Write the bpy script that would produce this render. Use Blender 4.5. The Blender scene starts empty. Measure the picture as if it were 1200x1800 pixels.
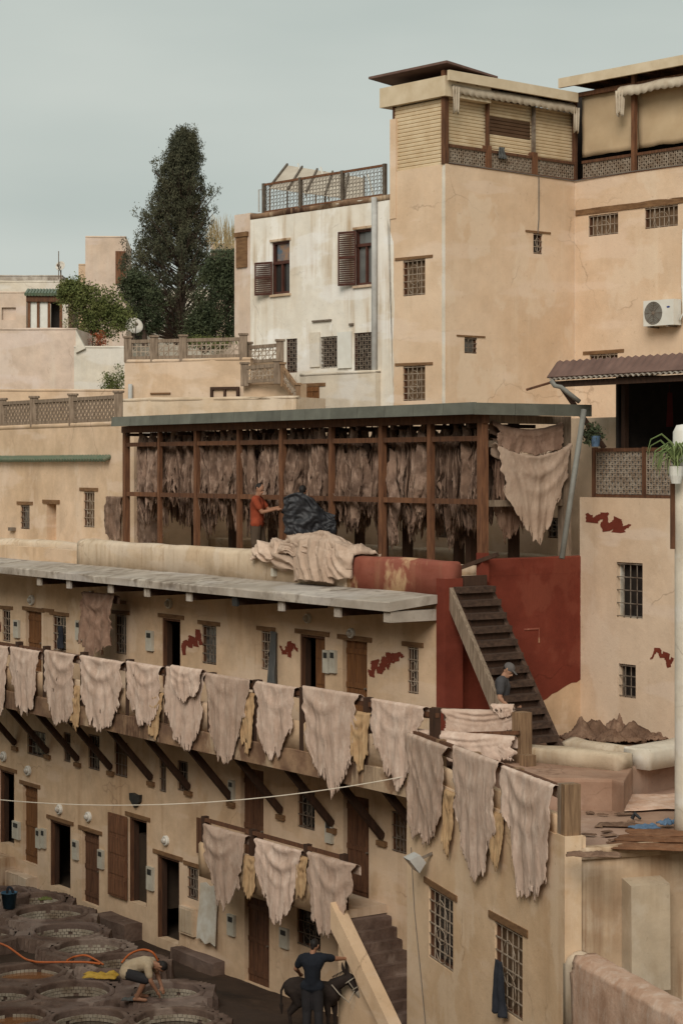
import bpy, bmesh, math, random
import numpy as np
from mathutils import Vector, Matrix, noise

random.seed(11)
rng = np.random.default_rng(5)
scene = bpy.context.scene
COL = scene.collection
# ------------------------------------------------------------------ camera, sky, sun, exposure
FPX, HZ, CU, CZ = 3600.0, 820.0, 600.0, 10.0      # focal length and horizon in photo pixels, camera height
cam = bpy.data.cameras.new('camera')
cam.sensor_fit = 'HORIZONTAL'; cam.sensor_width = 24.0; cam.lens = 24.0 * FPX / 1200.0
cam.shift_y = -80.0 / 1200.0
cam.clip_start = 0.5; cam.clip_end = 3000
camo = bpy.data.objects.new('camera', cam); COL.objects.link(camo)
camo.location = (0, 0, CZ); camo.rotation_euler = (math.radians(90), 0, 0)
scene.camera = camo

SUN_DIR = Vector((-0.18, -0.80, 0.60)).normalized()     # towards the sun
world = bpy.data.worlds.new('World'); scene.world = world; world.use_nodes = True
nt = world.node_tree; nt.nodes.clear()
wo = nt.nodes.new('ShaderNodeOutputWorld'); bg = nt.nodes.new('ShaderNodeBackground')
sky = nt.nodes.new('ShaderNodeTexSky'); sky.sky_type = 'NISHITA'; sky.sun_disc = False
sky.sun_elevation = math.asin(SUN_DIR.z); sky.sun_rotation = math.atan2(SUN_DIR.x, SUN_DIR.y)
sky.air_density = 1.0; sky.dust_density = 4.0
hs = nt.nodes.new('ShaderNodeHueSaturation'); hs.inputs['Saturation'].default_value = 0.12
hs.inputs['Value'].default_value = 0.5
nt.links.new(sky.outputs[0], hs.inputs['Color'])
tc = nt.nodes.new('ShaderNodeTexCoord'); mp = nt.nodes.new('ShaderNodeMapping')
mp.inputs['Scale'].default_value = (1.3, 1.3, 5.0)
nt.links.new(tc.outputs['Generated'], mp.inputs['Vector'])
cn = nt.nodes.new('ShaderNodeTexNoise'); cn.inputs['Scale'].default_value = 3.0; cn.inputs['Detail'].default_value = 4
cn.inputs['Roughness'].default_value = 0.45
nt.links.new(mp.outputs[0], cn.inputs['Vector'])
cr = nt.nodes.new('ShaderNodeValToRGB')
cr.color_ramp.elements[0].position = 0.25; cr.color_ramp.elements[0].color = (4.05, 4.55, 4.28, 1)
cr.color_ramp.elements[1].position = 0.75; cr.color_ramp.elements[1].color = (5.15, 5.50, 5.10, 1)
nt.links.new(cn.outputs['Fac'], cr.inputs[0])
mx = nt.nodes.new('ShaderNodeMixRGB'); mx.inputs[0].default_value = 0.90      # a closed cloud deck over the clear sky
nt.links.new(hs.outputs[0], mx.inputs[1]); nt.links.new(cr.outputs[0], mx.inputs[2])
bg.inputs['Strength'].default_value = 0.068
nt.links.new(mx.outputs[0], bg.inputs['Color']); nt.links.new(bg.outputs[0], wo.inputs['Surface'])

sl = bpy.data.lights.new('sun', 'SUN'); sl.energy = 1.5; sl.angle = math.radians(34); sl.color = (1.0, 0.925, 0.83)
so = bpy.data.objects.new('sun', sl); COL.objects.link(so)
so.rotation_euler = SUN_DIR.to_track_quat('Z', 'Y').to_euler(); so.location = (-20, -20, 40)
vs = scene.view_settings
scene.display_settings.display_device = 'sRGB'
vs.view_transform = 'Standard'; vs.look = 'None'; vs.gamma = 1.0; vs.exposure = 0.86; vs.use_curve_mapping = False

# ------------------------------------------------------------------ helpers
class Fr:
    """a vertical plane: origin o, unit direction a along it, unit outward normal n (all in plan)"""
    def __init__(s, o, a, n):
        s.o = Vector(o); s.a = Vector(a).normalized(); s.n = Vector(n).normalized()
    def P(s, t, off, z):
        p = s.o + s.a * t + s.n * off
        return Vector((p.x, p.y, z))
    def tu(s, u, off=0.0):
        b = s.o + s.n * off; k = (u - CU) / FPX
        return (k * b.y - b.x) / (s.a.x - k * s.a.y)
    def tz(s, u, v, off=0.0):
        t = s.tu(u, off); y = (s.o + s.a * t + s.n * off).y
        return t, CZ - (v - HZ) * y / FPX
    def p(s, u, v, off=0.0):
        t, z = s.tz(u, v, off); return s.P(t, off, z)
    def rect(s, u0, v0, u1, v1, off=0.0):
        a, b = sorted((s.tu(u0, off), s.tu(u1, off))); uc = (u0 + u1) / 2
        return (a, b, s.tz(uc, v1, off)[1], s.tz(uc, v0, off)[1])
    def shift(s, off):
        return Fr(s.o + s.n * off, s.a, s.n)
def at(u, v, Y): return Vector(((u - CU) * Y / FPX, Y, CZ - (v - HZ) * Y / FPX))
def nz(x, y=0.0, z=0.0): return noise.noise(Vector((x, y, z)))
def lerp(a, b, t): return a + (b - a) * t
def sstep(a, b, x):
    t = min(1, max(0, (x - a) / (b - a))); return t * t * (3 - 2 * t)

WL = {}
def setp(o, label=None, cat=None, group=None, kind=None):
    if label: o['label'] = label
    if cat: o['category'] = cat
    if group: o['group'] = group
    if kind: o['kind'] = kind
    return o
def empty(name, loc, label, cat, group=None):
    o = bpy.data.objects.new(name, None); COL.objects.link(o); o.location = loc
    o.empty_display_size = 0.3
    WL[o.name] = Vector(loc); return setp(o, label, cat, group)

class MB:
    def __init__(s): s.v = []; s.f = []
    def add(s, v, f):
        k = len(s.v); s.v += [Vector(p) for p in v]; s.f += [tuple(i + k for i in q) for q in f]; return s
    def hexa(s, c):
        return s.add(c, [(0, 1, 2, 3), (7, 6, 5, 4), (0, 4, 5, 1), (1, 5, 6, 2), (2, 6, 7, 3), (3, 7, 4, 0)])
    def box(s, fr, t0, t1, o0, o1, z0, z1):
        return s.hexa([fr.P(t0, o0, z0), fr.P(t0, o1, z0), fr.P(t1, o1, z0), fr.P(t1, o0, z0),
                       fr.P(t0, o0, z1), fr.P(t0, o1, z1), fr.P(t1, o1, z1), fr.P(t1, o0, z1)])
    def bar(s, p, q, w, h, up=(0, 0, 1)):
        p = Vector(p); q = Vector(q); d = (q - p).normalized(); u = Vector(up)
        x = d.cross(u)
        if x.length < 1e-4: x = d.cross(Vector((1, 0, 0)))
        x.normalize(); y = x.cross(d).normalized(); x = x * (w / 2); y = y * (h / 2)
        return s.hexa([p - x - y, p + x - y, p + x + y, p - x + y, q - x - y, q + x - y, q + x + y, q - x + y])
    def tube(s, pts, r, n=6, r2=None, cap=True):
        pts = [Vector(p) for p in pts]; m = len(pts); k = len(s.v)
        ref = Vector((0.13, 0.31, 0.94))
        for i, p in enumerate(pts):
            d = (pts[min(i + 1, m - 1)] - pts[max(i - 1, 0)]).normalized()
            x = d.cross(ref)
            if x.length < 1e-3: x = d.cross(Vector((1, 0, 0)))
            x.normalize(); y = x.cross(d)
            if isinstance(r, (list, tuple)): rr = r[i]
            else: rr = r if r2 is None else lerp(r, r2, i / max(1, m - 1))
            for j in range(n):
                a = 2 * math.pi * j / n
                s.v.append(p + x * (rr * math.cos(a)) + y * (rr * math.sin(a)))
        for i in range(m - 1):
            for j in range(n):
                s.f.append((k + i * n + j, k + i * n + (j + 1) % n, k + (i + 1) * n + (j + 1) % n, k + (i + 1) * n + j))
        if cap:
            s.f.append(tuple(k + j for j in reversed(range(n)))); s.f.append(tuple(k + (m - 1) * n + j for j in range(n)))
        return s
    def lathe(s, c, prof, n=24, wob=0.0, seed=0.0, ax=None):
        c = Vector(c); k = len(s.v); m = len(prof)
        for i, (r, h) in enumerate(prof):
            for j in range(n):
                a = 2 * math.pi * j / n
                w = 1 + wob * nz(math.cos(a) * 1.5 + seed, math.sin(a) * 1.5, h)
                hw = wob * 0.40 * nz(math.cos(a) * 2.1 + seed, math.sin(a) * 2.1, 5.0)
                if ax is None: p = Vector((r * w * math.cos(a), r * w * math.sin(a), h + hw))
                else: p = ax[0] * (r * math.cos(a)) + ax[1] * (r * math.sin(a)) + ax[2] * h
                s.v.append(c + p)
        for i in range(m - 1):
            for j in range(n):
                s.f.append((k + i * n + j, k + i * n + (j + 1) % n, k + (i + 1) * n + (j + 1) % n, k + (i + 1) * n + j))
        if prof[0][0] > 1e-4: s.f.append(tuple(k + j for j in reversed(range(n))))
        if prof[-1][0] > 1e-4: s.f.append(tuple(k + (m - 1) * n + j for j in range(n)))
        return s
    def ball(s, c, r, nu=10, nv=7, sc=(1, 1, 1), M=None):
        c = Vector(c); k = len(s.v)
        for i in range(nv + 1):
            th = math.pi * i / nv
            for j in range(nu):
                a = 2 * math.pi * j / nu
                p = Vector((r * sc[0] * math.sin(th) * math.cos(a), r * sc[1] * math.sin(th) * math.sin(a), r * sc[2] * math.cos(th)))
                s.v.append(c + (M @ p if M else p))
        for i in range(nv):
            for j in range(nu):
                s.f.append((k + i * nu + j, k + (i + 1) * nu + j, k + (i + 1) * nu + (j + 1) % nu, k + i * nu + (j + 1) % nu))
        return s
    def cone(s, p, q, r0, r1, n=10):
        """capsule with two radii, closed, for unions"""
        p = Vector(p); q = Vector(q); d = q - p
        L = max(d.length, 1e-4); d = d / L
        x = d.cross(Vector((0.2, 0.3, 0.93)))
        if x.length < 1e-2: x = d.cross(Vector((1, 0, 0)))
        x.normalize(); y = d.cross(x)
        rings = [(-r0, 0.02), (-0.7 * r0, 0.71 * r0), (0, r0), (L, r1), (L + 0.7 * r1, 0.71 * r1), (L + r1, 0.02)]
        k = len(s.v)
        for h, r in rings:
            r = min(r, max(r0, r1))
            if r == 0.02: r = 0.15 * min(r0, r1)
            for j in range(n):
                a = 2 * math.pi * j / n
                s.v.append(p + d * h + x * (r * math.cos(a)) + y * (r * math.sin(a)))
        m = len(rings)
        for i in range(m - 1):
            for j in range(n):
                s.f.append((k + i * n + j, k + i * n + (j + 1) % n, k + (i + 1) * n + (j + 1) % n, k + (i + 1) * n + j))
        s.f.append(tuple(k + j for j in reversed(range(n)))); s.f.append(tuple(k + (m - 1) * n + j for j in range(n)))
        return s
    def mesh(s, name, org):
        me = bpy.data.meshes.new(name)
        me.from_pydata([p - org for p in s.v], [], s.f); me.update()
        return me
    def build(s, name, m, parent=None, label=None, cat=None, group=None, kind=None, smooth=False, fixn=True):
        if parent is not None: org = WL[parent.name]
        else:
            xs = [p.x for p in s.v]; ys = [p.y for p in s.v]; zs = [p.z for p in s.v]
            org = Vector(((min(xs) + max(xs)) / 2, (min(ys) + max(ys)) / 2, min(zs)))
        me = s.mesh(name, org)
        if fixn:
            bm = bmesh.new(); bm.from_mesh(me); bmesh.ops.recalc_face_normals(bm, faces=bm.faces); bm.to_mesh(me); bm.free()
        if smooth:
            me.polygons.foreach_set('use_smooth', [True] * len(me.polygons))
        me.materials.append(M[m])
        o = bpy.data.objects.new(name, me); COL.objects.link(o)
        if parent is not None: o.parent = parent
        else: o.location = org
        WL[o.name] = org
        return setp(o, label, cat, group, kind)

def remesh(o, voxel, smooth_iter=2):
    """union the closed pieces of a mesh into one continuous surface"""
    md = o.modifiers.new('r', 'REMESH'); md.mode = 'VOXEL'; md.voxel_size = voxel; md.use_smooth_shade = True
    if smooth_iter:
        ms = o.modifiers.new('s', 'SMOOTH'); ms.factor = 0.5; ms.iterations = smooth_iter
    dg = bpy.context.evaluated_depsgraph_get(); dg.update()
    me = bpy.data.meshes.new_from_object(o.evaluated_get(dg))
    o.modifiers.clear(); old = o.data; nm = old.name; o.data = me; bpy.data.meshes.remove(old); me.name = nm
    me.polygons.foreach_set('use_smooth', [True] * len(me.polygons))
    return o

def wall(fr, t0, t1, z0, z1, th, ops, m, parent, name='wall', kind=None):
    """a wall sheet with real openings: ops = (t0, t1, z0, z1, depth)"""
    b = MB()
    ops = [(max(a, t0 + .02), min(c, t1 - .02), max(e, z0 + .02), min(f, z1 - .02), d) for a, c, e, f, d in ops]
    ts = sorted(set([t0, t1] + [x for o in ops for x in o[:2]])); zs = sorted(set([z0, z1] + [x for o in ops for x in o[2:4]]))
    def refine(l, s):
        out = [l[0]]
        for x in l[1:]:
            k = max(1, int((x - out[-1]) / s)); a = out[-1]
            out += [a + (x - a) * i / k for i in range(1, k + 1)]
        return out
    ts = refine(ts, 0.9); zs = refine(zs, 0.9)
    idx = {}
    def V(i, j):
        if (i, j) not in idx:
            idx[(i, j)] = len(b.v); b.v.append(fr.P(ts[i], 0, zs[j]))
        return idx[(i, j)]
    for i in range(len(ts) - 1):
        for j in range(len(zs) - 1):
            c = ((ts[i] + ts[i + 1]) / 2, (zs[j] + zs[j + 1]) / 2)
            if any(o[0] < c[0] < o[1] and o[2] < c[1] < o[3] for o in ops): continue
            b.f.append((V(i, j), V(i + 1, j), V(i + 1, j + 1), V(i, j + 1)))
    for a, c, e, f, d in ops:
        q = [(a, e), (c, e), (c, f), (a, f)]
        room = d > 1; d = .22 if room else d
        b.add([fr.P(x, 0, z) for x, z in q] + [fr.P(x, -d, z) for x, z in q],
              [(0, 1, 5, 4), (1, 2, 6, 5), (2, 3, 7, 6), (3, 0, 4, 7)] + ([] if room else [(4, 5, 6, 7)]))
    q = [(t0 + .006, z0), (t1 - .006, z0), (t1 - .006, z1), (t0 + .006, z1)]
    b.add([fr.P(x, -.004, z) for x, z in q] + [fr.P(x, -th, z) for x, z in q], [(0, 1, 5, 4), (1, 2, 6, 5), (3, 0, 4, 7)])
    q = [(t0, z1), (t1, z1)]; b.add([fr.P(x, 0, z) for x, z in q] + [fr.P(x, -th, z) for x, z in reversed(q)], [(0, 1, 2, 3)])
    return b.build(name, m, parent, kind=kind, fixn=False)

def coping(fr, t0, t1, o0, o1, z0, z1, rnd=0.06, amp=0.02, step=0.16, seed=0.0):
    """a parapet or kerb with a worn, rounded top"""
    b = MB(); n = max(2, int(abs(t1 - t0) / step)); k = 0
    w = o1 - o0; prof = [(o0, z0), (o0, z1 - rnd), (o0 + rnd * .35, z1 - rnd * .3), (o0 + rnd, z1), (o0 + w * .5, z1 + rnd * .15),
                         (o1 - rnd, z1), (o1 - rnd * .35, z1 - rnd * .3), (o1, z1 - rnd), (o1, z0)]
    m = len(prof)
    for i in range(n + 1):
        t = lerp(t0, t1, i / n)
        for j, (o, z) in enumerate(prof):
            a = amp if 0 < j < m - 1 else amp * .5
            b.v.append(fr.P(t, o + a * nz(t * 1.7, j * .6 + seed, 3.1), z + (a * 1.3 * nz(t * 1.1 + seed, j * .45, 0.3) if 0 < j < m - 1 else 0)))
    for i in range(n):
        for j in range(m - 1):
            b.f.append((i * m + j, (i + 1) * m + j, (i + 1) * m + j + 1, i * m + j + 1))
        b.f.append((i * m + m - 1, (i + 1) * m + m - 1, (i + 1) * m, i * m))
    b.f.append(tuple(range(m))); b.f.append(tuple(n * m + j for j in reversed(range(m))))
    return b

def blob_patch(fr, u0, v0, u1, v1, seed, off=0.003):
    """a loose zigzag brushing of paint, a thin skin on the wall"""
    a, c, e, f = fr.rect(u0, v0, u1, v1); b = MB(); rs = random.Random(int(seed * 100)); pts = []; n = rs.choice((6, 7, 8))
    w = (c - a); h = (f - e)
    for i in range(n):
        x = lerp(c, a, (i + .5) / n) + rs.uniform(-.10, .10) * w; mid = lerp(.25, .70, i / n) + rs.uniform(-.06, .06); amp_ = rs.uniform(.06, .34)
        pts.append((x, e + h * min(.97, max(.03, mid - amp_ if i % 2 else mid + amp_))))
    fine = []
    for p, q in zip(pts[:-1], pts[1:]):
        for k in range(14): fine.append((lerp(p[0], q[0], k / 14), lerp(p[1], q[1], k / 14)))
    m = len(fine)
    for i, (x, z) in enumerate(fine):
        k = w * .13 * max(.2, 1 + .9 * nz(i * .14, seed) + .35 * nz(i * .9, seed) + .3 * nz(i * 2.7, seed)) * (.55 + .45 * math.sin(math.pi * (i + .5) / m)); o_ = off + .008 * i / m
        dz = .05 * nz(i * .8, seed, 2)
        b.v += [fr.P(x - k * (.8 + .5 * nz(i * .5, seed, 8)), o_, z + dz), fr.P(x + k * (.8 + .5 * nz(i * .6, seed, 11)), o_, z - dz)]
    b.f = [(2 * i, 2 * i + 1, 2 * i + 3, 2 * i + 2) for i in range(m - 1)]
    return b
def poly_sheet(fr, pts, off=0.004):
    b = MB(); b.v = [fr.P(t, off, z) for t, z in pts]; b.f = [tuple(range(len(pts)))]; return b

# ------------------------------------------------------------------ materials
M = {}
def newmat(name):
    m = bpy.data.materials.new(name); m.use_nodes = True; M[name] = m
    n = m.node_tree.nodes; l = m.node_tree.links
    return m, n, l, n['Principled BSDF']
def ramp(n, p0, c0, p1, c1):
    r = n.new('ShaderNodeValToRGB'); e = r.color_ramp.elements
    e[0].position = p0; e[0].color = c0; e[1].position = p1; e[1].color = c1; return r
def g4(v): return (v, v, v, 1)
def c4(c): return (c[0], c[1], c[2], 1)
def noise_node(n, l, vec, scale, detail=4, rough=.55, mapscale=None):
    if mapscale:
        mpn = n.new('ShaderNodeMapping'); mpn.inputs['Scale'].default_value = mapscale; l.new(vec, mpn.inputs['Vector']); vec = mpn.outputs[0]
    t = n.new('ShaderNodeTexNoise'); t.inputs['Scale'].default_value = scale; t.inputs['Detail'].default_value = detail
    t.inputs['Roughness'].default_value = rough; l.new(vec, t.inputs['Vector']); return t.outputs['Fac']
def mixc(n, l, fac, a, b, mode='MIX'):
    x = n.new('ShaderNodeMixRGB'); x.blend_type = mode
    if isinstance(fac, (int, float)): x.inputs[0].default_value = fac
    else: l.new(fac, x.inputs[0])
    for i, c in ((1, a), (2, b)):
        if isinstance(c, tuple): x.inputs[i].default_value = c4(c)
        else: l.new(c, x.inputs[i])
    return x.outputs[0]
def plaster(name, c1, c2, stain, amt=.5, patch=None, pamt=.0, sc=.35, bump=.35, lo=.5, hi=.72, sx=(3.4, 3.4, .22), med=(.80, 1.10)):
    if 'red' not in name:                      # base colours pulled a little towards grey
        dull = lambda c: tuple(x + .13 * ((.3 * c[0] + .59 * c[1] + .11 * c[2]) - x) for x in c)
        c1, c2 = dull(c1), dull(c2); patch = dull(patch) if patch else None
    m, n, l, p = newmat(name)
    pos = n.new('ShaderNodeNewGeometry').outputs['Position']
    big = ramp(n, .38, g4(0), .64, g4(1)); l.new(noise_node(n, l, pos, sc, 5, .6), big.inputs[0])
    col = mixc(n, l, big.outputs[0], c1, c2)
    md_ = ramp(n, .3, g4(med[0]), .72, g4(med[1])); l.new(noise_node(n, l, pos, 1.9, 8, .65), md_.inputs[0])
    col = mixc(n, l, 1.0, col, md_.outputs[0], 'MULTIPLY')
    if patch:
        pr = ramp(n, .56, g4(0), .60, g4(pamt)); l.new(noise_node(n, l, pos, .8, 6, .55, (1, 1, .7)), pr.inputs[0])
        col = mixc(n, l, pr.outputs[0], col, patch)
    st = ramp(n, lo, g4(0), hi, g4(1)); l.new(noise_node(n, l, pos, 1.0, 6, .62, sx), st.inputs[0])
    gate = ramp(n, .42, g4(0), .62, g4(amt)); l.new(noise_node(n, l, pos, .55, 3, .5), gate.inputs[0])
    fac = mixc(n, l, 1.0, st.outputs[0], gate.outputs[0], 'MULTIPLY')
    col = mixc(n, l, fac, col, stain)
    vo = n.new('ShaderNodeTexVoronoi'); vo.feature = 'DISTANCE_TO_EDGE'; vo.inputs['Scale'].default_value = .55
    wa = n.new('ShaderNodeTexNoise'); wa.inputs['Scale'].default_value = 1.6; wa.inputs['Detail'].default_value = 6; l.new(pos, wa.inputs['Vector'])
    wm = n.new('ShaderNodeMixRGB'); wm.inputs[0].default_value = .45; l.new(pos, wm.inputs[1]); l.new(wa.outputs['Color'], wm.inputs[2]); l.new(wm.outputs[0], vo.inputs['Vector'])
    ck = ramp(n, .0, g4(.5), .006, g4(0)); l.new(vo.outputs['Distance'], ck.inputs[0])
    cg = ramp(n, .50, g4(0), .60, g4(1)); l.new(noise_node(n, l, pos, .45, 2, .5, (1, 1, 1.4)), cg.inputs[0])
    col = mixc(n, l, mixc(n, l, 1.0, ck.outputs[0], cg.outputs[0], 'MULTIPLY'), col, (c1[0] * .35, c1[1] * .3, c1[2] * .28))
    hz = ramp(n, .55, g4(0), .60, g4(.40)); l.new(noise_node(n, l, pos, .7, 4, .5, (.5, .5, 2.0)), hz.inputs[0])
    col = mixc(n, l, hz.outputs[0], col, tuple(min(.8, x * k) for x, k in zip(c1, (1.06, 1.12, 1.25))))
    sp = ramp(n, .66, g4(0), .74, g4(.35)); l.new(noise_node(n, l, pos, 11, 3, .5), sp.inputs[0])
    col = mixc(n, l, sp.outputs[0], col, (c1[0] * .55, c1[1] * .5, c1[2] * .45))
    l.new(col, p.inputs['Base Color']); p.inputs['Roughness'].default_value = .93
    p.inputs['Specular IOR Level'].default_value = .15
    b = n.new('ShaderNodeBump'); b.inputs['Strength'].default_value = bump; b.inputs['Distance'].default_value = .03
    l.new(noise_node(n, l, pos, 6, 9, .68), b.inputs['Height']); l.new(b.outputs[0], p.inputs['Normal'])
    return m
def plain(name, c, c2=None, rough=.8, scale=6, stretch=None, metal=0, bump=.2, spec=.2, rnd=0.0, detail=5, coord='Object'):
    m, n, l, p = newmat(name)
    v = n.new('ShaderNodeTexCoord').outputs['Object'] if coord == 'Object' else n.new('ShaderNodeNewGeometry').outputs['Position']
    f = noise_node(n, l, v, scale, detail, .6, stretch)
    r = ramp(n, .33, g4(0), .68, g4(1)); l.new(f, r.inputs[0])
    col = mixc(n, l, r.outputs[0], c, c2 or tuple(x * .7 for x in c))
    if rnd:
        oi = n.new('ShaderNodeObjectInfo'); rr = ramp(n, 0, g4(1 - rnd), 1, g4(1 + rnd)); l.new(oi.outputs['Random'], rr.inputs[0])
        col = mixc(n, l, 1.0, col, rr.outputs[0], 'MULTIPLY')
    l.new(col, p.inputs['Base Color']); p.inputs['Roughness'].default_value = rough; p.inputs['Metallic'].default_value = metal
    p.inputs['Specular IOR Level'].default_value = spec
    if bump:
        b = n.new('ShaderNodeBump'); b.inputs['Strength'].default_value = bump; b.inputs['Distance'].default_value = .01
        l.new(f, b.inputs['Height']); l.new(b.outputs[0], p.inputs['Normal'])
    return m
def hidemat(name, c1, c2, c3):
    m, n, l, p = newmat(name)
    v = n.new('ShaderNodeTexCoord').outputs['Object']; oi = n.new('ShaderNodeObjectInfo')
    av = n.new('ShaderNodeVectorMath'); av.operation = 'ADD'
    sc = n.new('ShaderNodeVectorMath'); sc.operation = 'SCALE'; sc.inputs['Scale'].default_value = 1.0
    cb = n.new('ShaderNodeCombineXYZ'); ml = n.new('ShaderNodeMath'); ml.operation = 'MULTIPLY'; ml.inputs[1].default_value = 37.0
    l.new(oi.outputs['Random'], ml.inputs[0]); l.new(ml.outputs[0], cb.inputs[0]); l.new(ml.outputs[0], cb.inputs[2])
    l.new(v, av.inputs[0]); l.new(cb.outputs[0], av.inputs[1]); v = av.outputs[0]
    r = ramp(n, .35, g4(0), .66, g4(1)); l.new(noise_node(n, l, v, 2.2, 6, .6), r.inputs[0])
    col = mixc(n, l, r.outputs[0], c1, c2)
    r2 = ramp(n, .48, g4(0), .72, g4(.8)); l.new(noise_node(n, l, v, 5.5, 6, .65, (1, 1, .55)), r2.inputs[0])
    col = mixc(n, l, r2.outputs[0], col, c3)
    rr = ramp(n, 0, (.78, .74, .70, 1), 1, (1.16, 1.15, 1.14, 1)); l.new(oi.outputs['Random'], rr.inputs[0])
    col = mixc(n, l, 1.0, col, rr.outputs[0], 'MULTIPLY')
    l.new(col, p.inputs['Base Color']); p.inputs['Roughness'].default_value = .9; p.inputs['Specular IOR Level'].default_value = .15
    dk = ramp(n, .62, g4(0), .72, g4(.30)); l.new(noise_node(n, l, v, 3.4, 7, .7), dk.inputs[0])
    col = mixc(n, l, dk.outputs[0], col, tuple(x * .55 for x in c2)); l.new(col, p.inputs['Base Color'])
    b = n.new('ShaderNodeBump'); b.inputs['Strength'].default_value = .75; b.inputs['Distance'].default_value = .025
    l.new(noise_node(n, l, v, 13, 9, .72, (1, 1, .6)), b.inputs['Height']); l.new(b.outputs[0], p.inputs['Normal'])

plaster('tower_plaster', (.665, .480, .318), (.60, .410, .250), (.68, .55, .41), .5, (.68, .53, .38), .55, sc=.45, med=(.90, 1.05))
plaster('white_plaster', (.74, .69, .60), (.68, .61, .50), (.42, .30, .18), .8, (.78, .75, .69), .7, sc=.5, lo=.48, hi=.66, med=(.86, 1.05))
plaster('tannery_plaster', (.625, .440, .275), (.54, .355, .200), (.32, .19, .10), .65, (.66, .50, .345), .45, sc=.4)
plaster('parapet_plaster', (.58, .45, .31), (.50, .36, .225), (.30, .19, .11), .6, (.62, .51, .39), .5, sc=.6, lo=.5, hi=.72, sx=(8, 8, .9))
plaster('near_plaster', (.665, .470, .290), (.60, .400, .225), (.42, .25, .13), .5, (.68, .515, .35), .5, sc=.5, med=(.87, 1.06))
plaster('stained_plaster', (.54, .39, .25), (.45, .30, .175), (.20, .105, .05), .95, (.58, .46, .33), .6, sc=.7, lo=.44, hi=.64, sx=(6, 6, .35))
plaster('shop_plaster', (.655, .490, .340), (.61, .430, .275), (.46, .30, .18), .35, (.68, .54, .40), .4, sc=.4, med=(.87, 1.06))
plaster('wing_plaster', (.635, .455, .30), (.56, .385, .232), (.38, .25, .15), .5, (.65, .50, .36), .5, sc=.4)
plaster('pink_plaster', (.60, .46, .36), (.56, .41, .29), (.62, .54, .45), .5, (.61, .50, .42), .6, sc=.3)
plaster('pale_plaster', (.62, .56, .46), (.58, .49, .37), (.50, .41, .30), .5, (.64, .60, .54), .5, sc=.3)
plaster('block_plaster', (.60, .43, .28), (.53, .355, .212), (.33, .22, .14), .7, (.62, .48, .355), .5, sc=.5)
plaster('red_plaster', (.170, .038, .022), (.140, .029, .017), (.10, .022, .014), .5, (.20, .056, .034), .5, sc=.8)
plaster('worn_red_plaster', (.25, .082, .053), (.21, .060, .038), (.36, .20, .115), .6, (.52, .35, .20), .85, sc=1.3)
plaster('concrete', (.42, .36, .295), (.32, .265, .21), (.13, .10, .075), .9, (.53, .47, .39), .6, sc=1.2, lo=.46, hi=.64, sx=(4, 4, 2.5))
plaster('beam_concrete', (.155, .082, .046), (.300, .180, .098), (.050, .025, .016), 1.0, (.46, .335, .21), .75, sc=2.6, lo=.42, hi=.52, sx=(10, 10, 1.2))
plaster('buttress_plaster', (.50, .40, .285), (.46, .35, .23), (.26, .17, .09), .8, (.53, .44, .33), .5, sc=.7, lo=.46, hi=.66, sx=(7, 7, .5))
plaster('mud', (.060, .036, .023), (.036, .022, .014), (.10, .062, .040), .6, (.026, .017, .012), .7, sc=.5)
plaster('vat_clay', (.165, .108, .080), (.098, .058, .042), (.045, .026, .019), .85, (.270, .200, .158), .7, sc=1.8, bump=1.0, sx=(5, 5, 2))
plaster('terrace_floor', (.36, .22, .145), (.28, .155, .095), (.16, .085, .05), .6, (.42, .28, .20), .6, sc=.9)
plaster('hill_earth', (.30, .23, .15), (.22, .18, .11), (.12, .12, .06), .6, sc=.1)
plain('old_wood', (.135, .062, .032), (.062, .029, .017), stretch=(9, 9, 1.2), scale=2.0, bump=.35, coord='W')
plain('mid_wood', (.185, .085, .042), (.085, .038, .021), stretch=(9, 9, 1.2), scale=2.0, bump=.3, coord='W')  # somewhat paler brown than the old timber
plain('door_wood', (.200, .088, .032), (.095, .040, .017), stretch=(14, 14, 1.0), scale=1.6, bump=.3, coord='W')
plain('dark_wood', (.062, .032, .020), (.036, .020, .013), stretch=(9, 9, 1.2), scale=2.0, coord='W')
plain('grey_wood', (.27, .205, .150), (.125, .090, .062), stretch=(10, 10, 1.2), scale=2.2, bump=.4, coord='W')
plain('post_wood', (.275, .175, .100), (.120, .070, .040), stretch=(10, 10, .9), scale=2.2, bump=.4, coord='W')
plain('step_wood', (.085, .052, .036), (.034, .021, .016), stretch=(1.2, 8, 8), scale=2.0, bump=.5, coord='W')
plain('lintel_wood', (.205, .115, .055), (.12, .062, .030), stretch=(2, 2, 9), scale=2.0, bump=.4, coord='W')
plain('shutter_brown', (.085, .032, .022), (.055, .022, .016), rough=.6)
plain('iron_rail', (.16, .13, .10), (.09, .07, .055), rough=.6, metal=.3)
plain('white_iron', (.36, .30, .235), (.20, .14, .095), rough=.6)
plain('dull_iron', (.20, .165, .13), (.10, .07, .05), rough=.6)
plain('glass_dark', (.020, .019, .018), (.035, .032, .028), rough=.15, spec=.5, bump=0, scale=1.5)
plain('glass_grey', (.10, .10, .095), (.16, .16, .15), rough=.12, spec=.5, bump=0, scale=1.5)
plain('glass_blue', (.06, .10, .14), (.36, .17, .05), rough=.2, spec=.4, bump=0, scale=3.5)
plain('curtain_dark', (.10, .062, .035), (.19, .12, .07), rough=.9, scale=3)
plain('room_shade', (.055, .038, .025), (.035, .024, .017), scale=2)  # shade put into the colour so rooms behind open doorways look black
plain('interior_shade', (.018, .014, .012), (.028, .022, .018))  # near-black colour stands in for the shade of deep interiors
plain('roller_metal', (.62, .50, .335), (.52, .39, .24), rough=.55, scale=2.5, bump=.08)
plain('roller_brown', (.115, .066, .038), (.085, .046, .026), rough=.6, scale=2.5, bump=.08)
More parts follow.
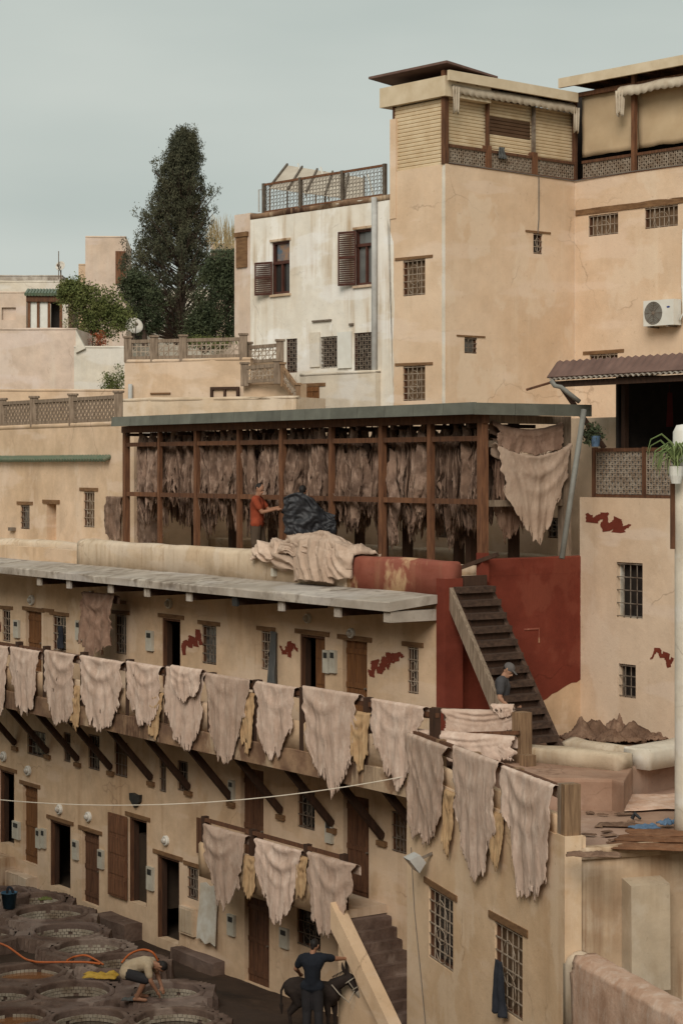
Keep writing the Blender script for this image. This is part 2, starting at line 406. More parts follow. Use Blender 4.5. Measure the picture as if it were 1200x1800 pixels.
plain('awning_cloth', (.50, .43, .335), (.36, .29, .21), rough=.9, scale=3.5)
plain('blind_canvas', (.47, .355, .225), (.40, .29, .175), rough=.9, scale=1.2, bump=.1)
plain('roof_cream', (.60, .50, .36), (.48, .38, .25), rough=.7, scale=2)
plain('green_metal', (.135, .137, .112), (.098, .098, .080), rough=.6, scale=3, rnd=.15)
plain('roof_red_tin', (.165, .100, .080), (.105, .062, .050), rough=.75, scale=2.5)
plain('corrugated', (.34, .30, .25), (.16, .125, .10), rough=.65, scale=4)
plain('grey_pipe', (.42, .42, .40), (.32, .31, .29), rough=.55, scale=3)
plain('dark_pipe', (.22, .22, .20), (.15, .14, .12), rough=.55, scale=3)
plain('meter_plastic', (.47, .445, .375), (.36, .33, .27), rough=.5, scale=4, bump=.02)
plain('lamp_glass', (.50, .47, .42), (.34, .30, .25), rough=.25, spec=.5, scale=9)
plain('white_plastic', (.66, .65, .60), (.58, .56, .50), rough=.45, scale=3, bump=.02)
plain('black_plastic', (.02, .02, .02), (.035, .033, .03), rough=.5)
plain('blue_plastic', (.04, .10, .16), (.03, .07, .11), rough=.45)
plain('badge_blue', (.03, .06, .22), (.03, .05, .18), rough=.4)
plain('hose_orange', (.46, .125, .035), (.38, .10, .03), rough=.45, scale=9, bump=.05)
plain('yellow_sheet', (.46, .30, .05), (.34, .20, .03), rough=.6)
plain('ochre_sheet', (.43, .295, .165), (.34, .205, .105), rough=.8, scale=4)
plain('pale_board', (.56, .55, .50), (.40, .34, .26), rough=.8, scale=3)
plain('tile_pale', (.42, .37, .295), (.17, .125, .085), rough=.45, scale=2.2, coord='W')
plain('liquid_grey', (.13, .115, .095), (.09, .08, .065), rough=.08, spec=.5, scale=1.5, bump=.03)
plain('liquid_orange', (.24, .105, .040), (.18, .075, .03), rough=.1, spec=.5, scale=1.5, bump=.03)
plain('liquid_dark', (.035, .026, .022), (.05, .035, .028), rough=.07, spec=.5, scale=1.5, bump=.03)
plain('green_tile', (.075, .115, .075), (.13, .14, .095), rough=.45, scale=8)
plain('skin', (.30, .155, .095), (.25, .125, .075), rough=.6, scale=4, bump=.02)
plain('skin_pale', (.36, .20, .13), (.30, .16, .10), rough=.6, scale=4, bump=.02)
plain('hair', (.012, .010, .009), (.02, .016, .014), rough=.6, scale=20)
plain('shirt_red', (.26, .052, .022), (.20, .040, .018), rough=.9, scale=5)
plain('stripe_blue', (.14, .17, .30), (.34, .34, .40), rough=.9, scale=7)
plain('shorts_brown', (.085, .058, .040), (.06, .042, .028), rough=.9, scale=5)
plain('shirt_grey', (.060, .058, .060), (.045, .043, .046), rough=.9, scale=5)
plain('cap_grey', (.115, .105, .10), (.085, .077, .073), rough=.9, scale=9)
plain('trousers_dark', (.020, .019, .021), (.03, .028, .03), rough=.9, scale=5)
plain('shirt_navy', (.014, .017, .024), (.010, .012, .017), rough=.9, scale=5)
plain('shirt_beige', (.42, .34, .24), (.34, .26, .17), rough=.9, scale=5)
plain('black_leather', (.012, .012, .014), (.022, .023, .027), rough=.55, spec=.35, scale=5, bump=.5)
plain('donkey_coat', (.030, .021, .017), (.018, .013, .011), rough=.9, scale=5)
plain('donkey_pale', (.30, .26, .21), (.22, .18, .14), rough=.9, scale=5)
plain('rope', (.36, .32, .26), (.24, .2, .15), rough=.9)
plain('rope_white', (.62, .56, .47), (.52, .46, .37), rough=.9)
plain('cable_grey', (.16, .145, .125), (.12, .105, .09), rough=.7)
plain('cloth_dark', (.018, .020, .026), (.03, .033, .042), rough=.9, scale=5)
plain('cloth_grey', (.060, .062, .060), (.10, .10, .095), rough=.9, scale=3, stretch=(5, 5, .6))
plain('cloth_blue', (.10, .16, .24), (.06, .10, .16), rough=.9, scale=6)
plain('bark', (.085, .058, .042), (.05, .034, .026), rough=.95, scale=5, stretch=(4, 4, .8), bump=.6)
plain('conifer_leaf', (.036, .040, .024), (.092, .088, .050), rough=.85, scale=1.1, bump=0)
plain('bush_leaf', (.075, .095, .028), (.135, .140, .045), rough=.8, scale=2.0, bump=0)
plain('tree_leaf', (.034, .046, .024), (.062, .072, .034), rough=.8, scale=1.6, bump=0)
plain('fern_leaf', (.11, .16, .055), (.17, .20, .08), rough=.6, scale=3, bump=0)
plain('dry_grass', (.42, .33, .19), (.34, .26, .13), rough=.9, scale=3, bump=0)
plain('red_flower', (.30, .075, .03), (.22, .06, .03), rough=.8, scale=3, bump=0)
plain('dish_white', (.58, .55, .49), (.46, .42, .36), rough=.6, scale=3, bump=.02)
plain('canvas_grey', (.44, .39, .32), (.36, .31, .25), rough=.8, scale=2)
plain('goods_orange', (.22, .075, .02), (.16, .05, .015), rough=.7)
plain('goods_yellow', (.20, .15, .05), (.15, .10, .03), rough=.7)
plain('goods_red', (.12, .02, .02), (.09, .015, .015), rough=.7)
hidemat('hide_pink', (.515, .395, .325), (.405, .295, .232), (.60, .495, .42))
hidemat('hide_brown', (.225, .145, .105), (.165, .100, .072), (.30, .205, .155))
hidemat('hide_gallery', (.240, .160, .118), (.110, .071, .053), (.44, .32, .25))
hidemat('hide_rust', (.17, .080, .040), (.115, .055, .030), (.23, .125, .07))
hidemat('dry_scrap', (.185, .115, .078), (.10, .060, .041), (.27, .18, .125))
hidemat('hide_pile_skin', (.45, .345, .270), (.37, .27, .205), (.52, .41, .33))
hidemat('hide_laid', (.56, .40, .31), (.42, .265, .185), (.62, .50, .42))

# ------------------------------------------------------------------ frames of the place
dv = Vector((-.569, .822)); ev = Vector((.822, .569)); P0 = Vector((1.747, 37.0))
F = Fr(P0, dv, -ev)                      # main tannery front: t runs away to the left
E = Fr(P0, ev, -dv)                      # its red end wall
G = F.shift(-1.0)                        # front posts of the drying gallery
LW = F.shift(-1.6)                       # wing left of the gallery
BW = F.shift(-4.2)                       # wall behind the gallery
wv = Vector((-.661, .75)); pv = Vector((.75, .661)); KT = 1.15; T0 = Vector((2.25, 44.27)) * KT; TC = Vector((5.35, 47.0)) * KT
TW = Fr(T0, wv, -pv); TF = Fr(T0, pv, -wv); TR = Fr(TC, -wv, -pv)
WBF = TW.shift(-.06)
nv_ = Vector((-.297, .955)); NC = Vector((3.15, 29.1))
NL = Fr(NC, nv_, (-.955, -.297)); NR = Fr(NC, (.955, .297), (.297, -.955))
RB = Fr(Vector((4.54, 38.93)), -dv, -ev)
GF = 7.88                                # gallery floor height
BF = 4.72                                # balcony floor height

# ------------------------------------------------------------------ ground, hill
b = MB()
b.add([(-600, -200, -.72), (600, -200, -.72), (600, 1500, -.72), (-600, 1500, -.72)], [(0, 1, 2, 3)])
b.build('ground', 'hill_earth', kind='structure')
def gz(X, Y):
    o_ = (Vector((X, Y)) - F.o).dot(F.n); return -.66 + .46 * sstep(.4, 2.6, o_) + .05 * nz(X * .8, Y * .8, 2) + .03 * nz(X * 2.5, Y * 2.5, 4)
b = MB(); nx, ny = 90, 110
for i in range(nx + 1):
    for j in range(ny + 1):
        X = lerp(-16, 6, i / nx); Y = lerp(22, 53, j / ny)
        b.v.append(Vector((X, Y, gz(X, Y))))
for i in range(nx):
    for j in range(ny):
        k = i * (ny + 1) + j; b.f.append((k, k + ny + 1, k + ny + 2, k + 1))
b.build('courtyard_ground', 'mud', kind='structure', smooth=True)
b = MB(); nx, ny = 40, 40
for i in range(nx + 1):
    for j in range(ny + 1):
        X = lerp(-60, 70, i / nx); Y = lerp(56, 220, j / ny)
        h = -.8 + 13.5 * sstep(58, 96, Y) + .6 * nz(X * .1, Y * .1, 7)
        b.v.append(Vector((X, Y, h)))
for i in range(nx):
    for j in range(ny):
        k = i * (ny + 1) + j; b.f.append((k, k + ny + 1, k + ny + 2, k + 1))
b.build('hillside', 'hill_earth', kind='structure', smooth=True)

def unseen_block(name, label, pts, z1):
    b = MB(); k = len(pts); b.v = [Vector((x, y, -.7)) for x, y in pts] + [Vector((x, y, z1)) for x, y in pts]
    b.f = [tuple(range(k - 1, -1, -1)), tuple(range(k, 2 * k))] + [(i, (i + 1) % k, k + (i + 1) % k, k + i) for i in range(k)]
    return b.build(name, 'wing_plaster', None, label, 'building')
unseen_block('shade_building_below', 'unseen plaster building under the viewpoint, added to darken the yard', [(-26, -16), (26, -16), (26, 3), (-26, 3)], 8.1)  # added mass below the camera, cuts skylight in the yard
unseen_block('shade_storeys_behind', 'unseen storeys added behind the viewpoint to keep light off the yard', [(-26, -16), (26, -16), (26, -3), (-26, -3)], 18.0)  # added height behind the camera, holds sun and sky off the lower front
unseen_block('shade_building_left', 'unseen plaster building added at the left to shade the lower yard', [(-26, 4), (-5.5, 4), (-12.5, 40), (-26, 46)], 12.5)  # added beside the yard, out of view, to make it darker

# ------------------------------------------------------------------ parts used on many buildings
def window(parent, fr, r, depth=.13, frame='old_wood', pane='glass_dark', grille='white_iron', lintel=True, lw=.14, nb=3, nh=4, arch=True, fw=.035, lm='lintel_wood', lh=.085):
    a, c, e, f = r; b = MB()
    for (x0, x1, z0, z1) in ((a, a + fw, e, f), (c - fw, c, e, f), (a + fw, c - fw, e, e + fw), (a + fw, c - fw, f - fw, f)):
        b.box(fr, x0, x1, -depth + .02, -depth + .09, z0, z1)
    w = b.build('window', frame, parent)
    if pane == 'glass_dark' and random.random() < .35: pane = random.choice(('curtain_dark', 'glass_grey'))
    if grille == 'white_iron' and random.random() < .4: grille = 'dull_iron'
    g = MB(); g.box(fr, a + fw * .5, c - fw * .5, -depth + .004, -depth + .018, e + fw * .5, f - fw * .5); g.build('pane', pane, w)
    if grille:
        g = MB(); o = -.03; rr = .0085
        for i in range(1, nb + 1):
            x = lerp(a, c, i / (nb + 1)); g.bar(fr.P(x, o, e), fr.P(x, o, f), rr * 2, rr * 2)
        for i in range(0, nh + 1):
            z = lerp(e + .03, f - .03, i / nh); g.bar(fr.P(a, o + .012, z), fr.P(c, o + .012, z), rr * 1.7, rr * 2)
        if arch:
            cx, cz = (a + c) / 2, lerp(e, f, .58); R_ = (c - a) * .24
            pts = [fr.P(cx + R_ * math.cos(q), o + .02, cz + R_ * 1.3 * math.sin(q)) for q in [i * math.pi / 6 for i in range(12)]]
            g.tube(pts + [pts[0]], rr * .9, 4, cap=False)
            cz = lerp(e, f, .26)
            pts = [fr.P(cx + R_ * math.cos(q), o + .02, cz + R_ * math.sin(q)) for q in [i * math.pi / 6 for i in range(12)]]
            g.tube(pts + [pts[0]], rr * .9, 4, cap=False)
        g.build('grille', grille, w)
    if lintel:
        g = MB(); s = random.uniform(-.01, .01)
        g.hexa([fr.P(a - lw, -.05, f + .012 + s), fr.P(a - lw, .022, f + .012 + s), fr.P(c + lw, .022, f + .012 - s), fr.P(c + lw, -.05, f + .012 - s),
                fr.P(a - lw, -.05, f + .012 + lh + s), fr.P(a - lw, .022, f + .012 + lh + s), fr.P(c + lw, .022, f + .012 + lh - s), fr.P(c + lw, -.05, f + .012 + lh - s)])
        g.build('lintel', lm, w)
    return w
def door(parent, fr, r, m='door_wood', depth=.12, lintel=True, label=None, lw=.16):
    a, c, e, f = r; b = MB(); n = max(3, int((c - a) / .16))
    for i in range(n):
        x0 = lerp(a, c, i / n); x1 = lerp(a, c, (i + 1) / n) - .012
        b.box(fr, x0, x1, -depth, -depth + .03 + .006 * (i % 2), e, f)
    d = b.build('door', m, parent, label=label)
    for k in (.12, .5, .88):
        g = MB(); z = lerp(e, f, k); g.box(fr, a + .01, c - .02, -depth + .037, -depth + .052, z - .05, z + .05); g.build('rail', m, d)
    g = MB(); x = lerp(a, c, .15); z = lerp(e, f, .48)
    g.tube([fr.P(x, -depth + .04, z), fr.P(x, -depth + .1, z)], .02, 6); g.build('handle', 'dull_iron', d)
    if lintel:
        g = MB(); g.box(fr, a - lw, c + lw, -.05, .025, f + .01, f + .10); g.build('lintel', 'lintel_wood', d)
    return d
def open_doorway(parent, fr, r, lw=.16, leaf=None):
    a, c, e, f = r; b = MB(); fw = .05
    for (x0, x1, z0, z1) in ((a, a + fw, e, f), (c - fw, c, e, f), (a + fw, c - fw, f - fw, f)):
        b.box(fr, x0, x1, -.10, -.02, z0, z1)
    d = b.build('door_frame', 'old_wood', parent)
    g = MB(); g.box(fr, a - lw, c + lw, -.05, .025, f + .01, f + .10); g.build('lintel', 'lintel_wood', d)
    g = MB(); g.box(fr, c - .075, c - .03, -.215, -.105, e + .02, f - .06); g.build('door', 'dark_wood', d)
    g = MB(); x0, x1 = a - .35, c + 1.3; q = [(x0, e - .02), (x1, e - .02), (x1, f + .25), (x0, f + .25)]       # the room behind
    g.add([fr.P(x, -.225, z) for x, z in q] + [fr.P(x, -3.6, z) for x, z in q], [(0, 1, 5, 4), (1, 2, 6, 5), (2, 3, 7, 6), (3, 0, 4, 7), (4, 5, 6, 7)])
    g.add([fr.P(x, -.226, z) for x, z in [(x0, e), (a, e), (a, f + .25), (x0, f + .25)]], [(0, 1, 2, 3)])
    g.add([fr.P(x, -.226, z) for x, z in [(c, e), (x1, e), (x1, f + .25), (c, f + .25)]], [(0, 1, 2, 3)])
    g.build('room', 'room_shade', d, fixn=False)
    return d
def meter(parent, fr, r):
    a, c, e, f = r; b = MB()
    b.box(fr, a, c, .0, .065, e, f); o = b.build('meter_box', 'meter_plastic', parent)
    g = MB(); g.box(fr, lerp(a, c, .2), lerp(a, c, .8), .065, .075, lerp(e, f, .66), lerp(e, f, .9)); g.build('dial_window', 'black_plastic', o)
def wall_lamp(parent, fr, u, v, rpx=9):
    t, z = fr.tz(u, v); y = fr.P(t, 0, z).y; R_ = rpx * y / FPX
    ax = (Vector((fr.a.x, fr.a.y, 0)), Vector((0, 0, 1)), Vector((fr.n.x, fr.n.y, 0)))
    b = MB().lathe(fr.P(t, 0, z), [(R_, -.01), (R_, .05), (R_ * .9, .07), (R_ * .72, .07), (R_ * .72, .04)], 16, ax=ax)
    o = b.build('wall_lamp', 'white_plastic', parent)
    MB().lathe(fr.P(t, 0, z), [(R_ * .74, .03), (R_ * .66, .085), (R_ * .4, .125), (.001, .135)], 16, ax=ax).build('lamp_glass', 'lamp_glass', o, smooth=True)
def lattice(fr, t0, t1, z0, z1, o, m, parent, pitch=.09, bar=.022, name='lattice'):
    b = MB(); n = max(2, int((t1 - t0) / pitch)); k = max(2, int((z1 - z0) / pitch))
    for i in range(n + 1):
        x = lerp(t0, t1, i / n); b.box(fr, x - bar / 2, x + bar / 2, o - .012, o + .012, z0, z1)
    for j in range(k + 1):
        z = lerp(z0, z1, j / k); b.box(fr, t0, t1, o - .009, o + .015, z - bar / 2, z + bar / 2)
    for i in range(n):
        for j in range(k):
            x = lerp(t0, t1, (i + .5) / n); z = lerp(z0, z1, (j + .5) / k)
            if (i + j) % 2 == 0: b.box(fr, x - bar * .8, x + bar * .8, o - .006, o + .01, z - bar * .8, z + bar * .8)
    return b.build(name, m, parent)
def fence(name, label, pts, h, post_m, lat_m, ph=.14, pw=.17, z_up=.10, cat='fence', group=None, rail_m=None, pitch=.12, bar=.03):
    """pts: 3-D points on the wall top; a post at each, lattice panels between"""
    root = empty(name, pts[0], label, cat, group)
    for p in pts:
        b = MB(); b.add([], [])
        fr = Fr((p.x, p.y), (1, 0), (0, -1))
        b.box(fr, -pw / 2, pw / 2, -pw / 2, pw / 2, p.z - .05, p.z + h + z_up)
        b.box(fr, -pw / 2 - .03, pw / 2 + .03, -pw / 2 - .03, pw / 2 + .03, p.z + h + z_up, p.z + h + z_up + .05)
        b.build('post', post_m, root)
    for p, q in zip(pts[:-1], pts[1:]):
        b = MB(); d = q - p; L = Vector((d.x, d.y)).length
        b.bar(p + Vector((0, 0, h)), q + Vector((0, 0, h)), .09, .09); b.build('rail', rail_m or post_m, root)
        b = MB().bar(p + Vector((0, 0, .06)), q + Vector((0, 0, .06)), .08, .08); b.build('rail', rail_m or post_m, root)
        b = MB(); n = max(3, int(L / pitch)); k = max(2, int(h / pitch))
        for i in range(1, n):
            c = p + d * (i / n); b.bar(c + Vector((0, 0, .08)), c + Vector((0, 0, h)), bar, bar)
        for j in range(1, k):
            z = Vector((0, 0, lerp(.08, h, j / k))); b.bar(p + z, q + z, bar * .8, bar)
        for i in range(n):
            for j in range(k):
                if (i + j) % 2: continue
                c = p + d * ((i + .5) / n); z0 = lerp(.08, h, j / k); z1 = lerp(.08, h, (j + 1) / k)
                c2 = p + d * ((i + 1) / n); c1 = p + d * (i / n)
                b.bar(c1 + Vector((0, 0, z0)), c2 + Vector((0, 0, z1)), bar * .6, bar * .6)
        b.build('lattice', lat_m, root)
    return root

# ------------------------------------------------------------------ the tannery building (main front, canopy, balcony)
tan = empty('tannery_building', F.P(0, 0, -.6), 'long ochre plastered tannery building with concrete canopy and many small doors', 'building')
TL = 24.0
U_win = [(4, 1072, 18, 1128), (93, 1083, 116, 1145), (203, 1081, 222, 1150), (355, 1100, 380, 1168), (459, 1110, 477, 1178), (716, 1138, 735, 1220)]
L_win = [(48, 1285, 80, 1330), (112, 1288, 124, 1340), (155, 1292, 175, 1354), (201, 1304, 224, 1366), (280, 1327, 292, 1393), (312, 1338, 330, 1392),
         (523, 1390, 553, 1458), (688, 1428, 714, 1500), (329, 1525, 348, 1582), (522, 1600, 563, 1667)]
doors_c = [(45, 1075, 73, 1180), (602, 1127, 645, 1285), (40, 1383, 66, 1518), (144, 1464, 174, 1590), (423, 1352, 463, 1558), (603, 1400, 648, 1585), (430, 1580, 473, 1733)]
doors_o = [(285, 1088, 317, 1212), (527, 1117, 571, 1270), (0, 1356, 25, 1485), (88, 1446, 124, 1563), (227, 1440, 258, 1590), (276, 1508, 315, 1655)]
ops = [F.rect(*r) + (.14,) for r in U_win + L_win] + [F.rect(*r) + (.16,) for r in doors_c] + [F.rect(*r) + (1.5,) for r in doors_o]
wall(F, 0, TL, -.75, 8.0, .35, ops, 'tannery_plaster', tan)
wall(E, 0, 3.6, 4.0, 8.0, .3, [], 'tannery_plaster', tan, 'end_wall')
for i, r in enumerate(U_win): window(tan, F, F.rect(*r), lw=.16, nb=3 if i else 2, nh=4)
for i, r in enumerate(L_win): window(tan, F, F.rect(*r), lintel=(i > 7), grille='dull_iron', nh=3, arch=i > 5)
for i, r in enumerate(doors_c):
    door(tan, F, F.rect(*r), m='door_wood' if i in (0, 1, 2) else 'old_wood', lintel=i not in (4, 5, 6))
for r in doors_o: open_doorway(tan, F, F.rect(*r))
# the leaf ajar in the second open doorway and the big leaf swung back against the wall
r = F.rect(549, 1119, 570, 1270); b = MB(); b.box(F, r[0], r[1], -.13, -.08, r[2], r[3]); o = b.build('door', 'door_wood', tan, label='leaf ajar')
b = MB()
for k in (.2, .5, .8): b.box(F, r[0] + .05, r[1] - .05, -.08, -.065, lerp(r[2], r[3], k) - .1, lerp(r[2], r[3], k) + .1)
b.build('panel', 'door_wood', o)
r = F.rect(194, 1432, 226, 1577); b = MB(); b.box(F, r[0], r[1], .03, .07, r[2], r[3]); o = b.build('door', 'mid_wood', tan, label='brown plank leaf swung wide open')
for k in range(4):
    z0 = lerp(r[2], r[3], k / 4) + .05; z1 = lerp(r[2], r[3], (k + 1) / 4) - .05
    b = MB(); b.box(F, r[0] + .06, r[1] - .06, .07, .085, z0, z1); b.build('panel', 'mid_wood', o)
r = F.rect(350, 1440, 372, 1502); b = MB(); b.box(F, r[0], r[1], .03, .07, r[2], r[3]); b.build('shutter', 'old_wood', tan)
for r in [(27, 1090, 36, 1121), (136, 1091, 146, 1125), (260, 1109, 271, 1144), (571, 1143, 581, 1183), (583, 1143, 593, 1183), (25, 1444, 37, 1475), (66, 1457, 73, 1491),
          (75, 1457, 82, 1491), (130, 1477, 139, 1511), (175, 1494, 184, 1527), (261, 1524, 272, 1565), (403, 1608, 415, 1645), (575, 1442, 587, 1482), (405, 1372, 414, 1405), (495, 1632, 509, 1667)]:
    meter(tan, F, F.rect(*r))
for u, v in [(57, 1055), (162, 1047), (299, 1061), (543, 1087), (619, 1113), (8, 1330), (51, 1355), (106, 1423), (157, 1436), (293, 1478)]:
    wall_lamp(tan, F, u, v)
r = F.rect(232, 1395, 250, 1420); b = MB()
sh = [(0, 1), (.35, .92), (.7, 1), (1, .95), (.97, .5), (.5, 0), (.03, .5)]
b.v = [F.P(lerp(r[0], r[1], x), o, lerp(r[2], r[3], z)) for o in (.0, .08) for x, z in sh]
b.f = [tuple(range(7)), tuple(range(13, 6, -1))] + [(i, (i + 1) % 7, 7 + (i + 1) % 7, 7 + i) for i in range(7)]
b.build('shield_plate', 'black_plastic', tan)
for i, r in enumerate([(315, 1100, 354, 1155), (492, 1120, 525, 1158), (648, 1140, 690, 1200), (672, 1136, 711, 1176), (-6, 1085, 3, 1120)]):
    blob_patch(F, *r, seed=3.3 + i * 5.1).build('paint_patch', 'red_plaster', tan)
r = F.rect(320, 1595, 345, 1643); b = MB(); b.box(F, r[0], r[1], 0, .08, r[2], r[3]); o = b.build('cabinet', 'parapet_plaster', tan)
b = MB(); b.box(F, r[0] + .05, r[1] - .05, .08, .095, r[2] + .05, r[3] - .05); b.build('cabinet_door', 'buttress_plaster', o)
for (u0, v0, u1, v1) in [(197, 1055, 222, 1061), (95, 1070, 74, 1076)]:
    r = F.rect(u0, v0, u1, v1); b = MB(); b.box(F, r[0], r[1], -.02, .02, r[2], r[3]); b.build('lintel', 'lintel_wood', tan)
# worn plinth and thresholds along the foot of the wall
for (u0, u1, v0, v1, d) in [(-10, 26, 1500, 1560, .5), (28, 66, 1535, 1562, .3), (196, 250, 1612, 1650, .45), (320, 395, 1676, 1715, .3)]:
    r = F.rect(u0, v0, u1, v1); coping(F, r[0], r[1], -.01, d, -.75, r[3], .03, .025, .1, u0).build('door_step', 'stained_plaster' if u0 < 100 else 'vat_clay', tan)
r = F.rect(355, 1553, 387, 1657)
b = MB(); jag = [(0, .0), (.25, .04), (.5, -.02), (.8, .05), (1, .02), (1.02, .3), (.96, .6), (1, .96), (.7, 1), (.45, .95), (.2, 1), (0, .97), (.04, .5)]
k = len(jag)
b.v = [F.P(lerp(r[0], r[1], x), o + .1 * (1 - z), lerp(r[2], r[3], z)) for o in (.02, .045) for x, z in jag]
b.f = [tuple(range(k)), tuple(range(2 * k - 1, k - 1, -1))] + [(i, (i + 1) % k, k + (i + 1) % k, k + i) for i in range(k)]
b.build('board', 'pale_board', None, 'broken pale grey board leaning on the wall left of the lower hides', 'board')

# gallery floor slab, parapet over the canopy
b = MB(); b.box(F, 0, TL, -4.3, -.36, 7.6, GF); b.build('terrace_floor', 'parapet_plaster', tan)
tp = F.tu(137); tr_ = F.tu(612)
coping(F, tr_, tp, -.34, .03, 7.55, 8.27, .09, .025, .14, 1).build('parapet', 'parapet_plaster', tan, smooth=True)
coping(F, tp, TL, -.34, -.02, 7.55, 7.98, .09, .025, .14, 2).build('parapet', 'parapet_plaster', tan, smooth=True)
coping(F, tp + .2, TL, -.75, -.36, 7.7, 8.14, .09, .03, .14, 5).build('kerb', 'parapet_plaster', tan, smooth=True)
coping(F, -.24, tr_, -.345, .035, 7.55, 8.29, .09, .02, .12, 3).build('parapet', 'worn_red_plaster', tan, smooth=True, label='parapet end with worn red paint')
# red end: pier, painted end wall with ragged lower edge, red parapet of the end
pts = [(.0, 4.72), (0, 8.0)] + [(3.42 - .03 * abs(nz(z * 3, 1, 1)) - .02 * (k % 2), z) for k, z in enumerate(np.linspace(8.0, 5.95, 14))]
pts += [(lerp(3.3, 2.2, k / 9), 5.9 - .35 * sstep(0, 1, k / 9) + .06 * nz(k * 1.3, 2, 2)) for k in range(10)] + [(2.15, 4.72)]
poly_sheet(E, pts, .005).build('red_paint', 'red_plaster', tan)
coping(E, 1.15, 3.45, -.20, .008, 7.98, 8.30, .02, .006, .12, 4).build('parapet', 'red_plaster', tan)
b = MB(); b.box(F, -.26, .0, -.36, .045, 4.3, 7.98); b.build('pier', 'red_plaster', tan)
b = MB(); b.box(E, 2.0, 2.35, .006, .02, 6.95, 6.98); b.box(E, 2.35, 2.37, .006, .02, 6.70, 6.98); b.build('render_crack', 'worn_red_plaster', tan)
# canopy slab with joists
can = coping(F, -.03, TL, .0, 1.12, 7.42, 7.58, .02, .012, .2, 7)
for i in range(0, len(can.v)):
    q = can.v[i]; off = (Vector((q.x, q.y)) - F.o).dot(F.n); can.v[i] = q + Vector((0, 0, .11 * (1.12 - off) / 1.12))
can = can.build('canopy', 'concrete', tan)
for u in (68, 120, 193, 257, 331, 412, 493, 592):
    t = F.tu(u, 1.05); b = MB(); b.box(F, t - .07, t + .07, .0, 1.0, 7.24, 7.43); o = b.build('joist', 'dark_wood', can)
    b = MB(); b.box(F, t - .095, t + .095, 1.0, 1.05, 7.22, 7.415); b.build('end_plate', 'concrete' if u != 412 else 'black_plastic', can)
b = MB(); b.box(F, .0, .22, .036, 1.06, 7.22, 7.42); b.build('edge_beam', 'concrete', can)
# balcony: floor, stained edge beam, low panel, posts, rail, struts
bal = bpy.data.objects.new('balcony', None); COL.objects.link(bal); bal.parent = tan; WL[bal.name] = Vector(F.P(0, 0, -.6)); bal.location = (0, 0, 0)
tb0 = F.tu(715, 1.3)
b = MB(); b.box(F, tb0, TL, .0, 1.22, 4.45, BF); b.build('floor', 'dark_wood', bal)
coping(F, tb0, TL, 1.16, 1.30, 4.24, 4.66, .02, .02, .15, 8).build('edge_beam', 'beam_concrete', bal)
coping(F, tb0, TL, 1.17, 1.27, 4.66, 5.22, .03, .02, .2, 9).build('panel', 'tannery_plaster', bal, smooth=True)
for u in (-20, 28, 76, 142, 222, 290, 366, 446, 528, 640, 757):
    t = F.tu(u, 1.3); b = MB(); b.box(F, t - .07, t + .07, 1.14, 1.28, 4.66, 5.86); b.build('post', 'dark_wood', bal)
b = MB(); b.box(F, F.tu(762, 1.3), TL, 1.18, 1.26, 5.70, 5.78); b.build('rail', 'old_wood', bal)
for u, v in [(-28, 1295), (28, 1312), (85, 1326), (138, 1338), (196, 1372), (267, 1394), (333, 1404), (408, 1424), (495, 1410), (585, 1432), (673, 1454), (760, 1480)]:
    t = F.tu(u); z = 3.05 + .1 * nz(u, 1)
    b = MB(); b.bar(F.P(t, .02, z), F.P(t, 1.18, 4.36), .11, .13); b.build('strut', 'dark_wood', bal)
    b = MB(); b.box(F, t - .14, t + .14, -.01, .07, z - .17, z - .07); b.build('corbel', 'lintel_wood', bal)
for t in np.arange(.4, TL, 1.55):
    b = MB(); b.box(F, t - .06, t + .06, .02, 1.2, 4.28, 4.45); b.build('joist', 'dark_wood', bal)

# ------------------------------------------------------------------ middle landing with stone stair
lan = empty('stair_landing', F.P(3, 0, -.6), 'small plastered landing with a stone stair going down behind its sloping parapet', 'landing')
tl0, tl1 = F.tu(603, 1.0), F.tu(352, 1.0)
zl = F.tz(490, 1475, 1.0)[1] - 1.0
b = MB(); b.box(F, tl0, tl1, .0, 1.0, zl - .16, zl); b.build('slab', 'stained_plaster', lan)
coping(F, tl0, tl1, .92, 1.04, zl - .2, zl + .50, .03, .02, .15, 12).build('parapet', 'near_plaster', lan, smooth=True)
for u in (356, 440, 536, 600):
    t = F.tu(u, 1.0); b = MB(); b.box(F, t - .06, t + .06, .88, 1.0, zl, zl + 1.03); b.build('post', 'dark_wood', lan)
b = MB(); b.box(F, tl0, tl1, .93, .99, zl + .93, zl + 1.0); b.build('rail', 'old_wood', lan)
pa = F.tz(606, 1592, 1.0); pb = F.tz(703, 1802, 1.0)
sl_ = (pb[1] - pa[1]) / (pb[0] - pa[0]); te = pa[0] - (pa[1] + .55) / sl_ if sl_ else 0
te = pa[0] + (-.35 - pa[1]) / sl_
b = MB(); th_ = .24
pr = [(pa[0] + .1, pa[1] + .02), (te, -.35), (te, -.75), (pa[0] + .1, -.75)]
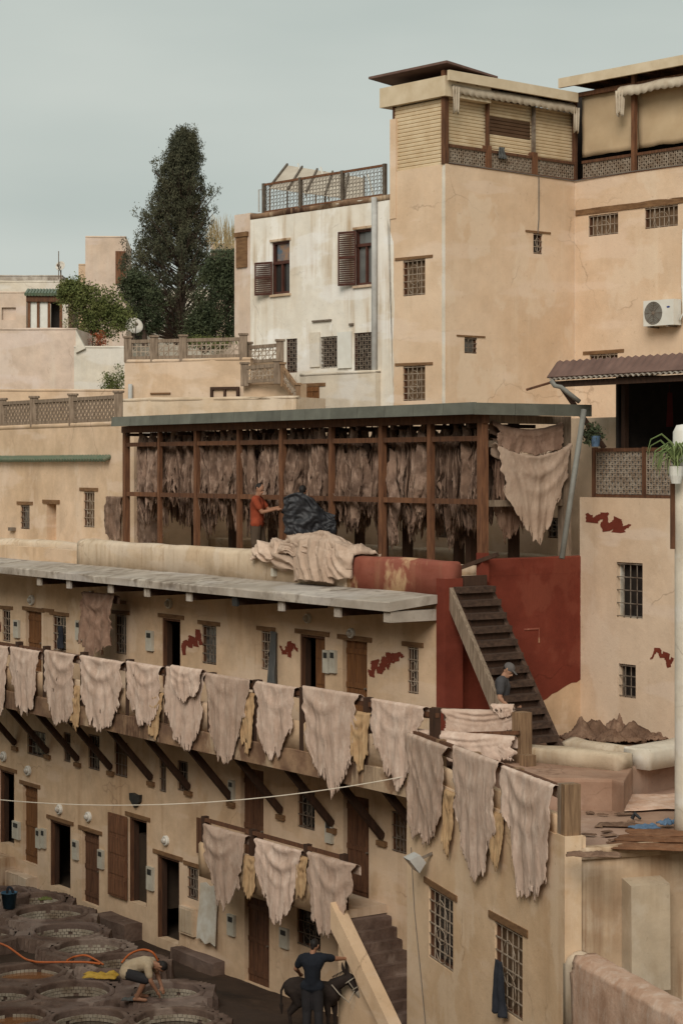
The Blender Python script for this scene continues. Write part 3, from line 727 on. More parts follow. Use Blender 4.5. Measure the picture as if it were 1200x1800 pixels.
# sloping parapet: a beam over a low wall
def prism(fr, prof, o0, o1):
    m = MB(); k = len(prof)
    m.v = [fr.P(t, o0, z) for t, z in prof] + [fr.P(t, o1, z) for t, z in prof]
    m.f = [tuple(range(k)), tuple(range(2 * k - 1, k - 1, -1))] + [(i, (i + 1) % k, k + (i + 1) % k, k + i) for i in range(k)]
    return m
prism(F, [(pa[0] + .12, pa[1] + .06), (te, -.30), (te, -.66), (pa[0] + .12, pa[1] - .42)], .98, 1.24).build('stair_parapet', 'near_plaster', lan)
prism(F, [(pa[0] + .10, pa[1] - .43), (te, -.67), (te - .02, -.75), (pa[0] + .10, -.75)], .99, 1.08).build('stair_wall', 'near_plaster', lan)
ns = 12
for i in range(ns):
    z1 = lerp(zl, -.55, (i + 1) / (ns + 1)); t1 = lerp(tl0, te + .2, i / ns); t0_ = lerp(tl0, te + .2, (i + 1) / ns)
    b = coping(F, t0_, t1 + .03, .02, .97, -.75, z1, .03, .02, .12, i); b.build('step', 'vat_clay', lan)

# ------------------------------------------------------------------ drying gallery
gal = empty('drying_gallery', G.P(6, 0, GF), 'long open timber drying gallery with flat green edged roof on the terrace', 'gallery')
post_u = [(222, 'mid_wood', .13), (281, 'mid_wood', .09), (346, 'mid_wood', .11), (421, 'mid_wood', .10), (497, 'mid_wood', .12), (583, 'mid_wood', .10), (672, 'mid_wood', .12), (757, 'mid_wood', .11), (848, 'mid_wood', .15)]
GT = []
for u, m_, w in post_u:
    t = G.tu(u); GT.append(t)
    b = MB(); b.box(G, t - w / 2, t + w / 2, -w / 2, w / 2, GF, 10.95); o = b.build('post', m_, gal)
    if u == 848:
        b = MB(); b.box(G, t - w / 2 - .008, t + w / 2 + .008, -w / 2 - .008, w / 2 + .008, GF, 8.42); b.build('painted_base', 'red_plaster', o)
tr0, tr1 = GT[-1], GT[0]
for k, (a, c) in enumerate(zip(GT[:-1], GT[1:])):
    for z, hh in ((10.47, .095), (9.30, .10)):
        b = MB(); b.box(G, c + .09, a - .09, -.045, .045, z, z + hh); b.build('rail', 'old_wood' if (k + int(z)) % 3 else 'mid_wood', gal)
b = MB(); b.box(G, tr0 - .12, tr1 + .1, -.06, .08, 10.80, 10.955); b.build('top_beam', 'old_wood', gal)
# end frame and back posts
GE = E.shift(-.0)
for s_, w in ((3.1, .18),):
    b = MB(); b.box(E, s_ - w / 2, s_ + w / 2, -w - .03, -.03, GF, 10.95); b.build('post', 'grey_wood', gal)
b = MB(); b.box(E, 1.02, 1.14, -.16, .02, 8.44, 10.95); b.build('post_facing', 'grey_wood', gal)
for z, hh in ((10.80, .15), (10.36, .12), (9.26, .12)):
    b = MB(); b.box(E, 1.145, 3.0, -.13, -.06, z, z + hh); b.build('rail', 'grey_wood', gal)
for k, (s_, t) in enumerate([(2.5, .9), (2.5, 2.6), (2.5, 4.3), (2.5, 6.0), (2.5, 7.7), (2.5, 9.4), (2.5, 11.1), (2.5, 12.8), (2.1, 1.7), (2.1, 4.6)]):
    b = MB(); b.box(F, t - .08, t + .08, -s_ - .08, -s_ + .08, GF, 10.93); b.build('back_post', 'dark_wood', gal)
for k in range(12):          # poles the skins hang from
    t = lerp(.35, 13.4, k / 11); b = MB(); b.box(F, t - .04, t + .04, -2.55, -.95, 10.72, 10.79); b.build('joist', 'dark_wood', gal)
for s_ in (1.30, 1.66, 2.08):
    b = MB(); b.tube([F.P(.1, -s_, 10.86), F.P(13.6, -s_, 10.86)], .03, 6); b.build('pole', 'dark_wood', gal)
rt0, rt1 = -.28, F.tu(196, -.6)
b = MB(); b.box(F, rt0 + .04, rt1 - .04, -2.62, -.64, 10.96, 11.13); rf = b.build('roof', 'concrete', gal)
n = 15
for i in range(n):
    a = lerp(rt0, rt1, i / n); c = lerp(rt0, rt1, (i + 1) / n) - .012
    b = MB(); b.hexa([F.P(a, -.64, 10.95), F.P(a, -.58, 10.95), F.P(c, -.58, 10.95), F.P(c, -.64, 10.95), F.P(a, -.66, 11.17), F.P(a, -.60, 11.17), F.P(c, -.60, 11.17), F.P(c, -.66, 11.17)])
    b.build('fascia_panel', 'green_metal', rf)
for i in range(3):
    a = lerp(.6, 3.4, i / 3); c = lerp(.6, 3.4, (i + 1) / 3) - .012
    b = MB(); b.box(E, a, c, .27, .33, 10.945, 11.16 + .003 * i); b.build('fascia_panel', 'green_metal', rf)
# rough terrace floor edge beneath posts, plank by the stair head
b = MB(); b.bar(F.P(.55, -.55, 8.02), F.P(-.35, -1.1, 8.40), .10, .07); b.build('plank', 'dark_wood', None, 'dark plank propped askew at the head of the stair', 'plank')
coping(F, GT[-2] if False else .3, 13.5, -1.28, -1.12, GF, 8.16, .03, .03, .15, 21).build('sill', 'stained_plaster', gal, smooth=True)

# wall behind the gallery with a return on the left, and the wing beside it
wing = empty('wing_house', LW.P(15, 0, GF), 'ochre terrace house with lattice fence on its roof left of the gallery', 'house')
tret = 14.2
bw_w = [(962, 910, 983, 946), (768, 905, 785, 945)]
wall(BW, -.6, tret, GF - .1, 10.95, .3, [BW.rect(*r) + (.14,) for r in bw_w], 'wing_plaster', wing, 'back_wall')
for r in bw_w: window(wing, BW, BW.rect(*r), lintel=False, grille='dull_iron', nb=2, nh=3)
coping(BW, -.6, tret, -.02, .5, GF - .05, 8.25, .05, .03, .2, 31).build('bench', 'stained_plaster', wing, smooth=True)
RT = Fr(LW.P(tret, 0, 0).xy, ev, -dv)
rw = [(236, 832, 246, 862)]
wall(RT, 0, 2.6, GF - .1, 10.95, .25, [RT.rect(*r) + (.12,) for r in rw], 'wing_plaster', wing, 'return_wall')
window(wing, RT, RT.rect(*rw[0]), lintel=False, nb=1, nh=2)
lw_w = [(36, 888, 52, 930), (147, 864, 166, 927)]; lw_n = (82, 886, 99, 958)
wt1 = 27.0
wall(LW, tret, wt1, GF - .1, 11.02, .25, [LW.rect(*r) + (.14,) for r in lw_w] + [LW.rect(*lw_n) + (.25,)], 'wing_plaster', wing)
for r in lw_w: window(wing, LW, LW.rect(*r), lw=.2)
r = LW.rect(*lw_n); b = MB(); b.box(LW, r[0] - .2, r[1] + .2, -.05, .03, r[3] + .01, r[3] + .11); b.build('lintel', 'lintel_wood', wing)
r = LW.rect(20, 927, 28, 933); b = MB(); b.box(LW, r[0], r[1], 0, .1, r[2], r[3]); b.build('bracket', 'dull_iron', wing)
b = MB(); b.box(LW, tret, wt1, -5, -.25, 10.8, 11.0); b.build('roof', 'concrete', wing)
coping(LW, tret - .1, wt1, -.28, .004, 11.0, 11.11, .02, .012, .2, 33).build('coping', 'wing_plaster', wing, smooth=True)
# green tile ledge
ta, za = LW.tz(190, 801, .05); tb_, zb = LW.tz(-10, 812, .05)
n = 52
for i in range(n):
    t = lerp(ta, tb_ + 1.5, i / n); z = (za + zb) / 2 + .012 * nz(i * 2.1, 1)
    b = MB(); b.tube([LW.P(t, .0, z + .05), LW.P(t, .19, z - .04)], .066, 8, .05); b.build('ledge_tile', 'green_tile', wing)
p1 = [LW.P(LW.tu(u, -.1), -.1, 11.1) for u in (-60, 4, 60, 128, 208)]
fence('roof_fence', 'weathered grey lattice fence on the wing roof left of the green gallery roof', p1, .62, 'grey_wood', 'grey_wood', pitch=.10, bar=.03, pw=.2)

# ------------------------------------------------------------------ wooden stair on the end wall
stair = empty('wooden_stair', F.P(-1.2, -.5, 5.0), 'steep dark wooden stair climbing beside the red wall to the gallery', 'stair')
st_top = (0.0, GF + .02); st_bot = (-2.12, 5.02); o_in, o_out = -1.0, -.10
N = 12
for i in range(N):
    k = (i + .3) / N
    t = lerp(st_top[0] - .26, st_bot[0], k); z = lerp(st_top[1], st_bot[1] + .12, k)
    b = MB(); j = .012 * nz(i * 3.3, 1)
    b.hexa([F.P(t - .16, o_in + .04, z - .11), F.P(t - .16, o_out - .04, z - .11 + j), F.P(t + .12, o_out - .04, z - .11 + j), F.P(t + .12, o_in + .04, z - .11),
            F.P(t - .16, o_in + .04, z), F.P(t - .16, o_out - .04, z + j), F.P(t + .12, o_out - .04, z + j), F.P(t + .12, o_in + .04, z)])
    b.build('step', 'step_wood', stair)
    b = MB(); b.box(F, t + .085, t + .115, o_in + .05, o_out - .05, z + .001, z + .19); b.build('riser', 'dark_wood', stair)
for o_, m_, hgt in ((o_out, 'grey_wood', .30), (o_in, 'step_wood', .16)):
    prism(F, [(st_top[0] - .26, st_top[1] - .08), (st_bot[0] - .14, st_bot[1] + .06), (st_bot[0] - .14, st_bot[1] - .12), (st_bot[0] + .1, st_bot[1] - .1), (st_top[0] - .26, st_top[1] - .08 - hgt - .1)], o_ - .04, o_ + .05).build('stringer', m_, stair)

# ------------------------------------------------------------------ near building bottom right and its terrace
nb = empty('near_building', NL.P(0, 0, -.6), 'ochre building at the lower right with two barred windows and a work terrace on top', 'building')
NT = 6.78
n_w = [(753, 1570, 796, 1697), (869, 1632, 918, 1782)]
wall(NL, -.0, NT, -.7, 4.72, .35, [NL.rect(*r) + (.16,) for r in n_w], 'near_plaster', nb)
window(nb, NL, NL.rect(*n_w[0]), lw=.2, nb=4, nh=6, lh=.10)
window(nb, NL, NL.rect(*n_w[1]), lw=.22, nb=4, nh=6, lh=.11)
NE = Fr(NL.P(NT, 0, 0).xy, (.955, .297), (-.297, .955))
wall(NE, 0, 8, -.7, 4.45, .3, [], 'near_plaster', nb, 'far_wall')
wall(NR, .0, 9, -.7, 4.46, .35, [], 'stained_plaster', nb, 'front_wall')
b = MB(); b.box(NR, .0, .26, .0, .05, -.7, 4.74); b.box(NL, 0, .25, -.3, .002, 4.5, 4.74); b.build('corner_pier', 'near_plaster', nb)
coping(NR, .27, 9, -.22, .06, 4.40, 4.56, .05, .03, .12, 41).build('edge', 'stained_plaster', nb, smooth=True)
r = NR.rect(1108, 1556, 1176, 1742, .3)
prism(NR, [(0, 0)], 0, 0) if False else None
b = MB()
bt0, bt1, bz0, bz1 = r
b.hexa([NR.P(bt0, 0, bz0), NR.P(bt0, .34, bz0), NR.P(bt1, .34, bz0), NR.P(bt1, 0, bz0), NR.P(bt0, 0, bz1 + .06), NR.P(bt0, .32, bz1), NR.P(bt1, .32, bz1), NR.P(bt1, 0, bz1 + .06)])
b.build('buttress', 'buttress_plaster', nb)
b = MB(); b.box(NR, -.0, 9, .06, 5, 1.9, 2.1); b.build('lower_roof', 'mud', nb)
# lower parapet running towards the viewer, coated pink
NLX = Fr(NC, (.297, -.955), (-.955, -.297))
zp = NL.tz(1005, 1684)[1]
b = coping(NLX, .0, 9, -.46, .004, 1.6, zp, .14, .03, .12, 44); b.build('lower_parapet', 'parapet_plaster', nb, smooth=True)
wall(NLX, 0, 9, -.7, 1.9, .3, [], 'near_plaster', nb, 'lower_wall')
# terrace floor, raised platform
b = MB(); nx, ny = 30, 40; tfz = 4.50
for i in range(nx + 1):
    for j in range(ny + 1):
        s_ = lerp(.05, 9, i / nx); t = lerp(.05, 10.5, j / ny)
        q = NC + NR.a * s_ + NL.a * t
        b.v.append(Vector((q.x, q.y, tfz + .02 * nz(q.x * 1.3, q.y * 1.3, 1) + .012 * nz(q.x * 4, q.y * 4, 1))))
for i in range(nx):
    for j in range(ny):
        k = i * (ny + 1) + j; b.f.append((k, k + ny + 1, k + ny + 2, k + 1))
b.build('terrace_floor', 'terrace_floor', nb, smooth=True)
def slab(pts, z0, z1, rnd=.05, amp=.02, seed=0):
    """flat-topped mass on a plan outline, sides battered, edge worn"""
    m = MB(); n = len(pts); c = sum((Vector(p) for p in pts), Vector((0, 0))) / n
    fine = []
    for i in range(n):
        p, q = Vector(pts[i]), Vector(pts[(i + 1) % n]); k = max(1, int((q - p).length / .2))
        fine += [p + (q - p) * (j / k) for j in range(k)]
    n = len(fine); rows = [(0, z0), (0, z1 - rnd), (rnd * .3, z1 - rnd * .3), (rnd, z1)]
    for ins, z in rows:
        for p in fine:
            w = amp * nz(p.x * 2 + seed, p.y * 2, z); d = (c - p).normalized()
            q = p + d * (ins + w); m.v.append(Vector((q.x, q.y, z + (w * .6 if z > z0 else 0))))
    for i in range(3):
        for j in range(n): m.f.append((i * n + j, i * n + (j + 1) % n, (i + 1) * n + (j + 1) % n, (i + 1) * n + j))
    m.f.append(tuple(3 * n + j for j in range(n)))
    return m
pf = lambda u, v, z: ((u - CU) * ((CZ - z) * FPX / (v - HZ)) / FPX, (CZ - z) * FPX / (v - HZ))
plat = slab([pf(905, 1370, 4.98), pf(1075, 1372, 4.98), pf(1096, 1378, 4.98), pf(1112, 1350, 4.98), pf(1260, 1320, 4.98), (7.6, 37.4), (5.2, 39.0), (3.2, 37.6), (2.6, 36.4)], 4.45, 5.0, .05, .02, 2)
plat.build('platform', 'terrace_floor', nb, smooth=False)
def kerb(name, label, p, q, w, h, m, seed):
    p, q = Vector(p), Vector(q); d = (q - p).normalized(); fr = Fr(p, d, (d.y, -d.x))
    return coping(fr, 0, (q - p).length, -w / 2, w / 2, 4.95, 4.95 + h, .06, .05, .09, seed).build(name, m, None, label, 'kerb', smooth=True)
kerb('masonry_kerb', 'long rounded plaster kerb at the foot of the wooden stair', pf(925, 1340, 4.95), pf(1098, 1358, 4.95), .5, .30, 'buttress_plaster', 3)
kerb('masonry_kerb', 'shorter rounded kerb just behind the long one', pf(1000, 1325, 4.95), pf(1112, 1342, 4.95), .4, .27, 'buttress_plaster', 9)
kerb('masonry_kerb', 'thick pale grey rounded kerb by the right pillar', pf(1118, 1352, 4.95), pf(1230, 1333, 4.95), .55, .36, 'pale_plaster', 14)

# corner posts and rails round the terrace edge
def post(name, label, u, v0, v1, Y, w, m='post_wood'):
    p = at(u, v1, Y); q = at(u, v0, Y); fr = Fr((p.x, p.y), dv, -ev); b = MB()
    b.box(fr, -w / 2, w / 2, -w / 2, w / 2, p.z, q.z); o = b.build('timber_post', m, None, label, 'post'); return o
b = MB(); b.box(NL, .0, .13, -.27, -.02, 4.74, 5.47); nbp = b.build('corner_post', 'post_wood', nb)
b = MB(); b.box(NL, .14, .26, -.27, -.02, 4.74, 5.46); b.build('corner_post', 'grey_wood', nb)
post('timber_post', 'pale square timber post beside the man at the stair foot', 917, 1252, 1345, 34.6, .24)
post('timber_post', 'short pale timber stub in front of the square post', 927, 1327, 1372, 34.2, .2)
post('timber_post', 'dark corner post where the balcony meets the near building', 722, 1286, 1400, 35.6, .11, 'old_wood')
b = MB(); b.bar(NL.P(NT, -.06, 5.40), NL.P(.25, -.06, 5.40), .07, .07); b.build('rail', 'old_wood', nb)
coping(NL, .3, NT, -.14, -.03, 4.6, 5.0, .03, .02, .2, 51).build('low_panel', 'near_plaster', nb, smooth=True)
for t in (1.9, 3.7, 5.3):
    b = MB(); b.box(NL, t - .07, t + .07, -.16, -.02, 4.6, 5.44); b.build('rail_post', 'post_wood', nb)
ra0, ra1 = at(758, 1246, 35.3), at(912, 1257, 35.0)
rb0, rb1 = at(722, 1293, 35.5), at(912, 1288, 34.4)
for a, c, lb in ((ra0, ra1, 'rear wooden rail between the balcony and the square post'), (rb0, rb1, 'front wooden rail between corner post and square post')):
    b = MB(); b.bar(a, c, .06, .06); b.build('wooden_rail', 'old_wood', None, lb, 'rail')

# ------------------------------------------------------------------ shop building on the right
shop = empty('shop_building', RB.P(0, 0, 5.0), 'cream building on the right with a covered shop terrace under a tin roof', 'building')
s_w = [(1083, 989, 1129, 1087), (1087, 1168, 1117, 1227)]
wall(RB, -.02, 6, 4.4, 9.42, .35, [RB.rect(*r) + (.2,) for r in s_w], 'shop_plaster', shop)
for i, r in enumerate(s_w):
    window(shop, RB, RB.rect(*r), lintel=False, frame='pale_board' if i == 0 else 'dull_iron', pane='interior_shade', nb=3 if i == 0 else 2, nh=4 if i == 0 else 3, arch=False, depth=.18, fw=.03)
SL = Fr(RB.P(-.02, 0, 0).xy, ev, dv)
wall(SL, 0.0, 3, 8.3, 9.42, .3, [], 'shop_plaster', shop, 'side_wall')
for i, r in enumerate([(1033, 895, 1107, 938), (1145, 1130, 1186, 1178)]):
    blob_patch(RB, *r, seed=31.7 + 7 * i).build('paint_patch', 'red_plaster', shop)
b = MB(); b.box(RB, 0, 6, -4, -.36, 9.2, 9.40); b.build('floor', 'concrete', shop)
# balustrade
bt = [RB.tu(1040), RB.tu(1128), RB.tu(1186), RB.tu(1260)]
for t in bt:
    b = MB(); b.box(RB, t - .04, t + .04, -.12, -.03, 9.42, 10.36); b.build('baluster_post', 'old_wood', shop)
for a, c in zip(bt[:-1], bt[1:]):
    b = MB(); b.box(RB, a + .045, c - .045, -.11, -.04, 10.28, 10.345); b.build('rail', 'old_wood', shop)
    b = MB(); b.box(RB, a + .045, c - .045, -.11, -.04, 9.425, 9.48); b.build('rail', 'old_wood', shop)
    lattice(RB, a + .05, c - .05, 9.5, 10.27, -.075, 'white_iron', shop, .075, .016)
    b = MB(); b.box(RB, a + .05, c - .05, -.13, -.115, 9.46, 10.26); b.build('screen', 'grey_pipe', shop)
b = MB(); b.box(RB, .3, 6, -3.2, -3.1, 9.4, 11.9); b.build('back_wall', 'interior_shade', shop)
b = MB(); b.box(RB, .55, .62, -3.0, -.4, 9.4, 11.75); b.build('side_partition', 'interior_shade', shop)
for t in (.75, 2.9):
    b = MB(); b.box(RB, t - .05, t + .05, -.5, -.4, 9.4, 11.75); b.build('roof_post', 'dark_wood', shop)
# roof: brown tin apron with scalloped top, corrugated sheet below
def corrug(fr, t0, t1, o0, z0, o1, z1, amp, pitch, m, parent, name):
    b = MB(); n = int((t1 - t0) / pitch * 8)
    for i in range(n + 1):
        t = lerp(t0, t1, i / n); w = amp * math.cos(2 * math.pi * (t - t0) / pitch)
        b.v += [fr.P(t, o0, z0 + w), fr.P(t, o1, z1 + w), fr.P(t, o0, z0 + w - .012), fr.P(t, o1, z1 + w - .012)]
    for i in range(n):
        k = i * 4; b.f += [(k, k + 1, k + 5, k + 4), (k + 2, k + 6, k + 7, k + 3), (k + 1, k + 3, k + 7, k + 5), (k, k + 4, k + 6, k + 2)]
    return b.build(name, m, parent, smooth=False)
re0 = RB.tu(964, .75); zr = RB.tz(1080, 660, .8)[1]
corrug(RB, re0 + .08, 6, -3.2, zr + .55, .82, zr, .022, .14, 'corrugated', shop, 'roof_sheet')
b = MB(); n = 60
for i in range(n + 1):
    t = lerp(re0, 5.6, i / n); top = zr + .33 + .035 * abs(math.sin(i * math.pi / 2))
    b.v += [RB.P(t, .80, zr + .04), RB.P(t, .55, top), RB.P(t, .78, zr + .02), RB.P(t, .53, top - .02)]
for i in range(n):
    k = i * 4; b.f += [(k, k + 1, k + 5, k + 4), (k + 2, k + 6, k + 7, k + 3), (k + 1, k + 3, k + 7, k + 5), (k, k + 4, k + 6, k + 2)]
b.build('roof_apron', 'roof_red_tin', shop)
b = MB(); b.box(RB, re0 + .1, 6, .62, .70, zr - .15, zr - .04); b.build('eave_beam', 'dark_wood', shop)
b = MB(); b.box(RB, re0 + .3, 6, -3.2, .6, zr - .05, zr - .03); b.build('ceiling', 'interior_shade', shop)
b = MB(); b.bar(RB.P(.45, -.2, 10.35), RB.P(.05, .55, zr - .1), .07, .09); b.build('bracket', 'dark_wood', shop)
for i, (u, v0, v1, m_) in enumerate([(1105, 715, 765, 'goods_orange'), (1143, 715, 765, 'goods_yellow'), (1176, 690, 750, 'goods_red'), (1125, 690, 710, 'cloth_blue')]):
    p = at(u, v0, 39.4); q = at(u, v1, 39.4); fr = Fr((p.x, p.y), (1, 0), (0, -1)); b = MB()
    b.hexa([fr.P(-.07, -.05, q.z), fr.P(-.07, .05, q.z), fr.P(.07, .05, q.z), fr.P(.07, -.05, q.z), fr.P(-.05, -.03, p.z), fr.P(-.05, .03, p.z), fr.P(.05, .03, p.z), fr.P(.05, -.03, p.z)])
    b.tube([Vector((p.x, p.y, p.z)), Vector((p.x, p.y, p.z + .3))], .008, 4)
    b.build('leather_bag', m_, None, ['orange', 'mustard', 'dark red', 'blue'][i] + ' leather bag hanging in the dark shop under the tin roof', 'bag')
pts = [at(968, 668, 37.6), at(985, 680, 37.6), at(1018, 706, 37.7)]
MB().tube([pts[0], pts[0].lerp(pts[1], .5) + Vector((-.02, 0, -.04)), pts[1], pts[1].lerp(pts[2], .5), pts[2]], .045, 8).build('gutter_pipe', 'dark_pipe', None, 'short bent grey gutter pipe under the tin roof corner', 'pipe', smooth=True)
MB().tube([at(1026, 720, 37.9), at(987, 982, 37.3)], .055, 8).build('drain_pipe', 'dark_pipe', None, 'long grey pipe leaning between the gallery end and shop wall', 'pipe', smooth=True)
MB().tube([at(925, 685, 38.0), at(975, 670, 37.7)], .025, 5).build('pole', 'old_wood', None, 'thin wooden pole sticking out left of the tin roof', 'pole')

# ------------------------------------------------------------------ tower house
tow = empty('tower_house', TF.P(0, 0, 8), 'tall ochre tower house with shuttered roof terrace', 'building')
zt = TF.tz(783, 287)[1]
tf_w = [(937, 410, 953, 446), (816, 593, 838, 621)]; tw_w = [(708, 456, 747, 519), (708, 643, 747, 704)]
tr_w = [(1034, 376, 1086, 413), (1133, 362, 1191, 399), (1036, 622, 1085, 640)]
twe = TW.tu(686)
wall(TF, 0, 4.13 * KT, 7, zt, .3, [TF.rect(*r) + (.14,) for r in tf_w], 'tower_plaster', tow)
wall(TW, 0, twe, 7, zt + .0, .3, [TW.rect(*r) + (.14,) for r in tw_w], 'tower_plaster', tow)
wall(TR, 0, 7, 7, zt, .3, [TR.rect(*r) + (.14,) for r in tr_w], 'tower_plaster', tow)
b = MB(); b.box(TW, twe - .22, twe, -.45, .02, zt - 1.2, zt + 1.35); b.build('pier', 'tower_plaster', tow)
SB = Fr(TW.P(twe, 0, 0).xy, pv, wv); wall(SB, 0, 4, 7, zt, .3, [], 'tower_plaster', tow, 'rear_wall')
window(tow, TF, TF.rect(*tf_w[0]), nb=1, nh=3, lw=.3, lh=.05); window(tow, TF, TF.rect(*tf_w[1]), nb=2, nh=3, lw=.28, lh=.04)
for r in tw_w: window(tow, TW, TW.rect(*r), nb=4, nh=5, lw=.28, lh=.07, pane='curtain_dark')
for i, r in enumerate(tr_w): window(tow, TR, TR.rect(*r), nb=6, nh=2, lintel=i == 2, lw=.22, pane='curtain_dark')
ta = TR.tu(1012); tb_ = TR.tu(1230); zz = TR.tz(1080, 368)[1]
coping(TR, ta, tb_, -.02, .03, zz - .04, zz + .10, .02, .03, .1, 61).build('lintel_beam', 'lintel_wood', tow)
b = MB(); b.box(TW, .02, twe - .02, -4.7, -.31, zt - .25, zt - .12); b.build('terrace_deck', 'concrete', tow)
b = MB(); b.box(TR, .02, 7, -3.6, -.31, zt - .26, zt - .13); b.build('terrace_deck', 'concrete', tow)
b = MB(); b.box(TF, .1, 6.5, -1.75, -1.65, zt - .1, zt + 1.9 * KT); b.build('inner_wall', 'interior_shade', tow)
pts = [(.012, 10.0)] + [(.012, zt - .02)] + [(.13 + .04 * nz(z * 2.1, 3) + .02 * nz(z * 7, 5), z) for z in np.linspace(zt - .05, 10.0, 40)]
poly_sheet(TW, pts, .004).build('corner_band', 'pale_plaster', tow)
te_ = TW.tu(692); z_top = TW.tz(690, 372)[1]
pts = [(twe + .02, 10.0)] + [(te_ + .05 * nz(z * 1.1, 9) + .035 * nz(z * 4.3, 2) + .25 * sstep(z_top - .9, z_top, z), z) for z in np.linspace(10.0, z_top, 60)] + [(twe + .02, z_top)]
poly_sheet(TW, pts, .004).build('white_edge', 'white_plaster', tow)
# terrace balustrade and shutters
ph = TF.tz(792, 252)[1] - zt                     # height of the lattice rail
bays = [(792, 858), (863, 939), (944, 1012)]
for (u0, u1) in bays:
    a, c = TF.tu(u0), TF.tu(u1)
    b = MB().box(TF, a, c, -.14, -.04, zt + ph - .07, zt + ph); b.build('balustrade_rail', 'old_wood', tow)
    b = MB().box(TF, a, c, -.14, -.04, zt, zt + .06); b.build('balustrade_rail', 'old_wood', tow)
    lattice(TF, a + .03, c - .03, zt + .07, zt + ph - .08, -.08, 'white_iron', tow, .072, .016)
    b = MB(); b.box(TF, a, c, -.15, -.142, zt + .05, zt + ph - .06); b.build('backing', 'curtain_dark', tow)
def roller(fr, t0, t1, z0, z1, o, m, parent, pitch=.085):
    b = MB(); n = max(2, int((z1 - z0) / pitch)); rows = []
    for i in range(n):
        za = lerp(z0, z1, i / n); zb = lerp(z0, z1, (i + 1) / n)
        rows += [(za, o), (lerp(za, zb, .18), o + .022), (lerp(za, zb, .75), o + .028), (lerp(za, zb, .97), o + .004)]
    rows.append((z1, o)); k = len(rows)
    b.v = [fr.P(t0, oo, z) for z, oo in rows] + [fr.P(t1, oo, z) for z, oo in rows]
    b.f = [(i, i + 1, k + i + 1, k + i) for i in range(k - 1)]
    return b.build('roller_shutter', m, parent)
zs1 = zt + 1.60 * KT
for i, (u0, u1) in enumerate(bays):
    a, c = TF.tu(u0 - 4), TF.tu(u1 + 4); zb_ = zt + ph + (.02 if i else -.0) + (.06 if i == 1 else 0)
    if i == 1:
        zm = TF.tz(900, 238)[1]; zn = TF.tz(900, 206)[1]
        roller(TF, a, c, zb_ - .12, zm, -.20, 'roller_metal', tow); roller(TF, a, c, zm, zn, -.205, 'roller_brown', tow); roller(TF, a, c, zn, zs1, -.20, 'roller_metal', tow)
    else: roller(TF, a, c, zb_ - .15, zs1, -.20, 'roller_metal', tow)
for u, w, m_ in [(785, .12, 'mid_wood'), (860.5, .05, 'old_wood'), (941.5, .05, 'dull_iron'), (1014, .09, 'old_wood')]:
    t = TF.tu(u); b = MB(); b.box(TF, t - w / 2, t + w / 2, -.14, -.03, zt, zs1 + .5); b.build('terrace_post', m_, tow)
for u in (860.5, 941.5):
    t = TF.tu(u); b = MB(); b.box(TF, t - .09, t + .09, -.2, -.02, zt - .01, zt + ph + .1); b.build('newel', 'mid_wood', tow)
# left side shutter with sloping foot
a, c = TW.tu(778), TW.tu(692); zq = TW.tz(735, 180)[1]
roller(TW, a, c, zt - .02, zq, -.06, 'roller_metal', tow, .095)
b = MB(); b.box(TW, c, c + .05, -.1, .0, zt - .2, zq + .1); b.build('shutter_frame', 'old_wood', tow)
b = MB(); b.box(TW, a - .09, a, -.12, .03, zt, zq + .5); b.build('shutter_frame', 'old_wood', tow)
zc0, zc1 = TW.tz(727, 178, .1)[1], TW.tz(727, 143, .1)[1]
b = MB(); b.box(TW, TW.tu(783, .1), TW.tu(668, .1), -1.5, .12, zc0, zc1); b.build('shutter_casing', 'roof_cream', tow)
b = MB(); q0 = TW.tz(785, 113, .15); q1 = TW.tz(650, 128, .15); zz = (q0[1] + q1[1]) / 2
b.hexa([TW.P(q0[0] - .05, -1.6, zz - .22), TW.P(q0[0] - .05, .2, zz - .06), TW.P(q1[0], .2, zz - .06), TW.P(q1[0], -1.6, zz - .22), TW.P(q0[0] - .05, -1.6, zz - .17), TW.P(q0[0] - .05, .2, zz), TW.P(q1[0], .2, zz), TW.P(q1[0], -1.6, zz - .17)])
b.build('roof_sheet', 'roof_red_tin', tow)
# roof over the terrace: cream edge beams, tie beams, dark underside
zb0 = TF.tz(900, 152, .25)[1]
b = MB(); b.box(TF, -.12, 4.0 * KT, .18, .26, zb0 - .10, zb0 + .15); b.build('roof_edge', 'roof_cream', tow)
b = MB(); b.box(TF, .05, 4.1 * KT, -1.9, .17, zb0 + .02, zb0 + .08); b.build('roof_deck', 'mid_wood', tow)
b = MB(); b.box(TF, .0, 4.05 * KT, -.16, -.06, zs1 + .0, zs1 + .12); b.build('head_beam', 'mid_wood', tow)
for i in range(7):
    t = lerp(.3, 3.9 * KT, i / 6); b = MB(); b.box(TF, t - .03, t + .03, -.9, .15, zb0 - .10, zb0 + .01); b.build('rafter', 'old_wood', tow)
zr1 = TR.tz(1100, 125, .25)[1]
b = MB(); b.box(TR, -.35, 7, .18, .26, zr1 - .1, zr1 + .15); b.build('roof_edge', 'roof_cream', tow)
b = MB(); b.box(TR, -.3, 7, -3.4, .17, zr1 + .02, zr1 + .08); b.build('roof_deck', 'mid_wood', tow)
b = MB(); b.box(TR, 0.02, 7, -.16, -.06, zr1 - .35, zr1 - .24); b.build('head_beam', 'mid_wood', tow)
for i in range(7):
    t = lerp(.2, 4.9, i / 6); b = MB(); b.box(TR, t - .03, t + .03, -.9, .15, zr1 - .10, zr1 + .01); b.build('rafter', 'old_wood', tow)
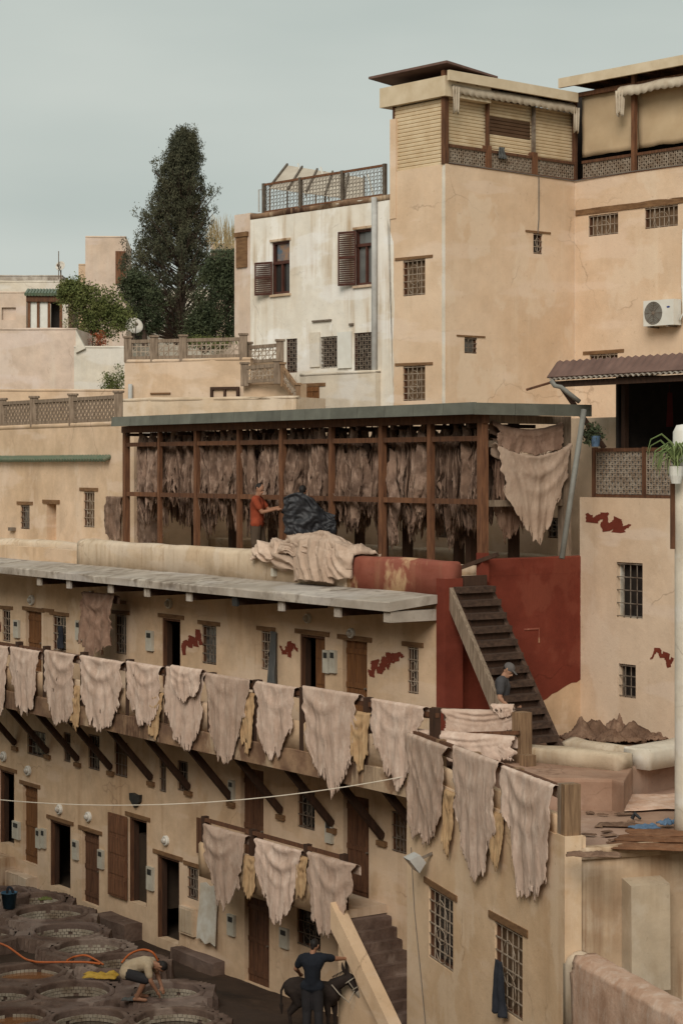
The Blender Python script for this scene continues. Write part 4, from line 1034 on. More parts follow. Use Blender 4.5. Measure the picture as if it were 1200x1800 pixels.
for u0, u1 in ((1020, 1106), (1117, 1240)):
    a, c = TR.tu(u0), TR.tu(u1)
    lattice(TR, a + .03, c - .03, zt + .07, zt + ph - .08, -.08, 'white_iron', tow, .072, .016)
    b = MB().box(TR, a, c, -.14, -.04, zt + ph - .07, zt + ph); b.build('balustrade_rail', 'old_wood', tow)
    b = MB().box(TR, a, c, -.14, -.04, zt, zt + .06); b.build('balustrade_rail', 'old_wood', tow)
    b = MB(); b.box(TR, a, c, -.15, -.142, zt + .05, zt + ph - .06); b.build('backing', 'curtain_dark', tow)
for u in (1111,):
    t = TR.tu(u); b = MB(); b.box(TR, t - .06, t + .06, -.13, -.02, zt, zr1); b.build('terrace_post', 'mid_wood', tow)
b = MB(); b.box(TR, -2.0, 7, -1.3, -1.2, zt - .1, zr1); b.build('inner_wall', 'interior_shade', tow)
for u0, u1 in ((1016, 1108), (1114, 1260)):
    a, c = TR.tu(u0) - .05, TR.tu(u1) + .05; b = MB(); n, k = 16, 12; z0 = zt + ph + .13; z1 = zr1 - .25
    for i in range(n + 1):
        for j in range(k + 1):
            t = lerp(a, c, i / n); z = lerp(z0, z1, j / k)
            b.v.append(TR.P(t, -.22 + .07 * nz(t * 1.2, z * 1.5, 3) + .02 * nz(t * 4, z * 3, 3), z + .04 * nz(t * 2, 0, 1) * (1 - j / k)))
    for i in range(n):
        for j in range(k):
            q = i * (k + 1) + j; b.f.append((q, q + k + 1, q + k + 2, q + 1))
    o = b.build('canvas_blind', 'blind_canvas', tow, smooth=True); o.modifiers.new('s', 'SOLIDIFY').thickness = .01
# folded awnings with scalloped valance
def awning(fr, t0, t1, z, o, drop, seed, tails=(True, True)):
    b = MB(); n = int((t1 - t0) / .03)
    for i in range(n + 1):
        t = lerp(t0, t1, i / n); sc = drop * (.75 + .25 * abs(math.sin(t * math.pi / .22))); sg = .03 * nz(t * 1.5, seed)
        for oo, zz_ in ((-.12, .13), (.0, .12), (.10, .05), (.14, -.02), (.14, -sc)):
            b.v.append(fr.P(t, o + oo + .012 * nz(t * 5, zz_ * 4, seed), z + zz_ + sg))
    for i in range(n):
        for j in range(4):
            q = i * 5 + j; b.f.append((q, q + 1, q + 6, q + 5))
    ob = b.build('awning', 'awning_cloth', tow, smooth=True); ob.modifiers.new('s', 'SOLIDIFY').thickness = .012
    for k, tt in enumerate((t0, t1)):
        if not tails[k]: continue
        b = MB(); n, m_ = 16, 8
        for i in range(n + 1):
            for j in range(m_ + 1):
                x = i / n; y = j / m_; w = .30 * (.9 - .25 * y)
                b.v.append(fr.P(tt + (x - .5) * w + (.1 if k == 0 else -.0), o + .12 + .045 * math.sin(x * 17 + y * 1.2), z - .0 - y * (.62 + .06 * math.sin(x * 9))))
        for i in range(n):
            for j in range(m_):
                q = i * (m_ + 1) + j; b.f.append((q, q + m_ + 1, q + m_ + 2, q + 1))
        tl = b.build('awning_tail', 'awning_cloth', ob, smooth=True); tl.modifiers.new('s', 'SOLIDIFY').thickness = .01
zaw = TF.tz(915, 172, .12)[1]
awning(TF, .12, 4.05 * KT, zaw, .02, .18, 3)
zaw = TR.tz(1150, 148, .12)[1]
awning(TR, TR.tu(1092), 7, zaw, .05, .18, 8, (True, False))
b = MB(); b.tube([TF.P(TF.tu(946), .015, zt - .02), TF.P(TF.tu(946), .015, zt - 1.1), TF.P(TF.tu(944), .015, TF.tz(944, 410)[1])], .014, 5); b.build('cable', 'cable_grey', tow)
b = MB(); b.tube([TF.P(0.1, .02, zt + .03), TF.P(4.1 * KT, .02, zt - .0), TR.P(.03, .03, zt), TR.P(2.0, .03, zt + .04), TR.P(5, .03, zt + .02)], .014, 5); b.build('cable', 'cable_grey', tow)
# a dark cloth on the terrace rail
def rag(name, label, m, p, w, h, fr, off, seed, cat='cloth', folds=3, taper=.3, pieces=None):
    b = MB(); n, k = 18, 24
    for i in range(n + 1):
        for j in range(k + 1):
            x = i / n - .5; y = j / k; ww = w * (1 - taper * (1 - y)) if taper > 0 else w * (1 + taper * y)
            o_ = off + .035 * math.sin(x * folds * 6.28 + seed + y * 1.5) * (.4 + y) + .03 * nz(x * 3 + seed, y * 3)
            b.v.append(fr.P(p[0] + x * ww + .04 * nz(y * 2, seed), o_, p[1] - h * y * (1 - .10 * abs(nz(x * 5, seed, 4)))))
    for i in range(n):
        for j in range(k):
            q = i * (k + 1) + j; b.f.append((q, q + k + 1, q + k + 2, q + 1))
    o = b.build(name, m, None, label, cat, smooth=True); o.modifiers.new('s', 'SOLIDIFY').thickness = .012; return o
t, z = TF.tz(882, 258); rag('dark_cloth', 'small dark cloth thrown over the tower terrace rail', 'cloth_grey', (t, z), .30, .30, TF, -.0, 2.0)
# air conditioner
ra = TR.rect(1133, 527, 1186, 572, .3)
acr = empty('air_conditioner', TR.P((ra[0] + ra[1]) / 2, .15, ra[2]), 'white outdoor air conditioner on the tower wall above the tin roof', 'air conditioner')
b = MB(); b.box(TR, ra[0], ra[1], .06, .36, ra[2], ra[3]); b.build('casing', 'white_plastic', acr)
ax = (Vector((TR.a.x, TR.a.y, 0)), Vector((0, 0, 1)), Vector((TR.n.x, TR.n.y, 0)))
R_ = (ra[3] - ra[2]) * .44; fc = TR.P(lerp(ra[0], ra[1], .34), .36, lerp(ra[2], ra[3], .5))
g = MB()
for k in range(1, 8):
    rr = R_ * k / 7; pts = [fc + ax[0] * (rr * math.cos(q)) + ax[1] * (rr * math.sin(q)) + ax[2] * .012 for q in np.linspace(0, 2 * math.pi, 22)]
    g.tube(pts, .006, 4, cap=False)
for k in range(8):
    q = k * math.pi / 4; g.tube([fc + ax[2] * .01, fc + ax[0] * (R_ * math.cos(q)) + ax[1] * (R_ * math.sin(q)) + ax[2] * .01], .005, 4)
g.lathe(fc, [(.05, .0), (.05, .02), (.001, .025)], 12, ax=ax)
g.build('fan_grille', 'dull_iron', acr)
MB().lathe(fc, [(R_, .001), (R_, .004), (.001, .004)], 24, ax=ax).build('fan_recess', 'dark_pipe', acr)
MB().lathe(TR.P(lerp(ra[0], ra[1], .83), .36, lerp(ra[2], ra[3], .70)), [(.055, 0), (.055, .004), (.001, .005)], 14, ax=(ax[0], ax[1] * .45, ax[2])).build('badge', 'badge_blue', acr)
for x in (.2, .8):
    b = MB(); t = lerp(ra[0], ra[1], x); b.box(TR, t - .02, t + .02, .0, .4, ra[2] - .045, ra[2] - .002); b.build('bracket', 'dull_iron', acr)
b = MB(); b.tube([TR.P(ra[1] + .06, .2, ra[2] + .12), TR.P(ra[1] + .10, .08, ra[2] + .3), TR.P(ra[1] + .02, .04, ra[3] + .35), TR.P(ra[1] + .03, .04, ra[3] + 1.1), TR.P(ra[1] + .05, .03, ra[3] + 1.75)], .03, 7)
b.build('pipe_sleeve', 'white_plastic', acr, smooth=True)
b = MB(); b.tube([TR.P(ra[1] + .08, .02, ra[2]), TR.P(ra[1] + .10, .02, ra[2] - 1.0)], .012, 5); b.build('cable', 'cable_grey', acr)

# ------------------------------------------------------------------ white house
wh = empty('white_house', WBF.P(4, 0, 8), 'weathered white house with brown shutters and iron roof railing', 'house')
wt0, wt1_ = twe + .0, WBF.tu(440)
zw = WBF.tz(560, 362)[1]
w1 = (478, 424, 509, 516); w2 = (624, 402, 659, 500); w3 = (503, 595, 522, 655); w4 = (563, 591, 595, 647); w5 = (622, 584, 659, 656)
wall(WBF, wt0, wt1_, 7, zw, .3, [WBF.rect(*r) + (.16,) for r in (w1, w2, w3, w4, w5)], 'white_plaster', wh)
coping(WBF, wt0, wt1_, -.32, .008, zw - .10, zw + .05, .025, .03, .08, 71).build('coping', 'beam_concrete', wh, smooth=True)
WS = Fr(WBF.P(wt1_, 0, 0).xy, pv, wv); wall(WS, 0, 5, 7, zw, .3, [], 'white_plaster', wh, 'side_wall')
b = MB(); b.box(WBF, wt0, wt1_, -5, -.3, zw - .3, zw - .1); b.build('roof', 'concrete', wh)
def casement(r, panes, transom, m='shutter_brown'):
    a, c, e, f = WBF.rect(*r); w = window(wh, WBF, (a, c, e, f), lintel=False, grille=None, frame=m, pane=panes, fw=.06)
    b = MB(); zz_ = lerp(e, f, transom); b.box(WBF, a, c, -.11, -.03, zz_ - .04, zz_ + .04); b.box(WBF, (a + c) / 2 - .03, (a + c) / 2 + .03, -.11, -.045, e, zz_); b.build('mullion', m, w)
    b = MB(); b.box(WBF, a - .05, c + .05, -.02, .05, f + .01, f + .07); b.build('trim', 'stained_plaster', w)
    b = MB(); b.box(WBF, a - .05, c + .05, -.02, .06, e - .07, e - .01); b.build('sill', 'stained_plaster', w)
    return w
cw = casement(w1, 'glass_dark', .60)
a, c, e, f = WBF.rect(480, 428, 508, 457); b = MB(); b.box(WBF, a + .07, c - .07, -.125, -.10, e, f); b.build('stained_pane', 'glass_blue', cw)
cw = casement(w2, 'glass_grey', .72)
def louvre(r, ang=.25):
    a, c, e, f = WBF.rect(*r); b = MB()
    def Q(t, z): return WBF.P(t, .03 + (t - a) * ang, z)
    for x in (a, c - .05): b.hexa([Q(x, e), Q(x, e) + Vector((0, -.04, 0)), Q(x + .05, e) + Vector((0, -.04, 0)), Q(x + .05, e), Q(x, f), Q(x, f) + Vector((0, -.04, 0)), Q(x + .05, f) + Vector((0, -.04, 0)), Q(x + .05, f)])
    for z in (e, lerp(e, f, .5), f - .06): b.hexa([Q(a, z), Q(a, z) + Vector((0, -.035, 0)), Q(c, z) + Vector((0, -.035, 0)), Q(c, z), Q(a, z + .06), Q(a, z + .06) + Vector((0, -.035, 0)), Q(c, z + .06) + Vector((0, -.035, 0)), Q(c, z + .06)])
    o = b.build('shutter', 'shutter_brown', wh); g = MB(); n = int((f - e) / .055)
    for i in range(n):
        z = lerp(e, f, (i + .5) / n); g.bar(Q(a + .05, z) + Vector((0, -.02, 0)), Q(c - .05, z) + Vector((0, -.02, 0)), .03, .022, up=(0, -.6, .8))
    g.build('slats', 'shutter_brown', o)
louvre((456, 461, 480, 519)); louvre((602, 407, 627, 502))
for r in (w3, w4, w5):
    w = window(wh, WBF, WBF.rect(*r), lintel=False, grille=None, frame='shutter_brown' if r != w4 else 'pale_board', pane='glass_dark')
    a, c, e, f = WBF.rect(*r); lattice(WBF, a, c, e, f, -.04, 'dull_iron', w, .10, .02, 'grille')
a, c, e, f = WBF.rect(595, 583, 619, 647); b = MB(); b.box(WBF, a, c, .01, .05, e, f); b.build('shutter', 'white_plastic', wh)
a, c, e, f = WBF.rect(546, 584, 563, 645); b = MB(); b.box(WBF, a, c, .01, .04, e, f); b.build('shutter', 'pale_plaster', wh)
for (u0, v0, u1, v1) in [(550, 562, 583, 565), (622, 568, 615, 572)]:
    r = WBF.rect(u0, v0, u1, v1); b = MB(); b.box(WBF, r[0], r[1], 0, .05, r[2], r[3]); b.build('bracket', 'dull_iron', wh)
MB().tube([WBF.P(WBF.tu(662), .09, zw), WBF.P(WBF.tu(662), .09, zw - 1.8), WBF.P(WBF.tu(662), .085, 9.8)], .075, 10).build('downpipe', 'grey_pipe', wh, smooth=True)
# iron railing with scrolls
def iron_fence(fr, ts, z0, hgt, off):
    root = empty('iron_railing', fr.P(ts[0], off, z0), 'ornate rusty iron railing along the white house roof', 'railing')
    for t in ts:
        b = MB(); b.box(fr, t - .045, t + .045, off - .045, off + .045, z0, z0 + hgt + .04); b.build('post', 'ochre_sheet' if False else 'iron_rail', root)
    for a, c in zip(ts[:-1], ts[1:]):
        b = MB(); b.bar(fr.P(a, off, z0 + hgt), fr.P(c, off, z0 + hgt), .05, .06); b.build('rail', 'mid_wood', root)
        b = MB(); b.bar(fr.P(a, off, z0 + .05), fr.P(c, off, z0 + .05), .04, .04); b.build('rail', 'mid_wood', root)
        g = MB(); n = int((c - a) / .13); k = 7
        for i in range(n):
            for j in range(k):
                cx = lerp(a, c, (i + .5) / n); cz = lerp(z0 + .08, z0 + hgt - .05, (j + .5) / k); rr = .06
                pts = [fr.P(cx + rr * math.cos(q) * (1 if j % 2 else .6), off, cz + rr * math.sin(q)) for q in np.linspace(0, 2 * math.pi * .85, 9)]
                g.tube(pts, .007, 3)
            x = lerp(a, c, i / n); g.bar(fr.P(x, off, z0 + .05), fr.P(x, off, z0 + hgt), .014, .014)
        g.build('scrollwork', 'iron_rail', root)
iron_fence(WBF, [WBF.tu(u, -.15) for u in (676, 602, 528, 464)], zw + .04, .80, -.15)
# sloped sun shade frame on the roof behind the railing
ss = empty('shade_frame', WBF.P(5, -2, zw), 'sloping canvas sun shade on a thin white frame behind the iron railing', 'canopy')
ya = 60.5; A_ = at(505, 290, ya); B_ = at(640, 312, ya - 2.6); C_ = at(474, 330, ya - 1.2); D_ = at(640, 352, ya - 4.2)
b = MB(); n = 10
for i in range(n + 1):
    x = i / n; p = A_.lerp(B_, x); q = C_.lerp(D_, x)
    b.v += [p, q, p + Vector((0, 0, -.02)), q + Vector((0, 0, -.02))]
for i in range(n):
    k = i * 4; b.f += [(k, k + 1, k + 5, k + 4), (k + 2, k + 6, k + 7, k + 3), (k + 1, k + 3, k + 7, k + 5), (k, k + 4, k + 6, k + 2)]
b.build('canvas', 'canvas_grey', ss)
for i in range(0, 11, 2):
    x = i / 10; b = MB(); b.bar(A_.lerp(B_, x) + Vector((0, 0, .04)), C_.lerp(D_, x) + Vector((0, 0, .04)), .05, .05); b.build('rafter', 'iron_rail', ss)
for i in range(1, 11, 3):
    x = i / 10; b = MB(); p = A_.lerp(B_, x); b.bar(p + Vector((.1, -.3, .05)), p + Vector((.35, -.5, -.95)), .035, .035); b.build('frame_leg', 'white_plastic', ss)
for x in (0, .5, 1):
    b = MB(); q = C_.lerp(D_, x); b.bar(q, Vector((q.x, q.y, zw - .1)), .05, .05); b.build('frame_post', 'iron_rail', ss)
    b = MB(); q = A_.lerp(B_, x); b.bar(q, Vector((q.x, q.y, zw - .1)), .05, .05); b.build('frame_post', 'iron_rail', ss)
# ochre strip left of the white house with a pilaster
st = Fr(WBF.P(wt1_, -.02, 0).xy, wv, -pv); zs_ = st.tz(430, 375)[1]
sid = empty('side_house', st.P(.5, 0, 8), 'narrow tan house end joined to the left of the white house', 'house')
wall(st, .01, st.tu(412), 7, zs_, .3, [], 'pink_plaster', sid)
b = MB(); r = st.rect(415, 408, 437, 416); b.box(st, r[0], r[1], 0, .08, r[2], r[3]); r = st.rect(417, 416, 435, 470); b.box(st, r[0], r[1], 0, .05, r[2], r[3]); b.build('pilaster', 'lintel_wood', sid)
wall(Fr(st.P(st.tu(412), 0, 0).xy, pv, wv), 0, 3, 7, zs_, .3, [], 'pink_plaster', sid, 'side_wall')

# ------------------------------------------------------------------ annex and terraces left of it
def cube_house(name, label, u0, u1, v0, zb, Y, depth, m, cat='house', ops=(), ang=0.0, amp=.03):
    """a plastered block whose front faces the viewer, turned by ang"""
    p = at(u0, v0, Y); q = at(u1, v0, Y); d = Vector((math.cos(ang), math.sin(ang))); fr = Fr((p.x, p.y), d, (d.y, -d.x))
    t1 = fr.tu(u1); z1 = p.z
    root = empty(name, fr.P(t1 / 2, 0, zb), label, cat)
    wall(fr, 0, t1, zb, z1, .2, [fr.rect(*o) + (.12,) for o in ops], m, root)
    for s_, (oo, dd, nn) in enumerate(((fr.P(0, 0, 0).xy, -fr.n, -fr.a), (fr.P(t1, 0, 0).xy, -fr.n, fr.a))):
        f2 = Fr(oo, dd, nn); wall(f2, 0, depth, zb, z1 - .002, .2, [], m, root, 'side_wall')
    b = MB(); b.box(fr, .02, t1 - .02, -depth, -.21, z1 - .25, z1 - .12); b.build('roof', 'concrete', root)
    coping(fr, 0, t1, -.215, .004, z1 - .05, z1 + .025, .018, amp * .5, .2, u0 * .1).build('coping', m, root, smooth=True)
    return root, fr, t1, z1
ang = math.atan2(-wv.y, -wv.x) + 0  # parallel to the white house
root, fr, t1, z1 = cube_house('annex', 'low cream annex with small orange door below the white house', 527, 660, 658, 8, 54.7, .5, 'pale_plaster', 'annex', ang=-.80)
r = fr.rect(534, 680, 562, 720); d = door(root, fr, r, m='door_wood', depth=-.01, lw=.22)
# block with lattice fences
root, fr, t1, z1 = cube_house('terrace_block', 'ochre terrace block with roof lattice fence left of the small orange door', 318, 440, 632, 8, 54.5, 6, 'block_plaster', 'building', ang=-.35)
r = fr.rect(372, 680, 422, 706); w = window(root, fr, r, lintel=False, grille=None, depth=-.02, pane='block_plaster', frame='dark_wood', fw=.07)
b = MB(); b.box(fr, (r[0] + r[1]) / 2 - .03, (r[0] + r[1]) / 2 + .03, .02, .10, r[2], r[3]); b.build('mullion', 'dark_wood', w)
fl = Fr(fr.P(0, 0, 0).xy, (-.93, .36), (-.36, -.93)); tl = fl.tu(219)
wall(fl, 0, tl, 8, z1 - .002, .2, [], 'block_plaster', root, 'left_wall')
MB().tube([fl.P(fl.tu(232), .1, 11), fl.P(fl.tu(232), .1, fl.tz(232, 675)[1])], .06, 8).build('vent_pipe', 'grey_pipe', root, smooth=True)
r = fl.rect(265, 690, 300, 693); b = MB(); b.box(fl, r[0], r[1], 0, .04, r[2], r[3]); b.build('lintel', 'lintel_wood', root)
coping(fl, 0, tl, -.2, .004, z1 - .06, z1 + .025, .018, .015, .2, 9).build('coping', 'block_plaster', root, smooth=True)
fz = z1 + .02
fence('roof_fence', 'brown lattice fence on the terrace block beneath the tall conifer', [fl.P(tl - .05, -.1, fz), fl.P(tl * .5, -.1, fz), fr.P(.02, -.1, fz), fr.P(t1 * .88, -.1, fz)], .50, 'grey_wood', 'white_iron', pw=.2, pitch=.13, bar=.028)
sta = [at(436, 640, 54.2), at(492, 636, 53.4)]
fence('stair_fence', 'upper lattice fence panel beside the white house lower windows', sta, .44, 'grey_wood', 'white_iron', pw=.2, pitch=.12, bar=.026)
sta = [at(430, 675, 53.0), at(488, 671, 52.3)]
fence('stair_fence', 'lower lattice fence panel above the roof stair', sta, .42, 'grey_wood', 'white_iron', pw=.2, pitch=.12, bar=.026)
sta = [at(497, 676, 52.1), at(524, 713, 51.4)]
fence('stair_fence', 'sloping lattice fence going down beside the small orange door', sta, .42, 'post_wood', 'white_iron', pw=.12, pitch=.11, bar=.026)
root, fr, t1, z1 = cube_house('roof_parapet', 'plaster parapet block under the lower lattice fence panel', 428, 505, 674, 8, 53.2, 1.0, 'block_plaster', 'parapet', ang=-.5)
# low plaster slabs over the gallery roof
root, fr, t1, z1 = cube_house('roof_slab', 'low plaster roof slab just above the green gallery roof edge', 215, 520, 703, 9, 53.2, 1.5, 'parapet_plaster', 'roof', ang=-.5, amp=.06)

# walls on the far left
root, fr, t1, z1 = cube_house('garden_wall', 'low ochre garden wall behind the grey roof fence', -60, 225, 685, 6, 60, 1.0, 'block_plaster', 'wall', ang=.03)
root, fr, t1, z1 = cube_house('boundary_wall', 'tall pinkish plaster wall at far left below the houses', -60, 134, 578, 5, 66, 3.0, 'pink_plaster', 'wall', ang=-.05)
root2, fr2, t2, z2 = cube_house('boundary_wall', 'pale cream wall right of the pinkish wall under the bush', 130, 226, 609, 5, 65.8, 3.0, 'pale_plaster', 'wall', ang=.02)
b = MB(); q0 = at(133, 579, 65.7); b.v = [q0, at(133, 620, 65.7), at(150, 612, 65.7)] ; b.v += [p + Vector((0, .3, 0)) for p in b.v]
b.f = [(0, 1, 2), (5, 4, 3), (0, 3, 4, 1), (1, 4, 5, 2), (2, 5, 3, 0)]; b.build('slope_cap', 'pale_plaster', root2)
# far houses
root, fr, t1, z1 = cube_house('far_house', 'small pinkish house with square window at the far left edge', -40, 46, 513, 10, 80, 5, 'pink_plaster', ops=[(3, 540, 28, 562)])
r = fr.rect(3, 540, 28, 562)
root, fr, t1, z1 = cube_house('far_house', 'low cream house behind the little tiled porch', -40, 120, 494, 10, 86, 5, 'pale_plaster')
root, fr, t1, z1 = cube_house('far_house', 'long grey roofed house on the far left skyline', -50, 110, 484, 10, 92, 5, 'concrete')
root, fr, t1, z1 = cube_house('far_house', 'plain pink house block left of the tall conifer', 150, 222, 415, 10, 84, 5, 'pink_plaster', ang=.06)
r = fr.rect(203, 441, 221, 500); b = MB(); b.box(fr, r[0], r[1], -.02, .04, r[2], r[3]); b.build('door', 'mid_wood', root)
r = fr.rect(140, 464, 152, 492)
root, fr, t1, z1 = cube_house('far_house', 'small tan step of wall beside the pink house block', 138, 152, 464, 10, 84.5, 3, 'block_plaster')
root, fr, t1, z1 = cube_house('far_house', 'white house half hidden behind the trees and conifer trunk', 214, 372, 508, 10, 90, 5, 'pale_plaster', ops=[(228, 548, 258, 600), (290, 548, 310, 600)])
for r in [(228, 548, 258, 600), (290, 548, 310, 600)]:
    a = fr.rect(*r); b = MB(); b.box(fr, a[0], a[1], -.1, -.06, a[2], a[3]); b.build('window', 'glass_dark', root)
root, fr, t1, z1 = cube_house('far_house', 'cream house with green tiled edge right behind the conifer', 370, 425, 428, 10, 92, 4, 'pink_plaster')
for i in range(16):
    b = MB(); t = lerp(.05, t1 - .05, i / 15); zz_ = z1 - .35; b.tube([fr.P(t, 0, zz_ + .06), fr.P(t, .25, zz_ - .04)], .06, 6); b.build('ledge_tile', 'green_tile', root)
# tiled porch
por = empty('tiled_porch', at(80, 575, 76), 'little wooden porch with green tiled eave and white blinds', 'porch')
pfz = Fr(at(50, 575, 76).xy, (1, .05), (.05, -1)); L_ = pfz.tu(108)
z0 = at(50, 578, 76).z; zz_ = at(50, 530, 76).z
for x in (0.02, .36, L_ * .62, L_ - .02):
    b = MB(); b.box(pfz, x - .05, x + .05, -.1, 0, z0, zz_); b.build('post', 'mid_wood', por)
b = MB(); b.box(pfz, -.08, L_ + .08, -1, .06, zz_, zz_ + .25); b.build('beam', 'old_wood', por)
b = MB(); b.box(pfz, .03, L_ * .6, -.08, -.05, z0, zz_); b.build('blind', 'white_plastic', por)
b = MB(); b.box(pfz, L_ * .64, L_ - .06, -.6, -.55, z0, zz_); b.build('shade_panel', 'interior_shade', por)  # near-black sheet painted as the shade inside the porch
for i in range(13):
    t = lerp(-.08, L_ + .08, i / 12); b = MB(); b.tube([pfz.P(t, -.8, zz_ + .5), pfz.P(t, .15, zz_ + .26)], .07, 6); b.build('roof_tile', 'green_tile', por)
def dish(u, v, Y, rpx, label, rx=-.9, rz=.4, mast=.8):
    p = at(u, v, Y); R_ = rpx * Y / FPX; root = empty('satellite_dish', p - Vector((0, 0, mast)), label, 'dish')
    Mx = Matrix.Rotation(rz, 4, 'Z') @ Matrix.Rotation(rx, 4, 'X'); ax = tuple((Mx @ Vector(c)).normalized() for c in ((1, 0, 0), (0, 1, 0), (0, 0, 1)))
    prof = [(.001, -.25 * R_), (.4 * R_, -.20 * R_), (.75 * R_, -.09 * R_), (R_, 0.06 * R_), (R_ * 1.0, .03 * R_), (.75 * R_, -.13 * R_), (.4 * R_, -.24 * R_), (.001, -.29 * R_)]
    MB().lathe(p, prof, 22, ax=ax).build('reflector', 'dish_white', root, smooth=True)
    b = MB(); f = p + ax[2] * (R_ * .9) - ax[1] * (R_ * .3); b.tube([p - ax[1] * R_, f], .02, 5); b.ball(f, .07, 8, 6); b.build('feed_arm', 'dull_iron', root)
    b = MB(); b.tube([p - ax[2] * (.2 * R_), p - ax[2] * (.3 * R_) - Vector((0, 0, mast))], .035, 6); b.build('mast', 'dull_iron', root)
dish(236, 572, 74, 15.5, 'large white satellite dish in front of the conifer', 1.15, .35)
dish(106, 467, 85, 9, 'smaller satellite dish on the far left skyline', 1.2, -.3, 1.0)
MB().tube([at(103, 490, 85), at(103, 441, 85)], .02, 5).build('antenna_mast', 'dull_iron', None, 'thin antenna mast beside the smaller dish', 'antenna')
MB().tube([at(455, 372, 57), at(455, 333, 57), at(463, 333, 57)], .025, 5).build('roof_pipe', 'grey_pipe', None, 'thin bent pipe at the left end of the iron railing', 'pipe')

# ------------------------------------------------------------------ plants
def leaves(cent, n, spread, size, asp=.35, up=.0):
    """n small leaf faces round each clump centre"""
    cent = np.asarray(cent); N = len(cent) * n
    c = np.repeat(cent, n, axis=0) + rng.normal(0, 1, (N, 3)) * spread
    d = rng.normal(0, 1, (N, 3)); d[:, 2] += up; d /= np.linalg.norm(d, axis=1)[:, None]
    e = np.cross(d, rng.normal(0, 1, (N, 3))); e /= np.linalg.norm(e, axis=1)[:, None]
    s = size * rng.uniform(.6, 1.4, (N, 1))
    v = np.stack([c - d * s * .5, c + e * s * asp * .5, c + d * s * .5, c - e * s * asp * .5], 1).reshape(-1, 3)
    return v, np.arange(N * 4).reshape(-1, 4)
def leaf_obj(name, v, f, m, parent):
    org = np.array(WL[parent.name]); me = bpy.data.meshes.new(name); me.from_pydata((v - org).tolist(), [], f.tolist()); me.materials.append(M[m])
    o = bpy.data.objects.new(name, me); COL.objects.link(o); o.parent = parent; WL[o.name] = WL[parent.name]; return o
# the tall conifer
YT = 80.0; base = at(315, 606, YT); topz = at(315, 228, YT).z; H_ = topz - base.z; px = YT / FPX
con = empty('conifer_tree', base, 'tall dark conifer with bare lower limbs rising above the roofs', 'tree')
trk = [base + Vector((.02 * i, .03 * nz(i, 1), H_ * i / 12)) for i in range(13)]
MB().tube(trk, [.22 * (1 - i / 12.5) + .012 for i in range(13)], 9).build('trunk', 'bark', con, smooth=True)
env = [(0, 60), (.06, 88), (.2, 96), (.3, 88), (.36, 78), (.42, 70), (.55, 62), (.65, 56), (.75, 49), (.85, 37), (.92, 27), (.97, 16), (1, 4)]
def envr(h):
    for (a, x), (c, y) in zip(env[:-1], env[1:]):
        if a <= h <= c: return lerp(x, y, (h - a) / (c - a)) * px
    return 0.05
cl = []; limbs = MB()
for i in range(330):
    h = (i + random.random()) / 330 * .97; h = h ** .9; th = i * 2.39996 + random.uniform(-.5, .5)
    lob = 1 + .55 * nz(math.cos(th) * 1.3, math.sin(th) * 1.3, h * 7) + random.uniform(-.16, .10)
    R_ = envr(h) * lob; sh_ = -14 * px * math.sin(math.pi * min(1, h * 1.15))
    p = base + Vector((.24 * h, 0, max(.2, h * H_ - R_ * .55))); ax_ = base + Vector((.24 * h + sh_, 0, h * H_))
    q = ax_ + Vector((R_ * math.cos(th), R_ * math.sin(th), R_ * random.uniform(.1, .35)))
    if h < .78:
        mdl = p.lerp(q, .5) + Vector((0, 0, -.10)); limbs.tube([p, mdl, q], [.04 * (1.1 - h), .026, .010], 5)
        for k in range(2):
            w_ = mdl.lerp(q, k / 2); e_ = w_ + Vector((random.uniform(-.4, .4), random.uniform(-.4, .4), random.uniform(.1, .4))); limbs.tube([w_, e_], [.013, .005], 4)
    bare = h < .34 and nz(th * .9, h * 6, 5) < .0
    inner = .15 if h > .38 else .62
    for k in range(3 if bare else 6):
        f_ = lerp(inner, 1.0, (k + .5) / 6) if not bare else random.uniform(.85, 1.0)
        c_ = ax_.lerp(q, f_); n_ = max(1, int(2 * (1 - .4 * h)))
        for m_ in range(n_): cl.append(tuple(c_ + Vector((random.gauss(0, .10), random.gauss(0, .10), random.uniform(-.10, .22)))))
limbs.build('limbs', 'bark', con)
v, f = leaves(cl, 50, (.075, .075, .12), .095, .36, 1.6); leaf_obj('crown', v, f, 'conifer_leaf', con)
def bush(name, label, lst, m, n, spread, size, trunk=None, cat='tree', cnt=60, seed=0):
    root = empty(name, trunk[0] if trunk else Vector(lst[0][0]) - Vector((0, 0, lst[0][1])), label, cat)
    cl = []
    for c, R_ in lst:
        for i in range(cnt):
            d = Vector((random.gauss(0, 1), random.gauss(0, 1), random.gauss(0, 1))).normalized() * (R_ * random.random() ** .4)
            k = 1 + .3 * nz(d.x * 2 + seed, d.y * 2, d.z * 2)
            cl.append(tuple(Vector(c) + d * k))
    v, f = leaves(cl, int(n * 1.5), spread, size * .75, .5, .3); leaf_obj('crown', v, f, m, root)
    b = MB()
    if trunk:
        b.tube(trunk, .12, 7, .05)
        for c, R_ in lst: b.tube([trunk[-1], Vector(c)], .05, 5, .015)
    else:
        c0 = Vector(lst[0][0]); g = c0 - Vector((0, 0, lst[0][1]))
        for c, R_ in lst: b.tube([g, Vector(c)], .05, 5, .015)
    b.build('trunk', 'bark', root); return root
Yb = 72
bush('olive_bush', 'round yellow green bush behind the pale wall at left', [(at(150, 535, Yb), 1.0), (at(135, 515, Yb), .6), (at(185, 545, Yb), .75), (at(165, 575, Yb), .8), (at(205, 560, Yb), .6), (at(120, 510, Yb), .35)], 'bush_leaf', 26, .10, .12, [at(160, 625, Yb), at(158, 570, Yb)], cnt=70, seed=1)
Yb = 76
